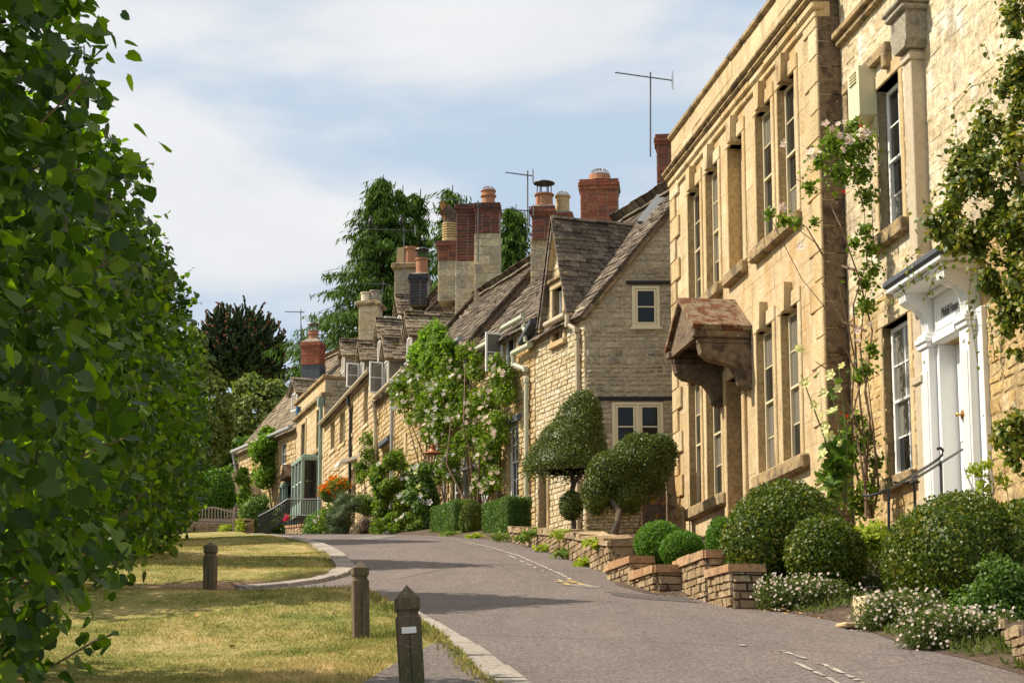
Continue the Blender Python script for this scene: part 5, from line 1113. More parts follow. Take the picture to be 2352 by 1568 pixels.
def stack(H, X0, X1, Yt, Yb, d, rot=.16, dep=None, mats=('brick', 'mortar'), piece='brick', ch=(.078,.082), ln=(.215,.235), cap=None, limit=300, batter=0, name='chimney', joint=.009, oversail=True, proud=.008, **k):
    a = at(X0, Yt, d); b = at(X1, Yt, d); c = at(X0, Yb, d); tot = (b - a).x; dep = dep or tot*.8
    # the left flank takes its share of the seen width
    phi = rot - a.x/d; wd = (tot - dep*math.sin(rot + max(0, -0) )*0.6) / math.cos(rot); wd = max(wd, tot*.7)
    z0_, z1_ = c.z, a.z; xa = Vector((-math.cos(rot), math.sin(rot), 0)); ya = Vector((-math.sin(rot), -math.cos(rot), 0))
    org = Vector((b.x, d, 0)); core = MB().box(0, wd, -dep, 0, z0_, z1_).mesh(name, M[mats[1]])
    o = frame_world(name, H, org, xa, ya, (0,0,1), core)
    zt = z1_
    if oversail and piece == 'brick':
        zt = z1_ - .24
        for (e, q0, q1) in ((.03, z1_-.24, z1_-.16), (.055, z1_-.16, z1_-.08), (.03, z1_-.08, z1_)):
            MB().box(-e, wd+e, -dep-e, e, q0+.002, q1-.002, .006).mesh('x', M[mats[1]])
            lay(piece, courses(q0, q1, lambda z: (-e, wd+e), ch, ln, (), joint), o, mats[0], proud, .01-0, fr=(0, e, 0), jit=.03, bev=.08)
            lay(piece, courses(q0, q1, lambda z: (-e, dep+e), ch, ln, (), joint), o, mats[0], proud, .01-0, fr=(wd+e, 0, R(-90)), jit=.03, bev=.08)
            MB().box(-e+.012, wd+e-.012, -dep-e+.012, e-.012, q0+.001, q1-.001).build('oversail_course', mats[1], o, fix=False)
    cf = courses(z0_, zt, lambda z: (0, wd), ch, ln, (), joint); lay(piece, cf, o, mats[0], proud, .01, limit, jit=.03, bev=.08, **k)
    cl = courses(z0_, zt, lambda z: (0, dep), ch, ln, (), joint); lay(piece, cl, o, mats[0], proud, .01, max(0, limit - len(cf)), fr=(wd, 0, R(-90)), jit=.03, bev=.08)
    if cap: MB().add([(-.02,.02,z1_),(wd+.02,.02,z1_),(wd+.02,-dep-.02,z1_),(-.02,-dep-.02,z1_),(wd*.3,-dep*.3,z1_+cap),(wd*.7,-dep*.3,z1_+cap),(wd*.7,-dep*.7,z1_+cap),(wd*.3,-dep*.7,z1_+cap)], [(0,1,5,4),(1,2,6,5),(2,3,7,6),(3,0,4,7),(4,5,6,7)]).build('flaunching', 'cement', o)
    o['wd'] = wd; return o, wd, dep, z1_
def smooth_stack(H, X0, X1, Yt, Yb, d, rot, dep, mat, **k):
    return stack(H, X0, X1, Yt, Yb, d, rot, dep, (mat, 'grey_mortar'), 'stone_block', (.28,.36), (.4,.7), oversail=False, **k)
# orange brick stack above the gabled house
o, wd, dp_, zt = stack(H2, 1330, 1418, 410, 520, 39.5, .10, .62, ('orangebrick', 'mortar'), cap=.06); pot(o, wd/2, -dp_/2, zt+.04, .14, .24, 'clay', 'x', 'dome')
# brick stack behind the parapet
o, wd, dp_, zt = stack(H2, 1505, 1560, 307, 432, 37.2, .12, .5, ('brick', 'mortar'), cap=.05)
# double brick stack with stone base
o, wd, dp_, zt = stack(H3, 1218, 1272, 472, 548, 42.0, .12, .6, ('brick', 'mortar'), cap=.10); pot(o, wd/2, -dp_/2, zt+.07, .30, .21, 'clay', 'straight', 'cap')
o, wd, dp_, zt = stack(H3, 1262, 1313, 487, 570, 42.3, .12, .6, ('brick', 'mortar'), cap=.12); pot(o, wd/2, -dp_/2, zt+.08, .42, .17, 'buffclay', 'straight', 'dome')
o, wd, dp_, zt = stack(H3, 1213, 1300, 545, 650, 42.1, .12, .9, ('mixed', 'grey_mortar'), 'stone', (.12,.22), (.16,.45), oversail=False, joint=.02)
# tall two-part stack
o, wd, dp_, zt = stack(H5, 1045, 1094, 467, 600, 47.0, .10, .7, ('darkbrick', 'mortar'), cap=.05)
o, wd, dp_, zt = stack(H5, 1090, 1147, 465, 535, 46.6, .05, .8, ('darkbrick', 'mortar'), cap=.05); pot(o, wd/2, -dp_/2, zt+.02, .42, .19, 'clay', 'roll', 'dome')
stack(H5, 1088, 1147, 535, 720, 46.62, .05, .8, ('mixed', 'grey_mortar'), 'stone_block', (.2,.32), (.16,.5), oversail=False, joint=.02); stack(H5, 1043, 1094, 598, 740, 47.0, .10, .7, ('grey', 'grey_mortar'), 'stone', (.12,.2), (.2,.4), oversail=False)
# smaller brick stack with louvred pot and cowl
o, wd, dp_, zt = stack(H5, 1003, 1048, 552, 596, 51.0, .1, .6, ('brick', 'mortar'), cap=.04); pot(o, wd*.45, -dp_/2, zt+.02, .62, .19, 'buffclay', 'louvre')
xx = wd*.45; MB().tube([(xx,-.3,zt+.6),(xx+.02,-.3,zt+.85),(xx+.16,-.25,zt+1.02)], [.2,.2,.21], 10).tube([(xx+.1,-.28,zt+1.0),(xx+.22,-.24,zt+1.2)], [.13,.08], 8).build('metal_cowl', 'rust', o)
stack(H5, 1002, 1052, 594, 690, 51.05, .1, .9, ('mixed', 'grey_mortar'), 'stone_block', (.2,.3), (.3,.6), oversail=False)
# pale stone stack with two pots, blackened brick stack
o, wd, dp_, zt = smooth_stack(H6, 902, 952, 612, 735, 56, .1, 1.0, 'mixed'); MB().box(-.1,wd+.1,-dp_-.1,.1,zt-.06,zt+.12,.03).build('cap_stone','cornice',o,fix=False)
pot(o, wd*.3, -.4, zt+.1, .62, .24, 'clay', 'straight'); MB().prism([(wd*.52,0),(wd*.98,0),(wd*.94,.58),(wd*.56,.58)], lambda a, b: (a, -.7, b+zt+.1), lambda a, b: (a, -.2, b+zt+.1)).build('chimney_pot', 'buffclay', o)
o, wd, dp_, zt = stack(H6, 938, 982, 628, 700, 55, .1, .6, ('blackbrick', 'cement'), cap=.08, oversail=True); pot(o, wd*.4, -dp_/2, zt+.06, .5, .19, 'clay', 'straight', 'cap')
# pale square stone stack with octagonal pots
o, wd, dp_, zt = smooth_stack(H6, 820, 869, 700, 780, 60, .12, .75, 'palerubble'); MB().box(-.12,wd+.12,-dp_-.12,.12,zt-.02,zt+.10,.03).box(-.05,wd+.05,-dp_-.05,.05,zt+.10,zt+.16,.02).build('cap_stone','cornice',o,fix=False)
pot(o, wd*.28, -.35, zt+.16, .42, .17, 'cement', 'straight'); pot(o, wd*.75, -.35, zt+.16, .36, .17, 'palerubble', 'straight')
# red brick stack with lead skirt on the far house
o, wd, dp_, zt = stack(H8, 686, 734, 783, 836, 69.5, .22, .7, ('orangebrick', 'brick'), cap=.2, joint=.006, proud=.006); pot(o, wd*.5, -dp_/2, zt+.14, .34, .20, 'clay', 'roll', 'cap')
a = at(734, 836, 69.5); 
o2, wd2, dp2, _ = stack(H8, 686, 735, 834, 880, 69.52, .22, .72, ('lead', 'lead'), 'lead_sheet', (.8,.9), (.9,1.2), oversail=False, name='lead_skirt', joint=.004)

# ------------------------------------------------------------------ television aerials
def aerial(label, X, Yt, Yb, d, span_px, n=12, refl=True, tilt=0.0, lean=0, side=-1, fr=.18, group='television aerials on the chimneys'):
    b = at(X + lean, Yb, d); t = at(X, Yt, d); o = thing('television_aerial', label, 'aerial', tuple(b), group=group)
    v = t - b; MB().tube([(0,0,0), tuple(v)], .018, 6).build('mast', 'darkmetal', o, fix=False)
    L_ = span_px * d / FPX; v0 = v - Vector((0,0,.12)); dr = Vector((side*math.cos(tilt), -.12, math.sin(tilt)*.0 + abs(math.sin(tilt)))).normalized()
    s0 = v0 - dr*L_*fr; s1 = v0 + dr*L_*(1-fr); MB().tube([s0, s1], .011, 5).build('boom', 'darkmetal', o, fix=False)
    el = MB(); pr = Vector((.25, 1, .0)).normalized()
    for i in range(n): p = s0.lerp(s1, (i+.5)/n); h = .13 - .04*i/n; el.tube([p - pr*h + Vector((0,0,-.02)), p + pr*h + Vector((0,0,.05))], .006, 4, False)
    el.build('director_rods', 'darkmetal', o, fix=False, kind='stuff')
    if refl:
        r_ = MB()
        for k in range(5): z = -.14 + .07*k; r_.tube([s0 + Vector((0,-.16,z)), s0 + Vector((.03,.16,z))], .007, 4, False)
        r_.tube([s0+Vector((0,-.1,-.15)), s0+Vector((0,-.1,.15))], .007, 4, False).tube([s0+Vector((0,.1,-.15)), s0+Vector((0,.1,.15))], .007, 4, False).build('reflector_grid', 'wire', o, fix=False)
    return o
aerial('tall television aerial on the brick chimney beside the golden parapet', 1494, 166, 360, 37.0, 140, 20, tilt=.10, fr=.38)
aerial('television aerial on the tall mast above the double brick chimney', 1212, 392, 545, 42.2, 66, 10, tilt=.1)
aerial('lower television aerial with bright grid on the double brick chimney mast', 1216, 474, 520, 42.0, 50, 10, tilt=.05)
aerial('pale double aerial standing on the tall brick and stone stack', 1060, 452, 470, 47.0, 75, 9, refl=False, tilt=.1)
aerial('thin aerial strapped to the front of the tall brick and stone stack', 1098, 461, 600, 46.0, 42, 7, refl=False)
aerial('television aerial on a long black mast beside the blackened chimney', 927, 520, 700, 54.5, 150, 10, lean=4)
aerial('television aerial rising from the pale square stone chimney', 881, 645, 760, 59, 60, 12, refl=False, lean=-14)
aerial('small television aerial on the far red brick chimney', 691, 710, 850, 69, 46, 14, refl=False)
# ------------------------------------------------------------------ pigeons on the mast arm
for X, Y in ((851, 519), (921, 517)):
    p = at(X, Y, 54.4); b = thing('pigeon', 'dark pigeon perched at the ' + ('left end' if X < 900 else 'mast end') + ' of the aerial arm', 'pigeon', tuple(p), group='pigeons on the aerial')
    MB().lathe([(0,.0),(.045,.02),(.075,.09),(.07,.16),(.04,.22),(.035,.25),(.045,.28),(.03,.315),(0,.325)], n=10).build('body', 'iron', b, smooth=True); MB().add([(0,0,.06),(-.03,.03,.04),(.02,.19,-.04),(-.02,.19,-.04),(.03,.03,.04)], [(0,1,3,2,4)]).build('tail', 'iron', b, fix=False)

# ------------------------------------------------------------------ boundary walls and gate beside the gabled house
def low_wall(name, label, pts, h0, h1, mat='garden_stone', mortar='soil', t=.22, ch=(.07,.13), ln=(.12,.34), cope=None, cat='wall', limit=300, zf=None, cap=None, flat=None, proud=.03, top_course=.0, **k):
    """pts: two (x, y) points, the farther or left one first"""
    pts = (pts[1], pts[0]); h0, h1 = h1, h0; a, b = Vector(pts[0]), Vector(pts[1]); d = (b - a); L_ = d.length; d.normalize(); za = G(a.y) - .12
    o = thing(name, label, cat, (a.x, a.y, za), math.atan2(d.y, d.x)); top = flat - za if flat else None
    ga, gb = G(a.y), G(b.y)
    if flat: zt0 = zt1 = top
    else: zt0, zt1 = ga + h0 - za, gb + h1 - za
    def span(z):
        if zt0 == zt1: return (0, L_)
        f = (z - zt0)/(zt1 - zt0)
        return (max(0, min(L_-.02, f*L_)), L_) if zt1 > zt0 else (0, max(.02, min(L_, f*L_)))
    zt = max(zt0, zt1); mb = MB(); backing(mb, 0, zt, span, [], -.01, .1); n = 10
    for i in range(n):
        x0_, x1_ = L_*i/n, L_*(i+1)/n; q0, q1 = zt0+(zt1-zt0)*i/n, zt0+(zt1-zt0)*(i+1)/n; mb.add([(x0_,-.01,q0),(x1_,-.01,q1),(x1_,-t,q1),(x0_,-t,q0)], [(0,1,2,3)])
        mb.add([(x0_,-t,0),(x1_,-t,0),(x1_,-t,q1),(x0_,-t,q0)], [(3,2,1,0)])
    mb.add([(0,-.01,0),(0,-t,0),(0,-t,zt0),(0,-.01,zt0)], [(0,1,2,3)]); mb.add([(L_,-.01,0),(L_,-t,0),(L_,-t,zt1),(L_,-.01,zt1)], [(3,2,1,0)])
    ch = (ch[0]*.72, ch[1]*.8); w = mb.build('core', mortar, o, fix=False); cs = courses(0, zt, span, ch, ln, (), .010); lay('stone', cs, w, mat, proud*.8, .03, limit, jit=.10, bev=.14, tilt=.05, **k)
    e0 = courses(0, zt0, lambda z: (0, t), ch, (.1, .24), (), .016); lay('stone', e0, w, mat, proud*.8, .03, 40, fr=(0, -t, R(90)), jit=.10, bev=.14)
    if cap:
        x = -.03
        while x < L_ + .02:
            e = min(x + random.uniform(*cap[1]), L_ + .04); f0, f1 = max(0, min(1, x/L_)), max(0, min(1, e/L_)); q0, q1 = zt0+(zt1-zt0)*f0, zt0+(zt1-zt0)*f1; hh = cap[0]*random.uniform(.9, 1.1); j = cap[2] if len(cap) > 2 else 0; r_ = lambda: random.uniform(-j, j)
            mb = MB(); y0_, y1_ = -t-.04, .05
            vs = [(x+.004,y0_,q0),(e-.004,y0_,q1),(e-.004,y1_,q1),(x+.004,y1_,q0)]; mb.add(vs + [(p[0]+r_()*.5, p[1]*.96+r_(), p[2]+hh+r_()) for p in vs], [(3,2,1,0),(4,5,6,7),(0,1,5,4),(1,2,6,5),(2,3,7,6),(3,0,4,7)]); mb.build('coping_stone', cap[3] if len(cap) > 3 else 'coping', o, fix=False); x = e
    return o
def gp(X, Y): p = ground_at(X, Y); return (p.x, p.y)
# rough dry stone wall along the road before the gabled house
low_wall('dry_stone_wall', 'low rough dry stone wall along the road under the topiary trees', [(-.02, 32.6), (.72, 27.4)], .18, .30, cap=(.08, (.2,.5), .03, 'garden_stone'), limit=150, t=.35, ch=(.06,.12))
low_wall('dry_stone_wall', 'higher near stretch of dry stone wall ending in a squared corner', [(.74, 27.3), (1.24, 22.9)], .30, .36, cap=(.09, (.3,.7), .03, 'garden_stone'), limit=200, t=.35, ch=(.07,.13))
low_wall('dry_stone_wall', 'short return of the dry stone wall facing down the street', [(1.26, 22.9), (1.95, 22.95)], .36, .36, cap=(.09, (.3,.5), .02, 'garden_stone'), limit=40, t=.3, ch=(.08,.14))
MB_tr = thing('stone_trough', 'weathered stone trough on top of the dry stone wall', 'trough', tuple(at(1352, 1250, 27.4)))
MB().box(-.35,.35,-.16,.16,-.12,.10,.03).build('basin', 'garden_stone', MB_tr, fix=False); MB().box(-.28,.28,-.1,.1,.095,.105).build('soil_fill', 'soil', MB_tr, fix=False)
# sandstone-coped garden walls
zA = at(1457, 1271, 20.6).z; zB = at(1509, 1294, 19.6).z; zC = at(1621, 1260, 18.5).z; zD = at(1661, 1292, 17.8).z
low_wall('garden_wall', 'farther coped garden wall section beside the pair of bright box balls', [(1.16, 22.0), (1.37, 20.75)], 0, 0, flat=zA-.09, cap=(.09, (.4,.7)), ch=(.06,.1), ln=(.08,.24))
low_wall('garden_wall', 'lower coped step of the far garden wall with its corner stones', [(1.37, 20.74), (1.55, 19.68)], 0, 0, flat=zB-.09, cap=(.09, (.4,.6)), ch=(.06,.1), ln=(.08,.24))
low_wall('garden_wall', 'end face of the far garden wall turned down the street', [(1.57, 19.64), (1.83, 19.66)], 0, 0, flat=zB-.09, cap=(.09, (.3,.4)), ch=(.08,.13), ln=(.12,.26), t=.9)
low_wall('garden_wall', 'near coped garden wall against the big box dome', [(1.80, 19.9), (1.98, 18.55)], 0, 0, flat=zC-.09, cap=(.09, (.4,.7)), ch=(.07,.13), ln=(.1,.26))
low_wall('garden_wall', 'end of the near garden wall half hidden by the big box dome', [(1.99, 18.52), (2.22, 18.55)], 0, 0, flat=zC-.09, cap=(.09, (.3,.5)), ch=(.08,.13), ln=(.12,.26), t=.4)
low_wall('garden_wall', 'lowest coped step of the near garden wall disappearing under the box dome', [(2.0, 18.5), (2.14, 17.75)], 0, 0, flat=zD-.09, cap=(.08, (.4,.7)), ch=(.07,.13), ln=(.1,.26), t=.3)
low_wall('rubble_wall', 'golden rubble wall between the topiary and the rusty gate', [(1.42, 33.6), (2.62, 33.3)], 0, 0, flat=4.42, mat='rubble', mortar='rubble_mortar', ch=(.06,.11), ln=(.1,.28), t=.3, limit=260)
low_wall('rubble_wall', 'golden rubble wall under the foot of the gabled house', [(1.44, 35.6), (2.7, 35.3)], 0, 0, flat=5.0, mat='rubble', mortar='rubble_mortar', ch=(.08,.12), ln=(.12,.3), t=.2, limit=60)
low_wall('rubble_wall', 'crumbling retaining wall under the creeper at the bottom corner', [(3.78, 14.3), (3.35, 11.0)], .22, .30, mat='garden_stone', ch=(.06,.12), ln=(.1,.3), t=.3, limit=120)
gt = thing('side_gate', 'rusty lichened gate panel beside the tall ashlar house', 'gate', tuple(at(1500, 1222, 33.0)))
a = at(1474, 1222, 33); b = at(1532, 1222, 33); zt_ = at(1500, 1040, 33).z
for i in range(4): x0_, x1_ = a.x-gt.location.x + (b.x-a.x)*i/4, a.x-gt.location.x + (b.x-a.x)*(i+1)/4; MB().box(x0_+.002, x1_-.002, -.03, .03, -.5, zt_-gt.location.z + .05*i, .005).build('board', 'rust', gt, fix=False)
a = at(1540, 1215, 32.7); sl = thing('stone_slab', 'upright lichened stone gate post against the ashlar house corner', 'gate post', (a.x, a.y, a.z-.3))
MB().prism([(-.07,0),(.08,0),(.09,.9),(.06,1.78),(-.03,1.84),(-.08,1.5),(-.06,.8)], lambda x, z: (x, .13, z), lambda x, z: (x, -.13, z)).build('post', 'lichen_stone', sl)

# ------------------------------------------------------------------ clipped box, hedges, topiary
def ball(name_label, X0, X1, Y0, Y1, d, n, size, mat, group=None, sy=1.0, cat='bush', **k):
    a, b = at(X0, (Y0+Y1)/2, d), at(X1, (Y0+Y1)/2, d); t, u = at((X0+X1)/2, Y0, d), at((X0+X1)/2, Y1, d); rx = (b.x-a.x)/2; rz = (t.z-u.z)/2
    return clipped_bush('clipped_bush', name_label, [((a.x+b.x)/2, d + rx*sy*.5, (t.z+u.z)/2, rx, rx*sy, rz)], n, size, mat, group, cat, **k)
ball('bright green clipped box ball, left of the pair behind the far garden wall', 1459, 1578, 1192, 1300, 21.7, 9000, .022, 'brightbox', 'clipped box balls')
ball('smaller bright clipped box ball in front, right of the pair on the wall', 1517, 1622, 1215, 1305, 20.6, 8000, .022, 'brightbox', 'clipped box balls')
ball('bright clipped box ball tucked behind the near garden wall', 1622, 1700, 1182, 1300, 21.0, 6000, .022, 'brightbox', 'clipped box balls')
c = at(1805, 1255, 19.6)
clipped_bush('clipped_bush', 'huge clipped box dome spilling over the near garden wall', [(c.x*.965, 18.95, at(1800, 1290, 18.9).z, .70, .62, at(1800, 1105, 19.6).z - at(1800, 1290, 19.6).z), (at(1745, 1270, 18.5).x, 18.55, at(1745, 1265, 18.5).z, .40, .42, .54)], 21000, .036, 'box', 'clipped box balls', zmin=at(1750, 1395, 18.3).z)
ball('round box ball in front of the huge box dome', 1810, 1998, 1178, 1365, 17.8, 9500, .034, 'box', 'clipped box balls')
c = at(2225, 1285, 16.9)
clipped_bush('clipped_bush', 'large clipped box bush by the iron handrail at the right edge', [(c.x, 17.1, c.z, .62, .60, .66), (at(2130, 1285, 17).x, 17.3, at(2130, 1290, 17).z, .36, .42, .52), (at(2370, 1300, 16.8).x, 17.0, c.z-.02, .46, .5, .60)], 25000, .034, 'box', 'clipped box balls')
def box_hedge(label, P, m, L_, w, z0_, z1_, n, size, mat, group):
    d = Vector((m, 1)).normalized(); o = thing('clipped_hedge', label, 'hedge', (P[0], P[1], z0_), math.atan2(d.y, d.x), group); h = z1_ - z0_; A = [(L_*h, 0), (L_*h, 1), (w*h, 2), (w*h, 3), (L_*w, 4)]; tot = sum(a for a, _ in A); Ps = []; Ns = []
    for a, f in A:
        k = int(n*a/tot); u, v = RNG.random(k), RNG.random(k); e = RNG.normal(0, .012, k)
        if f < 2: p = np.stack([u*L_, (np.zeros(k) if f == 0 else np.full(k, -w)) + e, v*h], 1); nn = np.tile((0, 1 if f == 0 else -1, 0), (k, 1))
        elif f < 4: p = np.stack([(np.zeros(k) if f == 2 else np.full(k, L_)) + e, -u*w, v*h], 1); nn = np.tile((-1 if f == 2 else 1, 0, 0), (k, 1))
        else: p = np.stack([u*L_, -v*w, np.full(k, h) + e], 1); nn = np.tile((0, 0, 1), (k, 1))
        p = p + (.022*lump(p, 5, 3))[:, None]*nn; Ps.append(p); Ns.append(nn.astype(float))
    Pn, Nn = np.concatenate(Ps), np.concatenate(Ns); cb = MB().box(.03, L_-.03, -w+.03, -.03, 0, h-.03, .03).mesh('core', M[mat])
    link('foliage', join([cb, leaf_mesh('leaves', Pn, Nn, size, mat, 'diamond', .8)], 'foliage'), o); return o
p = ground_at(1163, 1240); zt_ = at(1163, 1140, 34.6).z
box_hedge('square clipped hedge block nearest the white sash window', (-.10, 34.6), MR, 1.35, .50, G(34.6)-.05, zt_, 12000, .03, 'hedge', 'clipped hedges by the road')
box_hedge('square clipped hedge block farther up the road', (-1.22, 37.9), MR, 1.5, .45, G(37.9)-.1, at(1043, 1148, 37.9).z, 9000, .032, 'hedge', 'clipped hedges by the road')
ball('dark egg shaped clipped bush between the two square hedges', 1054, 1112, 1146, 1245, 36.8, 5000, .03, 'box', 'clipped hedges by the road')
def topiary(label, blobs, n, trunk, tr, cut=None):
    z_ = trunk[0].z; o = thing('topiary_tree', label, 'tree', tuple(trunk[0]), group='topiary trees in front of the gabled house'); off = np.array(trunk[0])
    B = [(b[0]-off[0], b[1]-off[1], b[2]-off[2], b[3], b[4], b[5]) for b in blobs]; zc = -9e9 if cut is None else cut - off[2]; Pn, Nn = on_blobs(B, n, .16, .05, 5, 11, zmin=zc, up=.5); Pn = Pn + Nn*.03*RNG.uniform(-1, .8, (len(Pn), 1))
    link('crown', join([core_mesh('core', B, 'topiary', .84, .05, 5, 11, zc + .14), leaf_mesh('leaves', Pn, Nn, .038, 'topiary', 'diamond', .9)], 'crown'), o)
    MB().tube([tuple(p - trunk[0]) for p in trunk], tr, 8).build('trunk', 'bark', o, smooth=True, fix=False); return o
def bl(X, Y, d, rx, rz, ry=None): p = at(X, Y, d); k = d/FPX; return (p.x, p.y, p.z, rx*k, (ry or rx)*k, rz*k)
T = lambda *q: [at(*p) for p in q]
t1 = topiary('tall hooded topiary tree against the corner of the gabled house', [bl(1298, 1085, 34, 98, 90), bl(1312, 1055, 34.1, 86, 108), bl(1328, 1020, 34.2, 66, 112), bl(1338, 965, 34.3, 46, 74)], 21000, T((1316,1245,33.6),(1318,1200,33.6),(1308,1150,33.6),(1318,1110,33.8),(1310,1080,33.9),(1300,1050,34)), [.055,.05,.045,.05,.045,.04], at(1300, 1098, 34).z)
p0 = at(1316, 1245, 33.6)
Pn, Nn = on_blobs([tuple(np.array(bl(1312, 1160, 33.6, 27, 36)) - np.array((*p0, 0, 0, 0)))], 1800, .2, .08, 8, 3); link('lower_ball', join([core_mesh('c', [tuple(np.array(bl(1312, 1160, 33.6, 27, 36)) - np.array((*p0, 0, 0, 0)))], 'topiary', .78, .08, 8, 3), leaf_mesh('l', Pn, Nn, .035, 'topiary')], 'lower_ball'), t1)
MB().tube([tuple(q - p0) for q in T((1318,1110,33.7),(1335,1085,33.8),(1338,1050,34))], .04, 6).build('limb', 'bark', t1, fix=False)
topiary('spreading topiary tree with arched crown over the rusty gate', [bl(1470, 1075, 31, 72, 82), bl(1515, 1050, 31.2, 42, 54), bl(1410, 1095, 30.7, 66, 62), bl(1372, 1135, 30.5, 38, 48), bl(1440, 1135, 30.6, 50, 50)], 19000, T((1412,1262,29.9),(1410,1230,29.9),(1418,1200,30),(1422,1175,30.2),(1405,1150,30.4),(1412,1120,30.6)), [.075,.065,.055,.055,.045,.04])

# ------------------------------------------------------------------ daisies, loose plants at the foot of the walls
def daisies(label, px, d, n, nf, r=.22):
    cl = []
    for X, Y in px:
        p = at(X, Y, d); g = G(p.y); cl.append((p.x, p.y, min(max(p.z, g+.13), g+.25), r*random.uniform(.9, 1.3), r*.95))
    o = shrub('daisy_clump', label, cl, n, .028, 'daisyleaf', 'strip', 'flowers', base=(cl[0][0], cl[0][1], G(cl[0][1])), flowers=(), stems=8, stemr=.003, droop=0, group='daisy clumps at the foot of the bushes')
    w = []; off = Vector(o.location)
    for i in range(nf):
        c_ = random.choice(cl); dd = unit(RNG.normal(0, 1, (1, 3)) + np.array([[-.4, -.9, .6]]))[0]; w.append((c_[0]-off.x + dd[0]*c_[3]*1.1, c_[1]-off.y + dd[1]*c_[3]*1.1, c_[2]-off.z + dd[2]*c_[4]*1.15))
    blooms(o, w, [DAISY, DAISY2], s=(.009, .016)); return o
DAISY = blossom_mesh(1.0, 'petal', .1, 8); DAISY2 = blossom_mesh(1.0, 'petal', .25, 7); YCENT = M['cream_petal']
for dm in (DAISY, DAISY2):
    dm.materials.append(M['orange_petal'])
    for p_ in list(dm.polygons)[-5:]: p_.material_index = 1
daisies('fleabane daisies spilling over the kerb in front of the round box ball', [(1790,1395),(1830,1385),(1870,1395),(1920,1390),(1780,1410),(1850,1410),(1905,1410)], 17.6, 11000, 240)
daisies('fleabane daisies growing round the flat stones beside the handrail foot', [(1960,1350),(2000,1340),(1990,1380),(2030,1330),(2020,1370)], 18.2, 8000, 130, .22)
daisies('fleabane daisies below the pale stone block under the handrail', [(2010,1440),(2050,1425),(2100,1445),(2080,1470),(2030,1460),(2130,1460)], 15.6, 10000, 170, .23)
daisies('fleabane daisies on the soil at the bottom right corner', [(2110,1500),(2160,1490),(2210,1490),(2180,1515),(2240,1500),(2140,1520),(2250,1535),(2290,1525),(2210,1540),(2300,1500)], 14.2, 15000, 250, .2)
for X, Y, d, a_, lb in ((1990, 1350, 18.3, .0, 'flat lichened stone poking out of the daisies'), (2030, 1390, 16.6, .2, 'pale squared stone block at the foot of the handrail'), (1990, 1432, 15.9, .1, 'flat cream stone slab set at the road edge')):
    p = at(X, Y, d); g = G(p.y); o = thing('stone_slab', lb, 'stone', (p.x, p.y, g), a_)
    MB().box(-.24,.24,-.16,.16,0,(.30 if 'poking' in lb else .22 if 'squared' in lb else .05),.02).build('slab', 'dressed' if 'poking' not in lb else 'garden_stone', o, fix=False)
def sh(px, d, r, **k): return [(*at(X, Y, dd if dd else d), rr if rr else r) for X, Y, dd, rr in [(q + (None, None))[:4] if len(q) == 2 else (q + (None,))[:4] for q in px]]
shrub('shrub', 'yellow green leafy shrub between the box ball and the handrail', sh([(1990,1240),(2020,1230),(2000,1280),(2040,1270),(2030,1300),(1985,1300),(2060,1310)], 19.2, .17), 2200, .06, 'yellow_shrub', 'leaf6', stems=6)
shrub('shrub', 'feathery dark green cotoneaster in the bottom right corner', sh([(2300,1330),(2340,1350),(2320,1400),(2270,1400),(2250,1440),(2340,1440),(2230,1400),(2370,1390),(2310,1450)], 15.2, .2), 9000, .035, 'hedge', 'diamond', stems=14, stemr=.006)
shrub('ivy', 'young shoots growing beside the white door surround', sh([(2250,1090),(2270,1060),(2262,1120),(2240,1080),(2300,1100),(2310,1050)], 19.3, .10), 260, .05, 'yellow_shrub', 'leaf6', stems=7, stemr=.006, cat='climber')
# pale tall hollyhock with yellow flowers
hb = at(1935, 1165, 22.6)
hh = thing('hollyhock', 'tall hollyhock with pale yellow flowers against the ashlar corner', 'flowers', tuple(hb)); st = MB(); pts = []
for X1, Y1, X2, Y2 in ((1930,1150,1840,860),(1940,1150,1905,870),(1945,1160,1925,830)):
    a, b = at(X1, Y1, 22.6)-hb, at(X2, Y2, 22.4)-hb; c_ = a.lerp(b, .5) + Vector((.05, 0, 0)); st.tube([a, c_, b], [.016, .012, .006], 6); pts += [a.lerp(c_, t) for t in np.linspace(.2, 1, 14)] + [c_.lerp(b, t) for t in np.linspace(0, 1, 18)]
st.build('stem', 'greenstem', hh, fix=False)
LEAFH = []
for k in range(3):
    mb = MB(); n = 11; vs = [(0, 0, -.02)] + [(( .6 + .4*abs(math.cos(2.5*a)))*math.cos(a), (.6 + .4*abs(math.cos(2.5*a)))*math.sin(a), .12*math.sin(3*a+k)) for a in np.linspace(-2.8, 2.8, n)]; mb.add(vs, [(0, i, i+1) for i in range(1, n)]); LEAFH.append(mb.mesh('leaf', M['hedge']))
for i in range(46):
    p = (at(random.uniform(1880, 1950), random.uniform(1010, 1150), 22.5) - hb) if i < 26 else random.choice(pts); o = link('leaf', random.choice(LEAFH), hh, tuple(Vector(p) + Vector([random.gauss(0, .05) for _ in range(3)]))); o.rotation_euler = (random.uniform(.2, 1.3), random.uniform(-.6, .6), random.uniform(0, 6.28)); k = random.uniform(.09, .17) if i < 26 else random.uniform(.04, .07); o.scale = (k, k, k)
blooms(hh, [tuple(at(X, Y, 22.35) - hb) for X, Y in ((1935,841),(1908,861),(1925,893),(1893,901),(1912,945),(1835,804),(1905,1000),(1890,1040),(1898,980),(1872,930),(1888,955),(1930,1018),(1850,880))], BL['cream_petal'], s=(.055, .095))
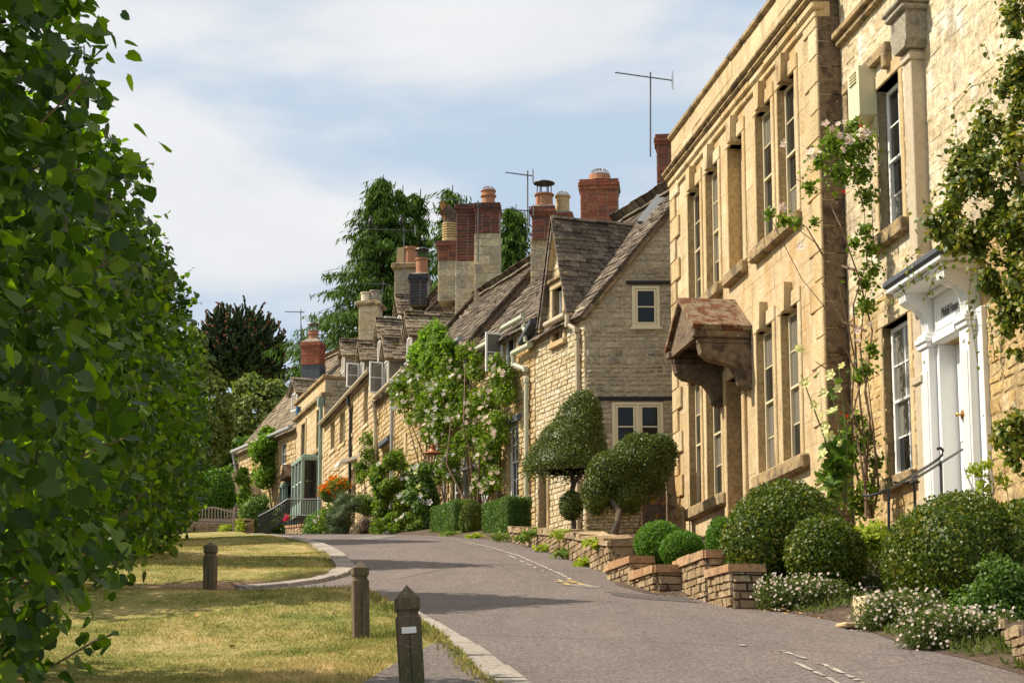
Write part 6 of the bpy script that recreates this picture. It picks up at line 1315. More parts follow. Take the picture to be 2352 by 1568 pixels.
# climbing rose with peach flowers against the dark return wall
rb = at(1995, 1190, 23.6); ro = thing('climbing_rose', 'tall leggy climbing rose with peach flowers between the two near houses', 'climbing rose', tuple(rb)); mb = MB()
canes = [[(1990,1190),(1985,1000),(1970,850),(1960,700),(1990,600),(1985,480),(1960,380)], [(2000,1190),(2010,1050),(1985,900),(2000,760),(1975,640),(1935,520),(1890,440),(1820,410)], [(1995,1190),(1975,1060),(1960,940),(1965,820),(1930,650),(1880,560),(1790,495)], [(2005,1180),(1990,1090),(2000,960),(1975,800),(1985,700),(2005,560),(2000,450)],
         [(1990,1180),(1965,1080),(1955,960),(1975,880),(1945,800),(1890,700),(1840,640),(1775,510)], [(2000,1190),(2020,1120),(2010,1000),(1990,870)], [(1980,1000),(1930,900),(1900,850),(1870,830)], [(1990,760),(1940,740),(1890,650)], [(1960,620),(1900,600),(1850,520)]]
lp = []
for i, cn in enumerate(canes):
    P3 = [at(X + random.uniform(-4, 4), Y, 23.4 + random.uniform(-.3, .2)) - rb for X, Y in cn]; n = len(P3); mb.tube(P3, [max(.005, .022*(1 - j/n)) for j in range(n)], 5)
    for j in range(n-1):
        for t in np.linspace(0, 1, 9): lp.append((P3[j].lerp(P3[j+1], t), cn[j][1] + (cn[j+1][1]-cn[j][1])*t))
mb.build('stem', 'stem', ro, fix=False)
cl = [(*(at(X, Y, 23.4) - rb), r) for X, Y, r in ((1950,350,.20),(1910,330,.16),(1985,330,.16),(1975,400,.18),(1930,400,.15),(1990,450,.12),(1880,370,.13),(1860,430,.1),(1800,505,.10),(1770,490,.07),(1830,510,.08),(1990,530,.10),(2000,570,.12),(1960,560,.08),(1985,650,.12),(1975,860,.1),(1990,700,.14),(2005,620,.1),(1960,290,.10),(1870,510,.06),(1985,850,.12),(2000,800,.1),(1950,1050,.14),(1990,1000,.12),(1965,960,.1),(1930,1110,.16),(1900,1090,.14),(1960,1150,.16),(1995,1120,.15),(2012,1060,.11),(1975,1020,.13),(1945,1000,.1),(1990,1165,.14))]
c_ = np.array(cl); n = 5500; w = c_[:, 3]**2.0; w /= w.sum(); ix = RNG.choice(len(c_), n, p=w); dd = sphere_dirs(n); Pn = c_[ix, :3] + dd*c_[ix, 3:]*np.abs(RNG.normal(0, .8, (n, 1)))
link('foliage', leaf_mesh('foliage', Pn, unit(dd + np.array([-.4, -.6, .4])), .062, 'rose', 'leaf6', .7, .2), ro)
blooms(ro, [tuple(at(X, Y, 23.2) - rb) for X, Y in ((1803,331),(1862,348),(1896,287),(1912,297),(1925,285),(1942,280),(1928,312),(1947,318),(1981,318),(1988,305),(1880,350),(1797,478),(1870,362),(1970,760),(1968,785),(2000,745),(1840,565),(1955,325),(1935,345))], BL['pink'], s=(.045, .075))
blooms(ro, [tuple(at(X, Y, 23.2) - rb) for X, Y in ((1937,441),(1935,950),(1945,955),(1978,290))], BL['red_petal'], s=(.02, .035))
# dense creeper hanging over the right side of the nearest house
iv = []
def rpoly(poly, n, rmin, rmax):
    out = []; xs = [p[0] for p in poly]; ys = [p[1] for p in poly]
    while len(out) < n:
        X, Y = random.uniform(min(xs), max(xs)), random.uniform(min(ys), max(ys)); ins = False
        for (x1, y1), (x2, y2) in zip(poly, poly[1:] + poly[:1]):
            if (y1 > Y) != (y2 > Y) and X < (x2-x1)*(Y-y1)/(y2-y1) + x1: ins = not ins
        if ins: out.append((X, Y, random.uniform(rmin, rmax)))
    return out
for (X, Y, r) in rpoly([(2400,-60),(2310,-20),(2325,120),(2290,200),(2255,250),(2240,330),(2190,370),(2160,430),(2135,490),(2150,560),(2215,570),(2235,650),(2275,700),(2300,760),(2400,720)], 150, 10, 30) + rpoly([(2290,770),(2315,740),(2400,740),(2400,860),(2340,830)], 10, 8, 18) + rpoly([(2280,1000),(2300,965),(2400,930),(2400,1110),(2330,1090),(2300,1040)], 24, 10, 22):
    d = 19.6 - (X - 2150)*.004 + random.uniform(-.25, .15); p = at(X, Y, d); iv.append((p.x, p.y, p.z, r*d/FPX, 1.5*r*d/FPX))
shrub('climbing_creeper', 'dense dark green creeper hanging over the wall right of the white door', iv, 19000, .066, 'ivy', 'leaf6', 'climber', base=(5.3, 19.0, G(19)), stems=0, droop=.7, jit=.7, spread=.75)
tw = MB(); tr = thing('trailing_vine', 'thin trailing vine shoots reaching across the pale rubble wall', 'climber', tuple(at(2150, 560, 21))); o0 = Vector(tr.location); lp = []
for cn in ([(2170,560),(2130,540),(2105,580),(2080,600),(2090,640)], [(2160,600),(2120,640),(2090,650),(2060,690)], [(2200,330),(2190,250),(2230,200),(2290,180),(2260,100)], [(2230,620),(2225,700),(2235,760),(2245,830)], [(2270,700),(2280,780),(2285,830)], [(2180,420),(2150,440),(2135,470)], [(2200,590),(2150,620),(2130,680)]):
    P3 = [at(X, Y, 21.0 if X < 2150 else 20) - o0 for X, Y in cn]; tw.tube(P3, .005, 4)
    for j in range(len(P3)-1):
        for t in np.linspace(0, 1, 7): lp.append(P3[j].lerp(P3[j+1], t) + Vector([random.gauss(0, .025) for _ in range(3)]))
tw.build('stem', 'stem', tr, fix=False); Pn = np.array([tuple(p) for p in lp]); link('foliage', leaf_mesh('foliage', Pn, np.tile((-.6,-.7,.3), (len(Pn), 1)), .06, 'ivy', 'leaf6', .7, .8), tr)
# iron handrail
hr = thing('handrail', 'black iron double handrail with curled end leading up to the white door', 'handrail', tuple(at(2043, 1378, 18.9))); o0 = Vector(hr.location)
A = T((1984,1137,19.6),(2000,1138,19.4),(2040,1124,19.0),(2090,1095,19.5),(2135,1068,20.1),(2152,1056,20.3),(2164,1044,20.3),(2166,1034,20.3),(2160,1028,20.3),(2152,1031,20.3)); MB().tube([p-o0 for p in A], .017, 6).build('rail', 'iron', hr, fix=False)
A = T((2052,1107,19.8),(2080,1110,19.8),(2112,1106,19.8)); MB().tube([p-o0 for p in A], .014, 6).build('rail', 'iron', hr, fix=False)
A = T((2086,1108,19.6),(2120,1088,20.0),(2165,1060,20.5),(2211,1032,21.0)); MB().tube([p-o0 for p in A], .015, 6).build('rail', 'iron', hr, fix=False)
for q in (((2041,1122,19.0),(2043,1378,18.95)), ((2100,1082,19.8),(2103,1220,19.8)), ((2161,1058,20.4),(2164,1170,20.4))):
    a, b = T(*q); MB().tube([a-o0, b-o0], .017, 4).build('baluster', 'iron', hr, fix=False)

# ------------------------------------------------------------------ rose and shrubs along the cottages
def cottage_rose(label, px, H, off, n, size, mat, fl, r=.3, **k):
    cl = []
    for q in px:
        X, Y = q[0], q[1]; a, z = H.hit(X, Y, off); w = H.world(a, off, z); cl.append((w.x, w.y, w.z, q[2] if len(q) > 2 else r))
    b = k.pop('base', None) or (cl[-1][0], cl[-1][1], G(cl[-1][1])); return shrub(k.pop('name', 'climbing_rose'), label, cl, n, size, mat, k.pop('shape', 'leaf6'), k.pop('cat', 'climbing rose'), base=b, flowers=fl, droop=.2, **k)
def rpoly(poly, n, rmin, rmax):
    out = []; xs = [p[0] for p in poly]; ys = [p[1] for p in poly]
    while len(out) < n:
        X, Y = random.uniform(min(xs), max(xs)), random.uniform(min(ys), max(ys)); ins = False
        for (x1, y1), (x2, y2) in zip(poly, poly[1:] + poly[:1]):
            if (y1 > Y) != (y2 > Y) and X < (x2-x1)*(Y-y1)/(y2-y1) + x1: ins = not ins
        if ins: out.append((X, Y, random.uniform(rmin, rmax)))
    return out
cottage_rose('big climbing rose with pale pink clusters around the sash cottage door', rpoly([(1060,800),(1100,815),(1165,840),(1160,930),(1150,1040),(1120,1060),(1070,1050),(1040,990),(1030,900),(1045,820)], 42, .14, .32), H3, .35, 10500, .07, 'rose', [('pink', 80, .06)], base=(-.75, 41.2, G(41)), stems=9, stemr=.02)
cottage_rose('climbing rose trailing down over the white cottage door', rpoly([(1085,1040),(1150,1040),(1145,1120),(1120,1135),(1085,1120)], 20, .1, .2), H3, .35, 2600, .06, 'rose', [('pink', 40, .06)], base=(-.6, 40.8, G(41)), stems=8, stemr=.015)
cottage_rose('white flowered rambling rose over the front of the second cottage', rpoly([(915,880),(960,830),(1010,800),(1050,820),(1040,960),(1020,1010),(960,1000),(930,980),(905,940)], 42, .16, .36), H4, .4, 10500, .075, 'rose', [('petal', 50, .07), ('pink', 40, .06)], base=(-2.2, 45.2, G(45)), stems=8, stemr=.02)
cottage_rose('pale green wisteria shoots climbing to the cottage eaves', rpoly([(945,860),(955,790),(990,750),(1018,760),(1030,800),(1000,830)], 20, .16, .30), H4, .45, 4200, .13, 'wisteria', [], base=(-2.0, 44.8, G(45)), stems=5, name='climber', cat='climber', shape='strip')
cottage_rose('slender white rose trained beside the lamp and grey downpipe', rpoly([(1010,1000),(1045,1000),(1050,1120),(1010,1140),(985,1080)], 22, .10, .22), H4, .4, 2600, .06, 'rose', [('petal', 24, .06)], base=(-1.6, 43.5, G(43.5)), stems=7)
def bushpx(label, poly, nc, d, rmin, rmax, n, size, mat, fl=(), name='shrub', cat='shrub', shape='leaf6', **k):
    cl = [(*at(X, Y, d + random.uniform(-.4, .4)), r) for X, Y, r in rpoly(poly, nc, rmin, rmax)]; b = ground_at((poly[0][0]+poly[-1][0])/2, 1232); return shrub(name, label, cl, n, size, mat, shape, cat, base=(cl[0][0], d, G(d)), flowers=fl, **k)
bushpx('leafy rose bush with small red flowers against the long cottage', [(858,1210),(852,1100),(870,1050),(910,1040),(940,1060),(945,1150),(935,1215)], 34, 46.0, .16, .30, 8000, .07, 'rose', [('petal', 16, .07), ('orange_petal', 8, .04)], core=True)
bushpx('white hollyhocks and mixed border plants by the second cottage', [(935,1215),(935,1090),(955,1050),(990,1080),(1000,1130),(990,1215)], 30, 42.5, .12, .24, 5200, .075, 'hedge', [('petal', 20, .09), ('cream_petal', 9, .09), ('violet_petal', 5, .04)], cat='flowers', name='hollyhock_border')
bushpx('climbing plant with pink buds beside the black downpipe', [(815,1100),(820,1040),(845,1000),(872,1010),(880,1060),(860,1110)], 20, 51.5, .12, .24, 2800, .065, 'rose', [('pink', 26, .06)], stems=8)
bushpx('grey green rosemary bush at the road edge', [(755,1215),(765,1180),(785,1150),(815,1150),(825,1185),(815,1222)], 18, 48.5, .22, .36, 7000, .05, 'grey_shrub', (), shape='strip', stems=0, core=True)
bushpx('dry purple brown lavender clump beside the rosemary', [(810,1225),(820,1200),(845,1188),(865,1200),(870,1225)], 12, 46.5, .16, .26, 5000, .045, 'lavender', (), shape='strip', stems=0, core=True)
bushpx('dark evergreen shrub behind the rosemary bush', [(820,1190),(825,1150),(845,1130),(860,1150),(855,1200)], 10, 50, .2, .32, 3200, .06, 'hedge', (), core=True)
bushpx('low leafy plants with a white bloom at the foot of the rose bush', [(860,1225),(865,1190),(930,1185),(985,1195),(985,1226)], 24, 42.5, .09, .17, 3600, .06, 'rose', [('petal', 7, .08)], cat='flowers', name='border_plants')
bushpx('bright yellow green clipped hedge by the bay window', [(708,1215),(710,1190),(745,1184),(752,1215)], 10, 55, .2, .28, 4200, .05, 'brightbox', (), core=True, cat='hedge', name='clipped_hedge', shape='diamond', stems=0)
bushpx('pale leafy plants under the hanging baskets', [(735,1222),(738,1180),(755,1150),(768,1190),(760,1222)], 12, 50.5, .15, .25, 2200, .07, 'rose', [('petal', 8, .06)])
bushpx('bright climber around the upper window of the far cottage', [(585,1090),(590,1030),(605,1010),(640,1010),(640,1060),(628,1100),(600,1110)], 26, 69.5, .22, .42, 5200, .13, 'wisteria', (), cat='climber', name='climber', stems=4, stemr=.03)
bushpx('young bright climber at the far cottage corner', [(545,1180),(550,1070),(562,1075),(575,1160),(580,1200)], 16, 68, .18, .34, 3000, .12, 'wisteria', (), cat='climber', name='climber')
bushpx('climber shoots on the far cottage roof edge', [(598,1000),(605,985),(630,985),(640,995)], 6, 70.5, .12, .2, 500, .12, 'wisteria', (), cat='climber', name='climber', stems=0)
bushpx('rounded dark shrubs between the railing and the far cottage', [(560,1225),(565,1160),(600,1150),(640,1160),(650,1200),(640,1230)], 20, 64, .3, .5, 6500, .08, 'hedge', (), core=True)
bushpx('yellow golden low shrub behind the bench', [(495,1222),(505,1208),(540,1200),(570,1205),(570,1224)], 10, 62, .16, .26, 3000, .06, 'yellow_shrub', (), core=True, shape='diamond')
bushpx('deep pink flowers hanging by the far railing', [(652,1200),(655,1180),(668,1180),(668,1205)], 4, 56, .05, .09, 200, .05, 'rose', [('magenta_petal', 20, .05)], cat='flowers', name='flower_pot', stems=0)
for i, (X, Y) in enumerate(((1205,1240),(1250,1262),(1300,1275),(1345,1298),(1150,1236),(1090,1236),(1035,1230),(1375,1252),(1225,1228),(1290,1232))):
    p = at(X, Y, interp([(1000,38),(1150,32.4),(1345,24.6),(1400,23)], X)); p.z = max(p.z, G(p.y)) ; o = thing('weed_tuft', ['yellow green weed tuft against the low dry stone wall, near the trough','weed tuft on the asphalt edge under the spreading topiary','weed tuft at the bend of the dry stone wall','nearest weed tuft, by the squared wall corner','weed tuft in front of the nearest square hedge','weed tuft between the square hedges','farthest weed tuft, by the farther hedge block','grassy tuft on top of the low wall below the stone trough','weed tuft at the door step behind the low wall','grassy tuft at the foot of the tall topiary trunk'][i], 'weed', tuple(p), group='weed tufts along the road edge')
    n = 160; dd = sphere_dirs(n); dd[:, 2] = abs(dd[:, 2]); Pn = dd*np.array([.22, .16, .10])*RNG.random((n, 1))**.5; link('foliage', leaf_mesh('foliage', Pn, unit(dd + np.array([-.3,-.3,.3])), .07, 'yellow_shrub' if i % 2 else 'rose', 'strip', .8), o)

# ------------------------------------------------------------------ hanging baskets, copper lamp
for X, Y, d, lb, mt in ((757, 1125, 53.5, 'lower hanging basket with orange and red flowers', 'red_petal'), (778, 1107, 52.5, 'upper hanging basket full of orange flowers', 'orange_petal')):
    c_ = at(X, Y + 14, d); hbk = thing('hanging_basket', lb, 'hanging basket', tuple(c_)); rr = .30
    MB().lathe([(.05,-.20),(.18,-.15),(.26,-.04),(.28,.06)], n=14).build('basket', 'hedge', hbk)
    n = 1400; dd = sphere_dirs(n); Pn = dd*np.array([rr*1.15, rr, rr*.75])*RNG.random((n, 1))**.3 + np.array([0, 0, .10]); link('foliage', leaf_mesh('foliage', Pn, dd, .05, 'rose', 'leaf6'), hbk)
    pts = [tuple(unit(RNG.normal(0, 1, (1, 3)) + np.array([[-.2,-.7,.3]]))[0]*np.array([rr*1.25, rr, rr*.85])*random.uniform(.85, 1.05) + np.array([0, 0, .12])) for _ in range(58)]
    blooms(hbk, pts[:46], BL['orange_petal'], s=(.04, .06)); blooms(hbk, pts[46:], BL[mt], s=(.04, .06))
    e = H6.local(c_); MB().tube([(0,0,.1),(0,0,.75),(.3,.3,.8)], .012, 5).build('bracket', 'iron', hbk, fix=False)
c_ = at(994, 1035, 42.2); lp_ = thing('wall_lamp', 'copper barn style lamp on an arm from the grey downpipe', 'lamp', tuple(c_))
MB().lathe([(.005,.16),(.05,.15),(.055,.10),(.04,.08),(.07,.06),(.045,.04),(.075,.03),(.09,.0),(.22,-.05),(.235,-.065),(.22,-.06),(.05,-.02)], n=18).build('lamp_shade', 'copper', lp_); MB().tube([(.02,0,.10),(.12,.0,.12),(.36,.08,.12)], .012, 6).build('arm', 'copper', lp_, fix=False)

# ------------------------------------------------------------------ railings, bench
rl = thing('railing', 'black iron railing panel rising beside the steps near the bench', 'railing', tuple(at(592, 1232, 57))); o0 = Vector(rl.location); q = [(593,1186),(603,1181),(615,1175),(627,1168),(640,1160),(652,1152),(661,1146)]; top = T(*[(X, Y, 57) for X, Y in q]); bot = T(*[(X, Y + 44, 57) for X, Y in q])
MB().tube([p-o0 for p in top], .035, 5).build('rail', 'iron', rl, fix=False); MB().tube([p-o0 for p in bot], .035, 5).build('rail', 'iron', rl, fix=False); MB().tube([a.lerp(b, .45)-o0 for a, b in zip(top, bot)], .025, 5).build('rail', 'iron', rl, fix=False)
for i in range(19):
    f = i/18*(len(top)-1); j = min(int(f), len(top)-2); t = f-j; a = top[j].lerp(top[j+1], t) - o0; b = bot[j].lerp(bot[j+1], t) - o0; MB().tube([b, a, a + Vector((0,0,.10))], [.018,.018,.004], 5).build('baluster', 'iron', rl, fix=False)
rl = thing('railing', 'black spiked iron railing in front of the sage green bay', 'railing', tuple(at(660, 1205, 58))); o0 = Vector(rl.location)
for Y in (1146, 1183): MB().tube([p-o0 for p in T((663,Y,58),(740,Y,56.5))], .022, 5).build('rail', 'iron', rl, fix=False)
for i in range(14): X = 664 + i*5.7; d = 58 - i*.11; MB().tube([p-o0 for p in T((X,1210,d),(X,1146,d),(X,1136 if i % 3 == 0 else 1142,d))], [.014,.014,.003], 5).build('baluster', 'iron', rl, fix=False)
low_wall('garden_wall', 'low stone wall under the far railing beside the lane', [(-7.5, 60.5), (-5.9, 55.5)], .25, .3, cap=(.08,(.4,.7)), limit=60, t=.3)
bd = thing('bench', 'weathered slatted wooden bench at the far edge of the lawn', 'bench', (at(485,1225,60).x, 60, lawnz(-9.6, 60)-.05), R(8)); bw = .72
for sx in (-1, 1):
    MB().box(sx*bw-.035, sx*bw+.035, -.30, -.23, 0, .66, .008).build('leg', 'greywood', bd, fix=False); MB().box(sx*bw-.035, sx*bw+.035, .20, .27, 0, .92, .008).build('leg', 'greywood', bd, fix=False); MB().box(sx*bw-.04, sx*bw+.04, -.32, .24, .64, .68, .01).build('armrest', 'greywood', bd, fix=False)
for i in range(5): MB().box(-bw, bw, -.29+.1*i, -.21+.1*i, .42, .445, .006).build('seat_slat', 'greywood', bd, fix=False)
MB().box(-bw+.04, bw-.04, .20, .24, .50, .56, .008).build('back_rail', 'greywood', bd, fix=False)
for i in range(8):
    a, b = -bw+.03+(2*bw-.06)*i/8, -bw+.03+(2*bw-.06)*(i+1)/8; h = lambda x: .90 + .07*math.cos(x/bw*math.pi*.95); MB().prism([(a,h(a)-.07),(b,h(b)-.07),(b,h(b)),(a,h(a))], lambda x, z: (x, .20, z), lambda x, z: (x, .24, z)).build('back_rail', 'greywood', bd)
for i in range(13): x = -bw+.1+(2*bw-.2)*i/12; MB().box(x-.02, x+.02, .205, .235, .56, .90, .004).build('back_slat', 'greywood', bd, fix=False)
MB().box(-bw+.04, bw-.04, -.27, -.24, .34, .41, .006).build('seat_rail', 'greywood', bd, fix=False)

# ------------------------------------------------------------------ timber posts
def post(label, P, w, h, tip, groove, lean, rot, plate=False):
    o = thing('wooden_post', label, 'post', P, rot, 'timber posts along the lawn edge'); a = w/2; g = .012; zg = h - tip - groove; mb = MB()
    lv = [(0, a*.98), (zg-.015, a), (zg, a-g), (zg+.02, a-g), (zg+.035, a), (h-tip, a*1.0)]; vs = []
    for z, r in lv: c = r*.12; vs += [(-r+c,-r,z),(r-c,-r,z),(r,-r+c,z),(r,r-c,z),(r-c,r,z),(-r+c,r,z),(-r,r-c,z),(-r,-r+c,z)]
    fs = [(8*j+i, 8*j+(i+1) % 8, 8*j+8+(i+1) % 8, 8*j+8+i) for j in range(len(lv)-1) for i in range(8)]; n = len(vs); vs.append((.004, -.003, h)); fs += [(n-8+i, n-8+(i+1) % 8, n) for i in range(8)]; mb.add(vs, fs)
    o2 = mb.build('post', 'post', o, fix=False); MB().box(-.003, .003, -a-.0008, -a+.01, .05, zg-.12).build('drying_crack', 'interior', o, fix=False); o.rotation_euler = (lean[0], lean[1], rot)
    if plate: MB().box(-.048, .042, -a-.012, -a, zg-.115, zg-.075, .003).build('reflector', 'reflector', o, fix=False)
    return o
p = ground_at(948, 1600); post('nearest mossy timber post with a pale reflector plate', (at(946,1500,11.2).x+.035, 11.2, lawnz(-.6, 11.2)-.35), .150, 1.07, .085, .10, (0, R(-4.0), 0)[:2], R(6), True)
p = ground_at(829, 1478); post('middle timber post standing in the lawn with a shallow pyramid top', (p.x, p.y, lawnz(p.x, p.y)-.06),   .128, .67, .055, .09, (0, R(-1.5)), R(14))
p = ground_at(482, 1372); post('farthest timber post beside the worn soil on the lawn', (p.x, p.y, lawnz(p.x, p.y)-.06), .122, .56, .04, .10, (0, R(-.6)), R(-10))

# ------------------------------------------------------------------ row of lime trees, clipped to the ground
def lime_crown(name, seed, n, h=5.6, r=1.9, ry=2.1):
    rg = np.random.default_rng(seed); th = rg.uniform(0, 6.283, n); z = rg.random(n)**.9; prof = np.interp(z, [0, .04, .15, .4, .7, .88, .96, 1.0], [.86, .92, 1.0, 1.0, .95, .84, .6, .2]); pry = np.interp(z, [0, .1, .35, .6, .8, 1.0], [.8, 1.0, 1.0, .8, .55, .12]); s = 1 - .36*rg.random(n)**1.1
    P = np.stack([np.cos(th)*prof*r*s, np.sin(th)*pry*ry*s, .22 + z*(h-.22)], 1); bump = lump(P, 2.6, seed) * .13 + lump(P, 6, seed+1)*.07; P[:, :2] *= (1 + bump)[:, None]; P[:, 2] -= .12
    N = unit(np.stack([np.cos(th), np.sin(th)*r/ry, .35 + (z - .3)*.7], 1)); return P, N
def lime(label, x, y, seed, n, size=.095, h=5.6, shoots=60, single=0, mesh=None, sc=(1,1,1), rot=0, r=1.9):
    o = thing('lime_tree', label, 'tree', (x, y, lawnz(x, y)), rot, 'row of clipped lime trees'); tr = link('trunk', LT, o)
    for lm in LIMBS: link('limb', lm, o)
    if mesh is None:
        P, N = lime_crown('c', seed, n, h, r); rg = random.Random(seed); ex = []; en = []; tw = MB()
        for i in range(shoots):
            j = RNG.integers(n); p = Vector(P[j]); d = (Vector(N[j]) + Vector((rg.gauss(0,.3), rg.gauss(0,.3), rg.uniform(.0,.7)))).normalized(); L_ = rg.uniform(.15, .5); tw.tube([p - d*.25, p, p + d*L_*.6, p + d*L_ + Vector((0,0,-.03))], .007, 4, False)
            for k in range(int(L_/.065)): q = p + d*(.07*k + .05) + Vector((rg.gauss(0,.02), rg.gauss(0,.02), -.02)); ex.append(tuple(q)); en.append((rg.gauss(0,.5), rg.gauss(0,.5), 1))
        # looser leaves within the crown
        Pi = P[: n//8].copy(); Pi[:, :2] *= RNG.uniform(.45, .85, (n//8, 1)); cr = join([leaf_mesh('a', P, unit(N*.8 + np.array([.15,-.15,.45])), size*1.05, 'lime', 'lime', .8, .9, .45), leaf_mesh('b', Pi, unit(N[: n//8] + np.array([0,0,.5])), size, 'lime', 'lime', .7, .8), leaf_mesh('c', np.array(ex), unit(np.array(en)), size*1.05, 'lime', 'lime', .5, .9)], 'crown')
        link('crown', cr, o); tw.build('twigs', 'stem', o, fix=False, kind='stuff'); mesh = (cr, None)
    else:
        c_ = link('crown', mesh[0], o); c_.scale = sc
    if single:
        T_, F = SHAPES['lime']; lm = []
        for k in range(4): mb = MB(); mb.add([(a, b, c + random.uniform(-.03, .03)) for a, b, c in T_], F); lm.append(mb.mesh('leaf', M['lime']))
        P, N = lime_crown('c', seed+50, single*3, h, r); ok = [i for i in range(len(P)) if N[i][0] - N[i][1] > -.2][:single]
        for i in ok:
            lf = link('leaf', random.choice(lm), o, tuple(P[i]*np.array([1.07,1.07,1.0]))); lf.rotation_euler = (random.gauss(0,.5), random.gauss(.35,.4), random.uniform(-2.2,.6)); k = random.uniform(.085,.12); lf.scale = (k,k,k)
    return mesh
LT = MB().tube([(0,0,-.2),(.02,.03,.8),(-.03,.02,2.0),(.02,-.02,3.4),(0,0,4.4)], [.15,.12,.10,.07,.02], 9).mesh('trunk', M['bark']); LIMBS = []
for i in range(9):
    a = i*2.4; z = .9 + .38*i; LIMBS.append(MB().tube([(0,0,z),(math.cos(a)*.5,math.sin(a)*.7,z+.25),(math.cos(a)*1.1,math.sin(a)*1.5,z+.45)], [.05,.035,.012], 6).mesh('limb', M['bark']))
m1 = lime('nearest clipped lime tree filling the left edge of the view', -4.35, 10.9, 3, 13000, shoots=130, single=280, h=5.9)
m2 = lime('second clipped lime tree from the camera', -5.65, 18.9, 5, 12500, shoots=130, h=5.3)
lime('third clipped lime tree from the camera', -6.5, 25.4, 6, 0, mesh=m2, rot=R(160), sc=(1,1,.98))
lime('fourth clipped lime tree from the camera', -7.55, 32.6, 6, 0, mesh=m1, rot=R(190), sc=(1,1,.92))
lime('fifth clipped lime tree from the camera', -8.9, 40.0, 6, 0, mesh=m2, rot=R(20), sc=(1.1,1.15,.95))
lime('farthest clipped lime tree, next to the bench', -11.2, 48.5, 6, 0, mesh=m2, rot=R(60), sc=(1.25,1.2,1.0))

# ------------------------------------------------------------------ far trees
def conifer(label, X, Yt, Yb, d, wpx, n=70, seed=1, mat='conifer'):
    rg = random.Random(seed); nr = np.random.default_rng(seed); b = at(X, Yb, d); t = at(X, Yt, d); h = (t - b).z; rad = wpx*d/FPX; o = thing('conifer', label, 'tree', (b.x, d, b.z)); MB().tube([(0,0,0),(0,0,h*.5),(.1,0,h*.8),(.15,.1,h)], [.45,.28,.12,.02], 8).build('trunk', 'bark', o, fix=False)
    P = []; N = []; D = []; lm = MB()
    for i in range(n):
        f = (i + rg.random())/n; z = h*(.06 + .93*f); L_ = rad*(1-f)**1.02*rg.uniform(.5, 1.25) + .15; a = i*2.399 + rg.uniform(-.4, .4); up = .12 + .30*f; pts = []
        for k in range(9): s = k/8; pts.append(Vector((math.cos(a)*L_*s, math.sin(a)*L_*s, z + L_*(up*s - .38*s*s) )))
        lm.tube(pts, [max(.012, .07*(1-k/8)*(1-f*.6)) for k in range(9)], 4, False)
        for k in range(int(14 + 46*L_/rad)):
            s = rg.uniform(.18, 1)**.8; j = min(7, int(s*8)); p = pts[j].lerp(pts[j+1], s*8-j); w = L_*.13*(1.15-s*.6); q = Vector((rg.gauss(0, w), rg.gauss(0, w), -rg.random()*.35*(.4+L_*.12))); m = rg.randint(6, 9)
            dr = Vector((math.cos(a)*.8, math.sin(a)*.8, -.8)); fx = Vector((rg.gauss(0,.5), rg.gauss(0,.5), -.35))
            for u in range(m): c = p + q + fx*(.11*u) + Vector((rg.gauss(0,.07), rg.gauss(0,.07), 0)); P.append(tuple(c)); N.append((math.cos(a)+rg.gauss(0,.4), math.sin(a)+rg.gauss(0,.4), .7)); D.append(tuple(dr + Vector((rg.gauss(0,.3), rg.gauss(0,.3), 0))))
    link('crown', leaf_mesh('crown', np.array(P), unit(np.array(N)), .34, mat, 'needle', .45, .6, .4, np.array(D)), o); lm.build('limb', 'bark', o, fix=False); return o
conifer('largest feathery conifer behind the far chimneys', 866, 400, 1100, 96, 335, 190, 3)
conifer('narrow conifer leader immediately right of the largest conifer', 913, 424, 1050, 97, 150, 70, 15)
conifer('slimmer conifer leader right of the largest conifer', 955, 432, 1000, 98, 130, 60, 5)
conifer('conifer top rising behind the tall double chimney', 1030, 424, 950, 92, 80, 60, 8)
conifer('bright conifer between the tall stack and the double brick chimney', 1178, 468, 900, 80, 62, 60, 9)
conifer('low drooping conifer left of the red brick chimney', 700, 760, 1100, 98, 90, 40, 12)
def broad(label, blobs, n, size, mat, trunk, holes=.12, name='broadleaf_tree', shape='leaf6'):
    o = thing(name, label, 'tree', tuple(trunk)); off = np.array(trunk); rg = random.Random(len(label)); B = []
    for b in blobs:
        B.append(tuple(np.array(b[:3]) - off) + tuple(b[3:]))
    cl = []
    for b in B:
        for k in range(26):
            dd = unit(RNG.normal(0, 1, (1, 3)))[0]; s = RNG.uniform(.6, .98); cl.append((*(np.array(b[:3]) + dd*np.array(b[3:])*s), .30*min(b[3:])*RNG.uniform(.6, 1.2)))
    c = np.array(cl); w = c[:, 3]**2; w /= w.sum(); ix = RNG.choice(len(c), n, p=w); dd = sphere_dirs(n); P = c[ix, :3] + dd*c[ix, 3:]*RNG.random((n, 1))**.35
    Pi, Ni = on_blobs(B, n//4, .5, .1, 1, 4)
    link('crown', join([leaf_mesh('a', P, unit(dd + np.array([-.3,-.1,.7])), size, mat, shape, .6, .2), leaf_mesh('b', Pi, Ni, size, mat, shape, .8)], 'crown'), o)
    top = Vector(B[0][:3]); mb = MB().tube([(0,0,0), tuple(top*.5), tuple(top)], [.3,.22,.1], 8); mb.build('trunk', 'bark', o, fix=False)
    for b in B:
        for k in range(2): e = Vector(b[:3]) + Vector([rg.gauss(0,.4)*b[3] for _ in range(3)]); MB().tube([tuple(top*.5), tuple((top*.5).lerp(e, .5) + Vector((0,0,.3))), tuple(e)], [.12,.08,.03], 6).build('limb', 'bark', o, fix=False)
    return o
broad('olive green rounded tree beneath the monkey puzzle tree', [bl(590, 960, 84, 75, 100), bl(520, 1010, 84, 60, 110), bl(640, 940, 86, 45, 70), bl(575, 900, 84, 40, 45), bl(600, 1080, 82, 60, 80)], 17000, .17, 'tree_a', at(575, 1150, 84))
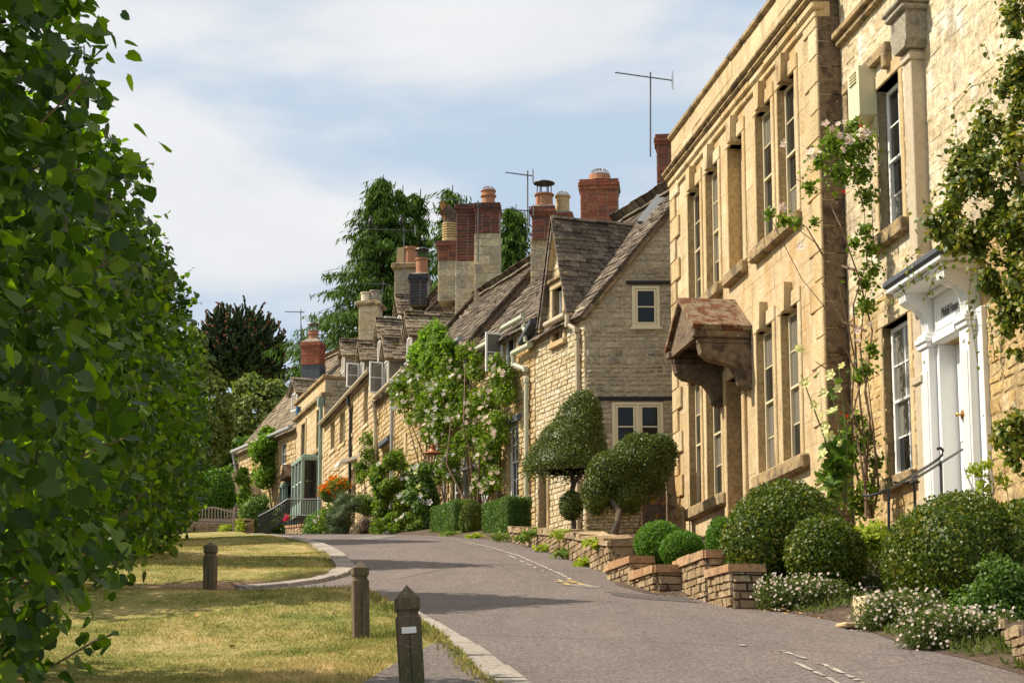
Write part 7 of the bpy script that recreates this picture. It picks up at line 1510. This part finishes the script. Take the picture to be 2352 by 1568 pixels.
broad('dusky green tree directly behind the last lime trees', [bl(470, 940, 66, 60, 95), bl(455, 1040, 66, 60, 90), bl(500, 1000, 68, 36, 70), bl(450, 830, 66, 30, 80)], 13000, .14, 'tree_a', at(465, 1180, 66))
broad('bright leafy tree lower down behind the hedge', [bl(545, 1060, 76, 50, 62), bl(500, 1060, 76, 48, 60), bl(560, 1140, 74, 45, 60), bl(520, 1130, 74, 46, 60)], 12000, .15, 'tree_b', at(530, 1190, 76))
broad('dark trees closing the view below the bright tree', [bl(560, 1165, 80, 60, 70), bl(480, 1120, 80, 90, 90), bl(620, 1120, 84, 50, 80)], 9000, .16, 'tree_d', at(560, 1220, 80))
c_ = at(492, 1140, 65); clipped_bush('clipped_hedge', 'rounded bright green hedge behind the bench', [bl(492, 1135, 65, 50, 62, 40), bl(455, 1145, 65, 40, 60, 40)], 9000, .08, 'brightbox', None, 'hedge')
low_wall('garden_wall', 'low stone wall behind the bench', [(-17, 63.5), (-8.9, 62)], .45, .5, cap=(.08,(.4,.7),.02,'garden_stone'), limit=80, t=.3)
clipped_bush('hedge', 'long dark hedge closing the view behind the bench and limes', [bl(380, 1150, 68, 90, 90, 60), bl(250, 1150, 68, 90, 100, 60)], 8000, .10, 'tree_d', None, 'hedge')
# monkey puzzle: rope-like branches curving up to rusty tips
def monkey():
    b = at(540, 1100, 104); o = thing('monkey_puzzle_tree', 'dark domed monkey puzzle tree with rusty branch tips against the sky', 'tree', tuple(b)); rg = random.Random(5); k = 104/FPX; h = (1100-690)*k; MB().tube([(0,0,0),(0,0,h*.8)], [.4,.22], 8).build('trunk', 'bark', o, fix=False)
    mb = MB(); tips = MB(); R_ = 108*k; cz = h - 120*k
    def rope(P, r):
        # scaly rope: alternating thick and thin rings
        Q = []; rr = []
        for a, c in zip(P, P[1:]):
            m = max(2, int((c-a).length/.16))
            for i in range(m): Q.append(a.lerp(c, i/m)); rr.append(r*(1.35 if len(Q) % 2 else .75))
        Q.append(P[-1]); rr.append(r*.6); mb.tube(Q, rr, 4)
    for i in range(150):
        u = (i + .5)/150; el = math.asin(max(-1, min(1, -0.45 + 1.43*u))); a = i*2.399963 + rg.uniform(-.2, .2); dr = Vector((math.cos(el)*math.cos(a), math.cos(el)*math.sin(a), math.sin(el))); rad = Vector((dr.x*R_*1.0, dr.y*R_*1.0, dr.z*R_*1.02)); s0 = Vector((0, 0, cz + dr.z*R_*.35 - .8)); e = Vector((0,0,cz)) + rad*rg.uniform(.9, 1.02)
        m = s0.lerp(e, .55) + Vector((0,0,-.55)); rope([s0, s0.lerp(m, .5) + Vector((0,0,-.1)), m, e], .10)
        for j in range(11):
            f = rg.uniform(.45, 1.0); p = m.lerp(e, (f-.4)/.6) if f > .4 else s0.lerp(m, f); q = p + (dr*.9 + Vector((rg.gauss(0,.55), rg.gauss(0,.55), rg.uniform(.1,.8)))).normalized()*rg.uniform(.35, .9)
            rope([p, p.lerp(q, .5) + Vector((0,0,-.08)), q], .075)
            if rg.random() < .14 + .22*(dr.z > .3): tips.tube([q, q + Vector((rg.gauss(0,.08), rg.gauss(0,.08), .12))], [.075, .05], 5)
    mb.build('crown', 'puzzle', o, fix=False); tips.build('branch_tips', 'puzzletip', o, fix=False, kind='stuff')
monkey()

# ------------------------------------------------------------------ grass blades, fallen leaves
def blades(n, ymin, ymax, hgt, name):
    P = []; 
    while len(P) < n:
        y = ymin + (ymax-ymin)*random.random()**1.6; xl = -.30*y - .3; xr = left(y) - .25 + (.05 if random.random() < .2 else 0); x = random.uniform(xl, xr)
        if abs(y - (20.1 - .12*(x+3))) < .45 and x > -4.6 and random.random() < .85: continue
        if y < 14.2 and x > left(y) - .25 - interp([(9,1.9),(11.5,1.0),(12.6,.62),(13.3,.36),(14.2,.1)], y): continue
        P.append((x, y, lawnz(x, y) - .005))
    P = np.array(P); a = RNG.uniform(0, 6.28, n); h = hgt*RNG.uniform(.4, 1.3, n)*(1 + .7*np.clip(lump(P, 1.1, 9), -.6, 1)); ln = RNG.normal(0, .6, (n, 2))*h[:, None]; w = .0035 + .00012*P[:, 1]
    V = np.stack([P + np.stack([np.cos(a)*w, np.sin(a)*w, a*0], 1), P - np.stack([np.cos(a)*w, np.sin(a)*w, a*0], 1), P + np.stack([ln[:, 0], ln[:, 1], h], 1)], 1).reshape(-1, 3)
    tag(link(name, np_mesh(name, V, tris=np.arange(3*n).reshape(-1, 3), mat=M['blade'])), 'short dry grass blades covering the lawn', 'grass', kind='stuff')
blades(150000, 11.5, 34, .026, 'grass')
n = 2600; ys_ = RNG.uniform(11.5, 19, n); P = []
for y in ys_: x = left(y) - .24 - abs(random.gauss(0, .05)); P.append((x, y, lawnz(x, y)))
P = np.array(P); dd = unit(RNG.normal(0, .5, (n, 3)) + np.array([.4, 0, 1])); tag(link('edge_grass', leaf_mesh('edge_grass', P, np.cross(dd, unit(RNG.normal(0, 1, (n, 3)))), .05, 'blade', 'needle', .2, 0, .5, dd)), 'longer green grass hanging over the kerb edge', 'grass', kind='stuff')
n = 5200; ys_ = RNG.uniform(11.0, 18.2, n); xs_ = np.array([right(y) for y in ys_]) + .04 + np.abs(RNG.normal(0, .45, n)); P = np.array([(x, y, G(y) + .02 + min(.12, max(0, (x - right(y)) * .2))) for x, y in zip(xs_, ys_)]); P = P[lump(P, 3.0, 21) > -.25]
dd = unit(RNG.normal(0, .7, (len(P), 3)) + np.array([0, 0, 1])); tag(link('ground_cover', leaf_mesh('ground_cover', P, np.cross(dd, unit(RNG.normal(0, 1, (len(P), 3)))), .065, 'daisyleaf', 'needle', .2, 0, .5, dd)), 'low straggling weeds on the soil between road and bushes', 'ground cover', kind='stuff')
LF = [];
for k in range(3):
    mb = MB(); vs = [(0,0,.02)] + [(( .7 + .3*math.sin(5*a+k))*math.cos(a), (.55 + .3*math.sin(5*a+k))*math.sin(a), random.uniform(0,.35)) for a in np.linspace(0, 5.6, 9)]; mb.add(vs, [(0, i, i+1) for i in range(1, 9)] + [(0, 9, 1)]); LF.append(mb.mesh('fallen_leaf', M['deadleaf']))
def fleaf(x, y, z, s):
    o = link('fallen_leaf', random.choice(LF), None, (x, y, z)); o.scale = (s, s, s); o.rotation_euler = (random.uniform(-.3,.3), random.uniform(-.3,.3), random.uniform(0, 6.28)); return o
for X, Y, s, lb in ((529,1489,.055,'large curled brown leaf lying on the near lawn'), (452,1432,.045,'pale fallen leaf on the lawn left of the middle post'), (414,1432,.02,'small reddish leaf near the pale fallen leaf'), (461,1549,.03,'yellowish fallen leaf at the bottom of the lawn')):
    p = ground_at(X, Y); tag(fleaf(p.x, p.y, lawnz(p.x, p.y)+.012, s), lb, 'leaf')
for i in range(120):
    if i < 80: y = random.uniform(16.5, 19.6); x = right(y) - abs(random.gauss(0, .10)) - .02
    else: y = random.uniform(12.5, 30); x = left(y) + .2 + (right(y)-left(y)-.3)*random.random()
    tag(fleaf(x, y, G(y)+.036, random.uniform(.012, .035) if i < 80 else random.uniform(.008,.016)), 'dry leaf scrap on the asphalt or along the wall foot', 'leaf', 'dry leaf scraps on the road')
for i in range(26):
    y = random.uniform(13, 24); x = random.uniform(-.24*y, left(y)-.4); o = link('dandelion', BL['orange_petal'][0] if i % 3 else BL['cream_petal'][0], None, (x, y, lawnz(x, y)+.03)); o.scale = (.014,.014,.014); tag(o, 'tiny yellow flower dotted in the lawn', 'flower', 'tiny flowers in the lawn')
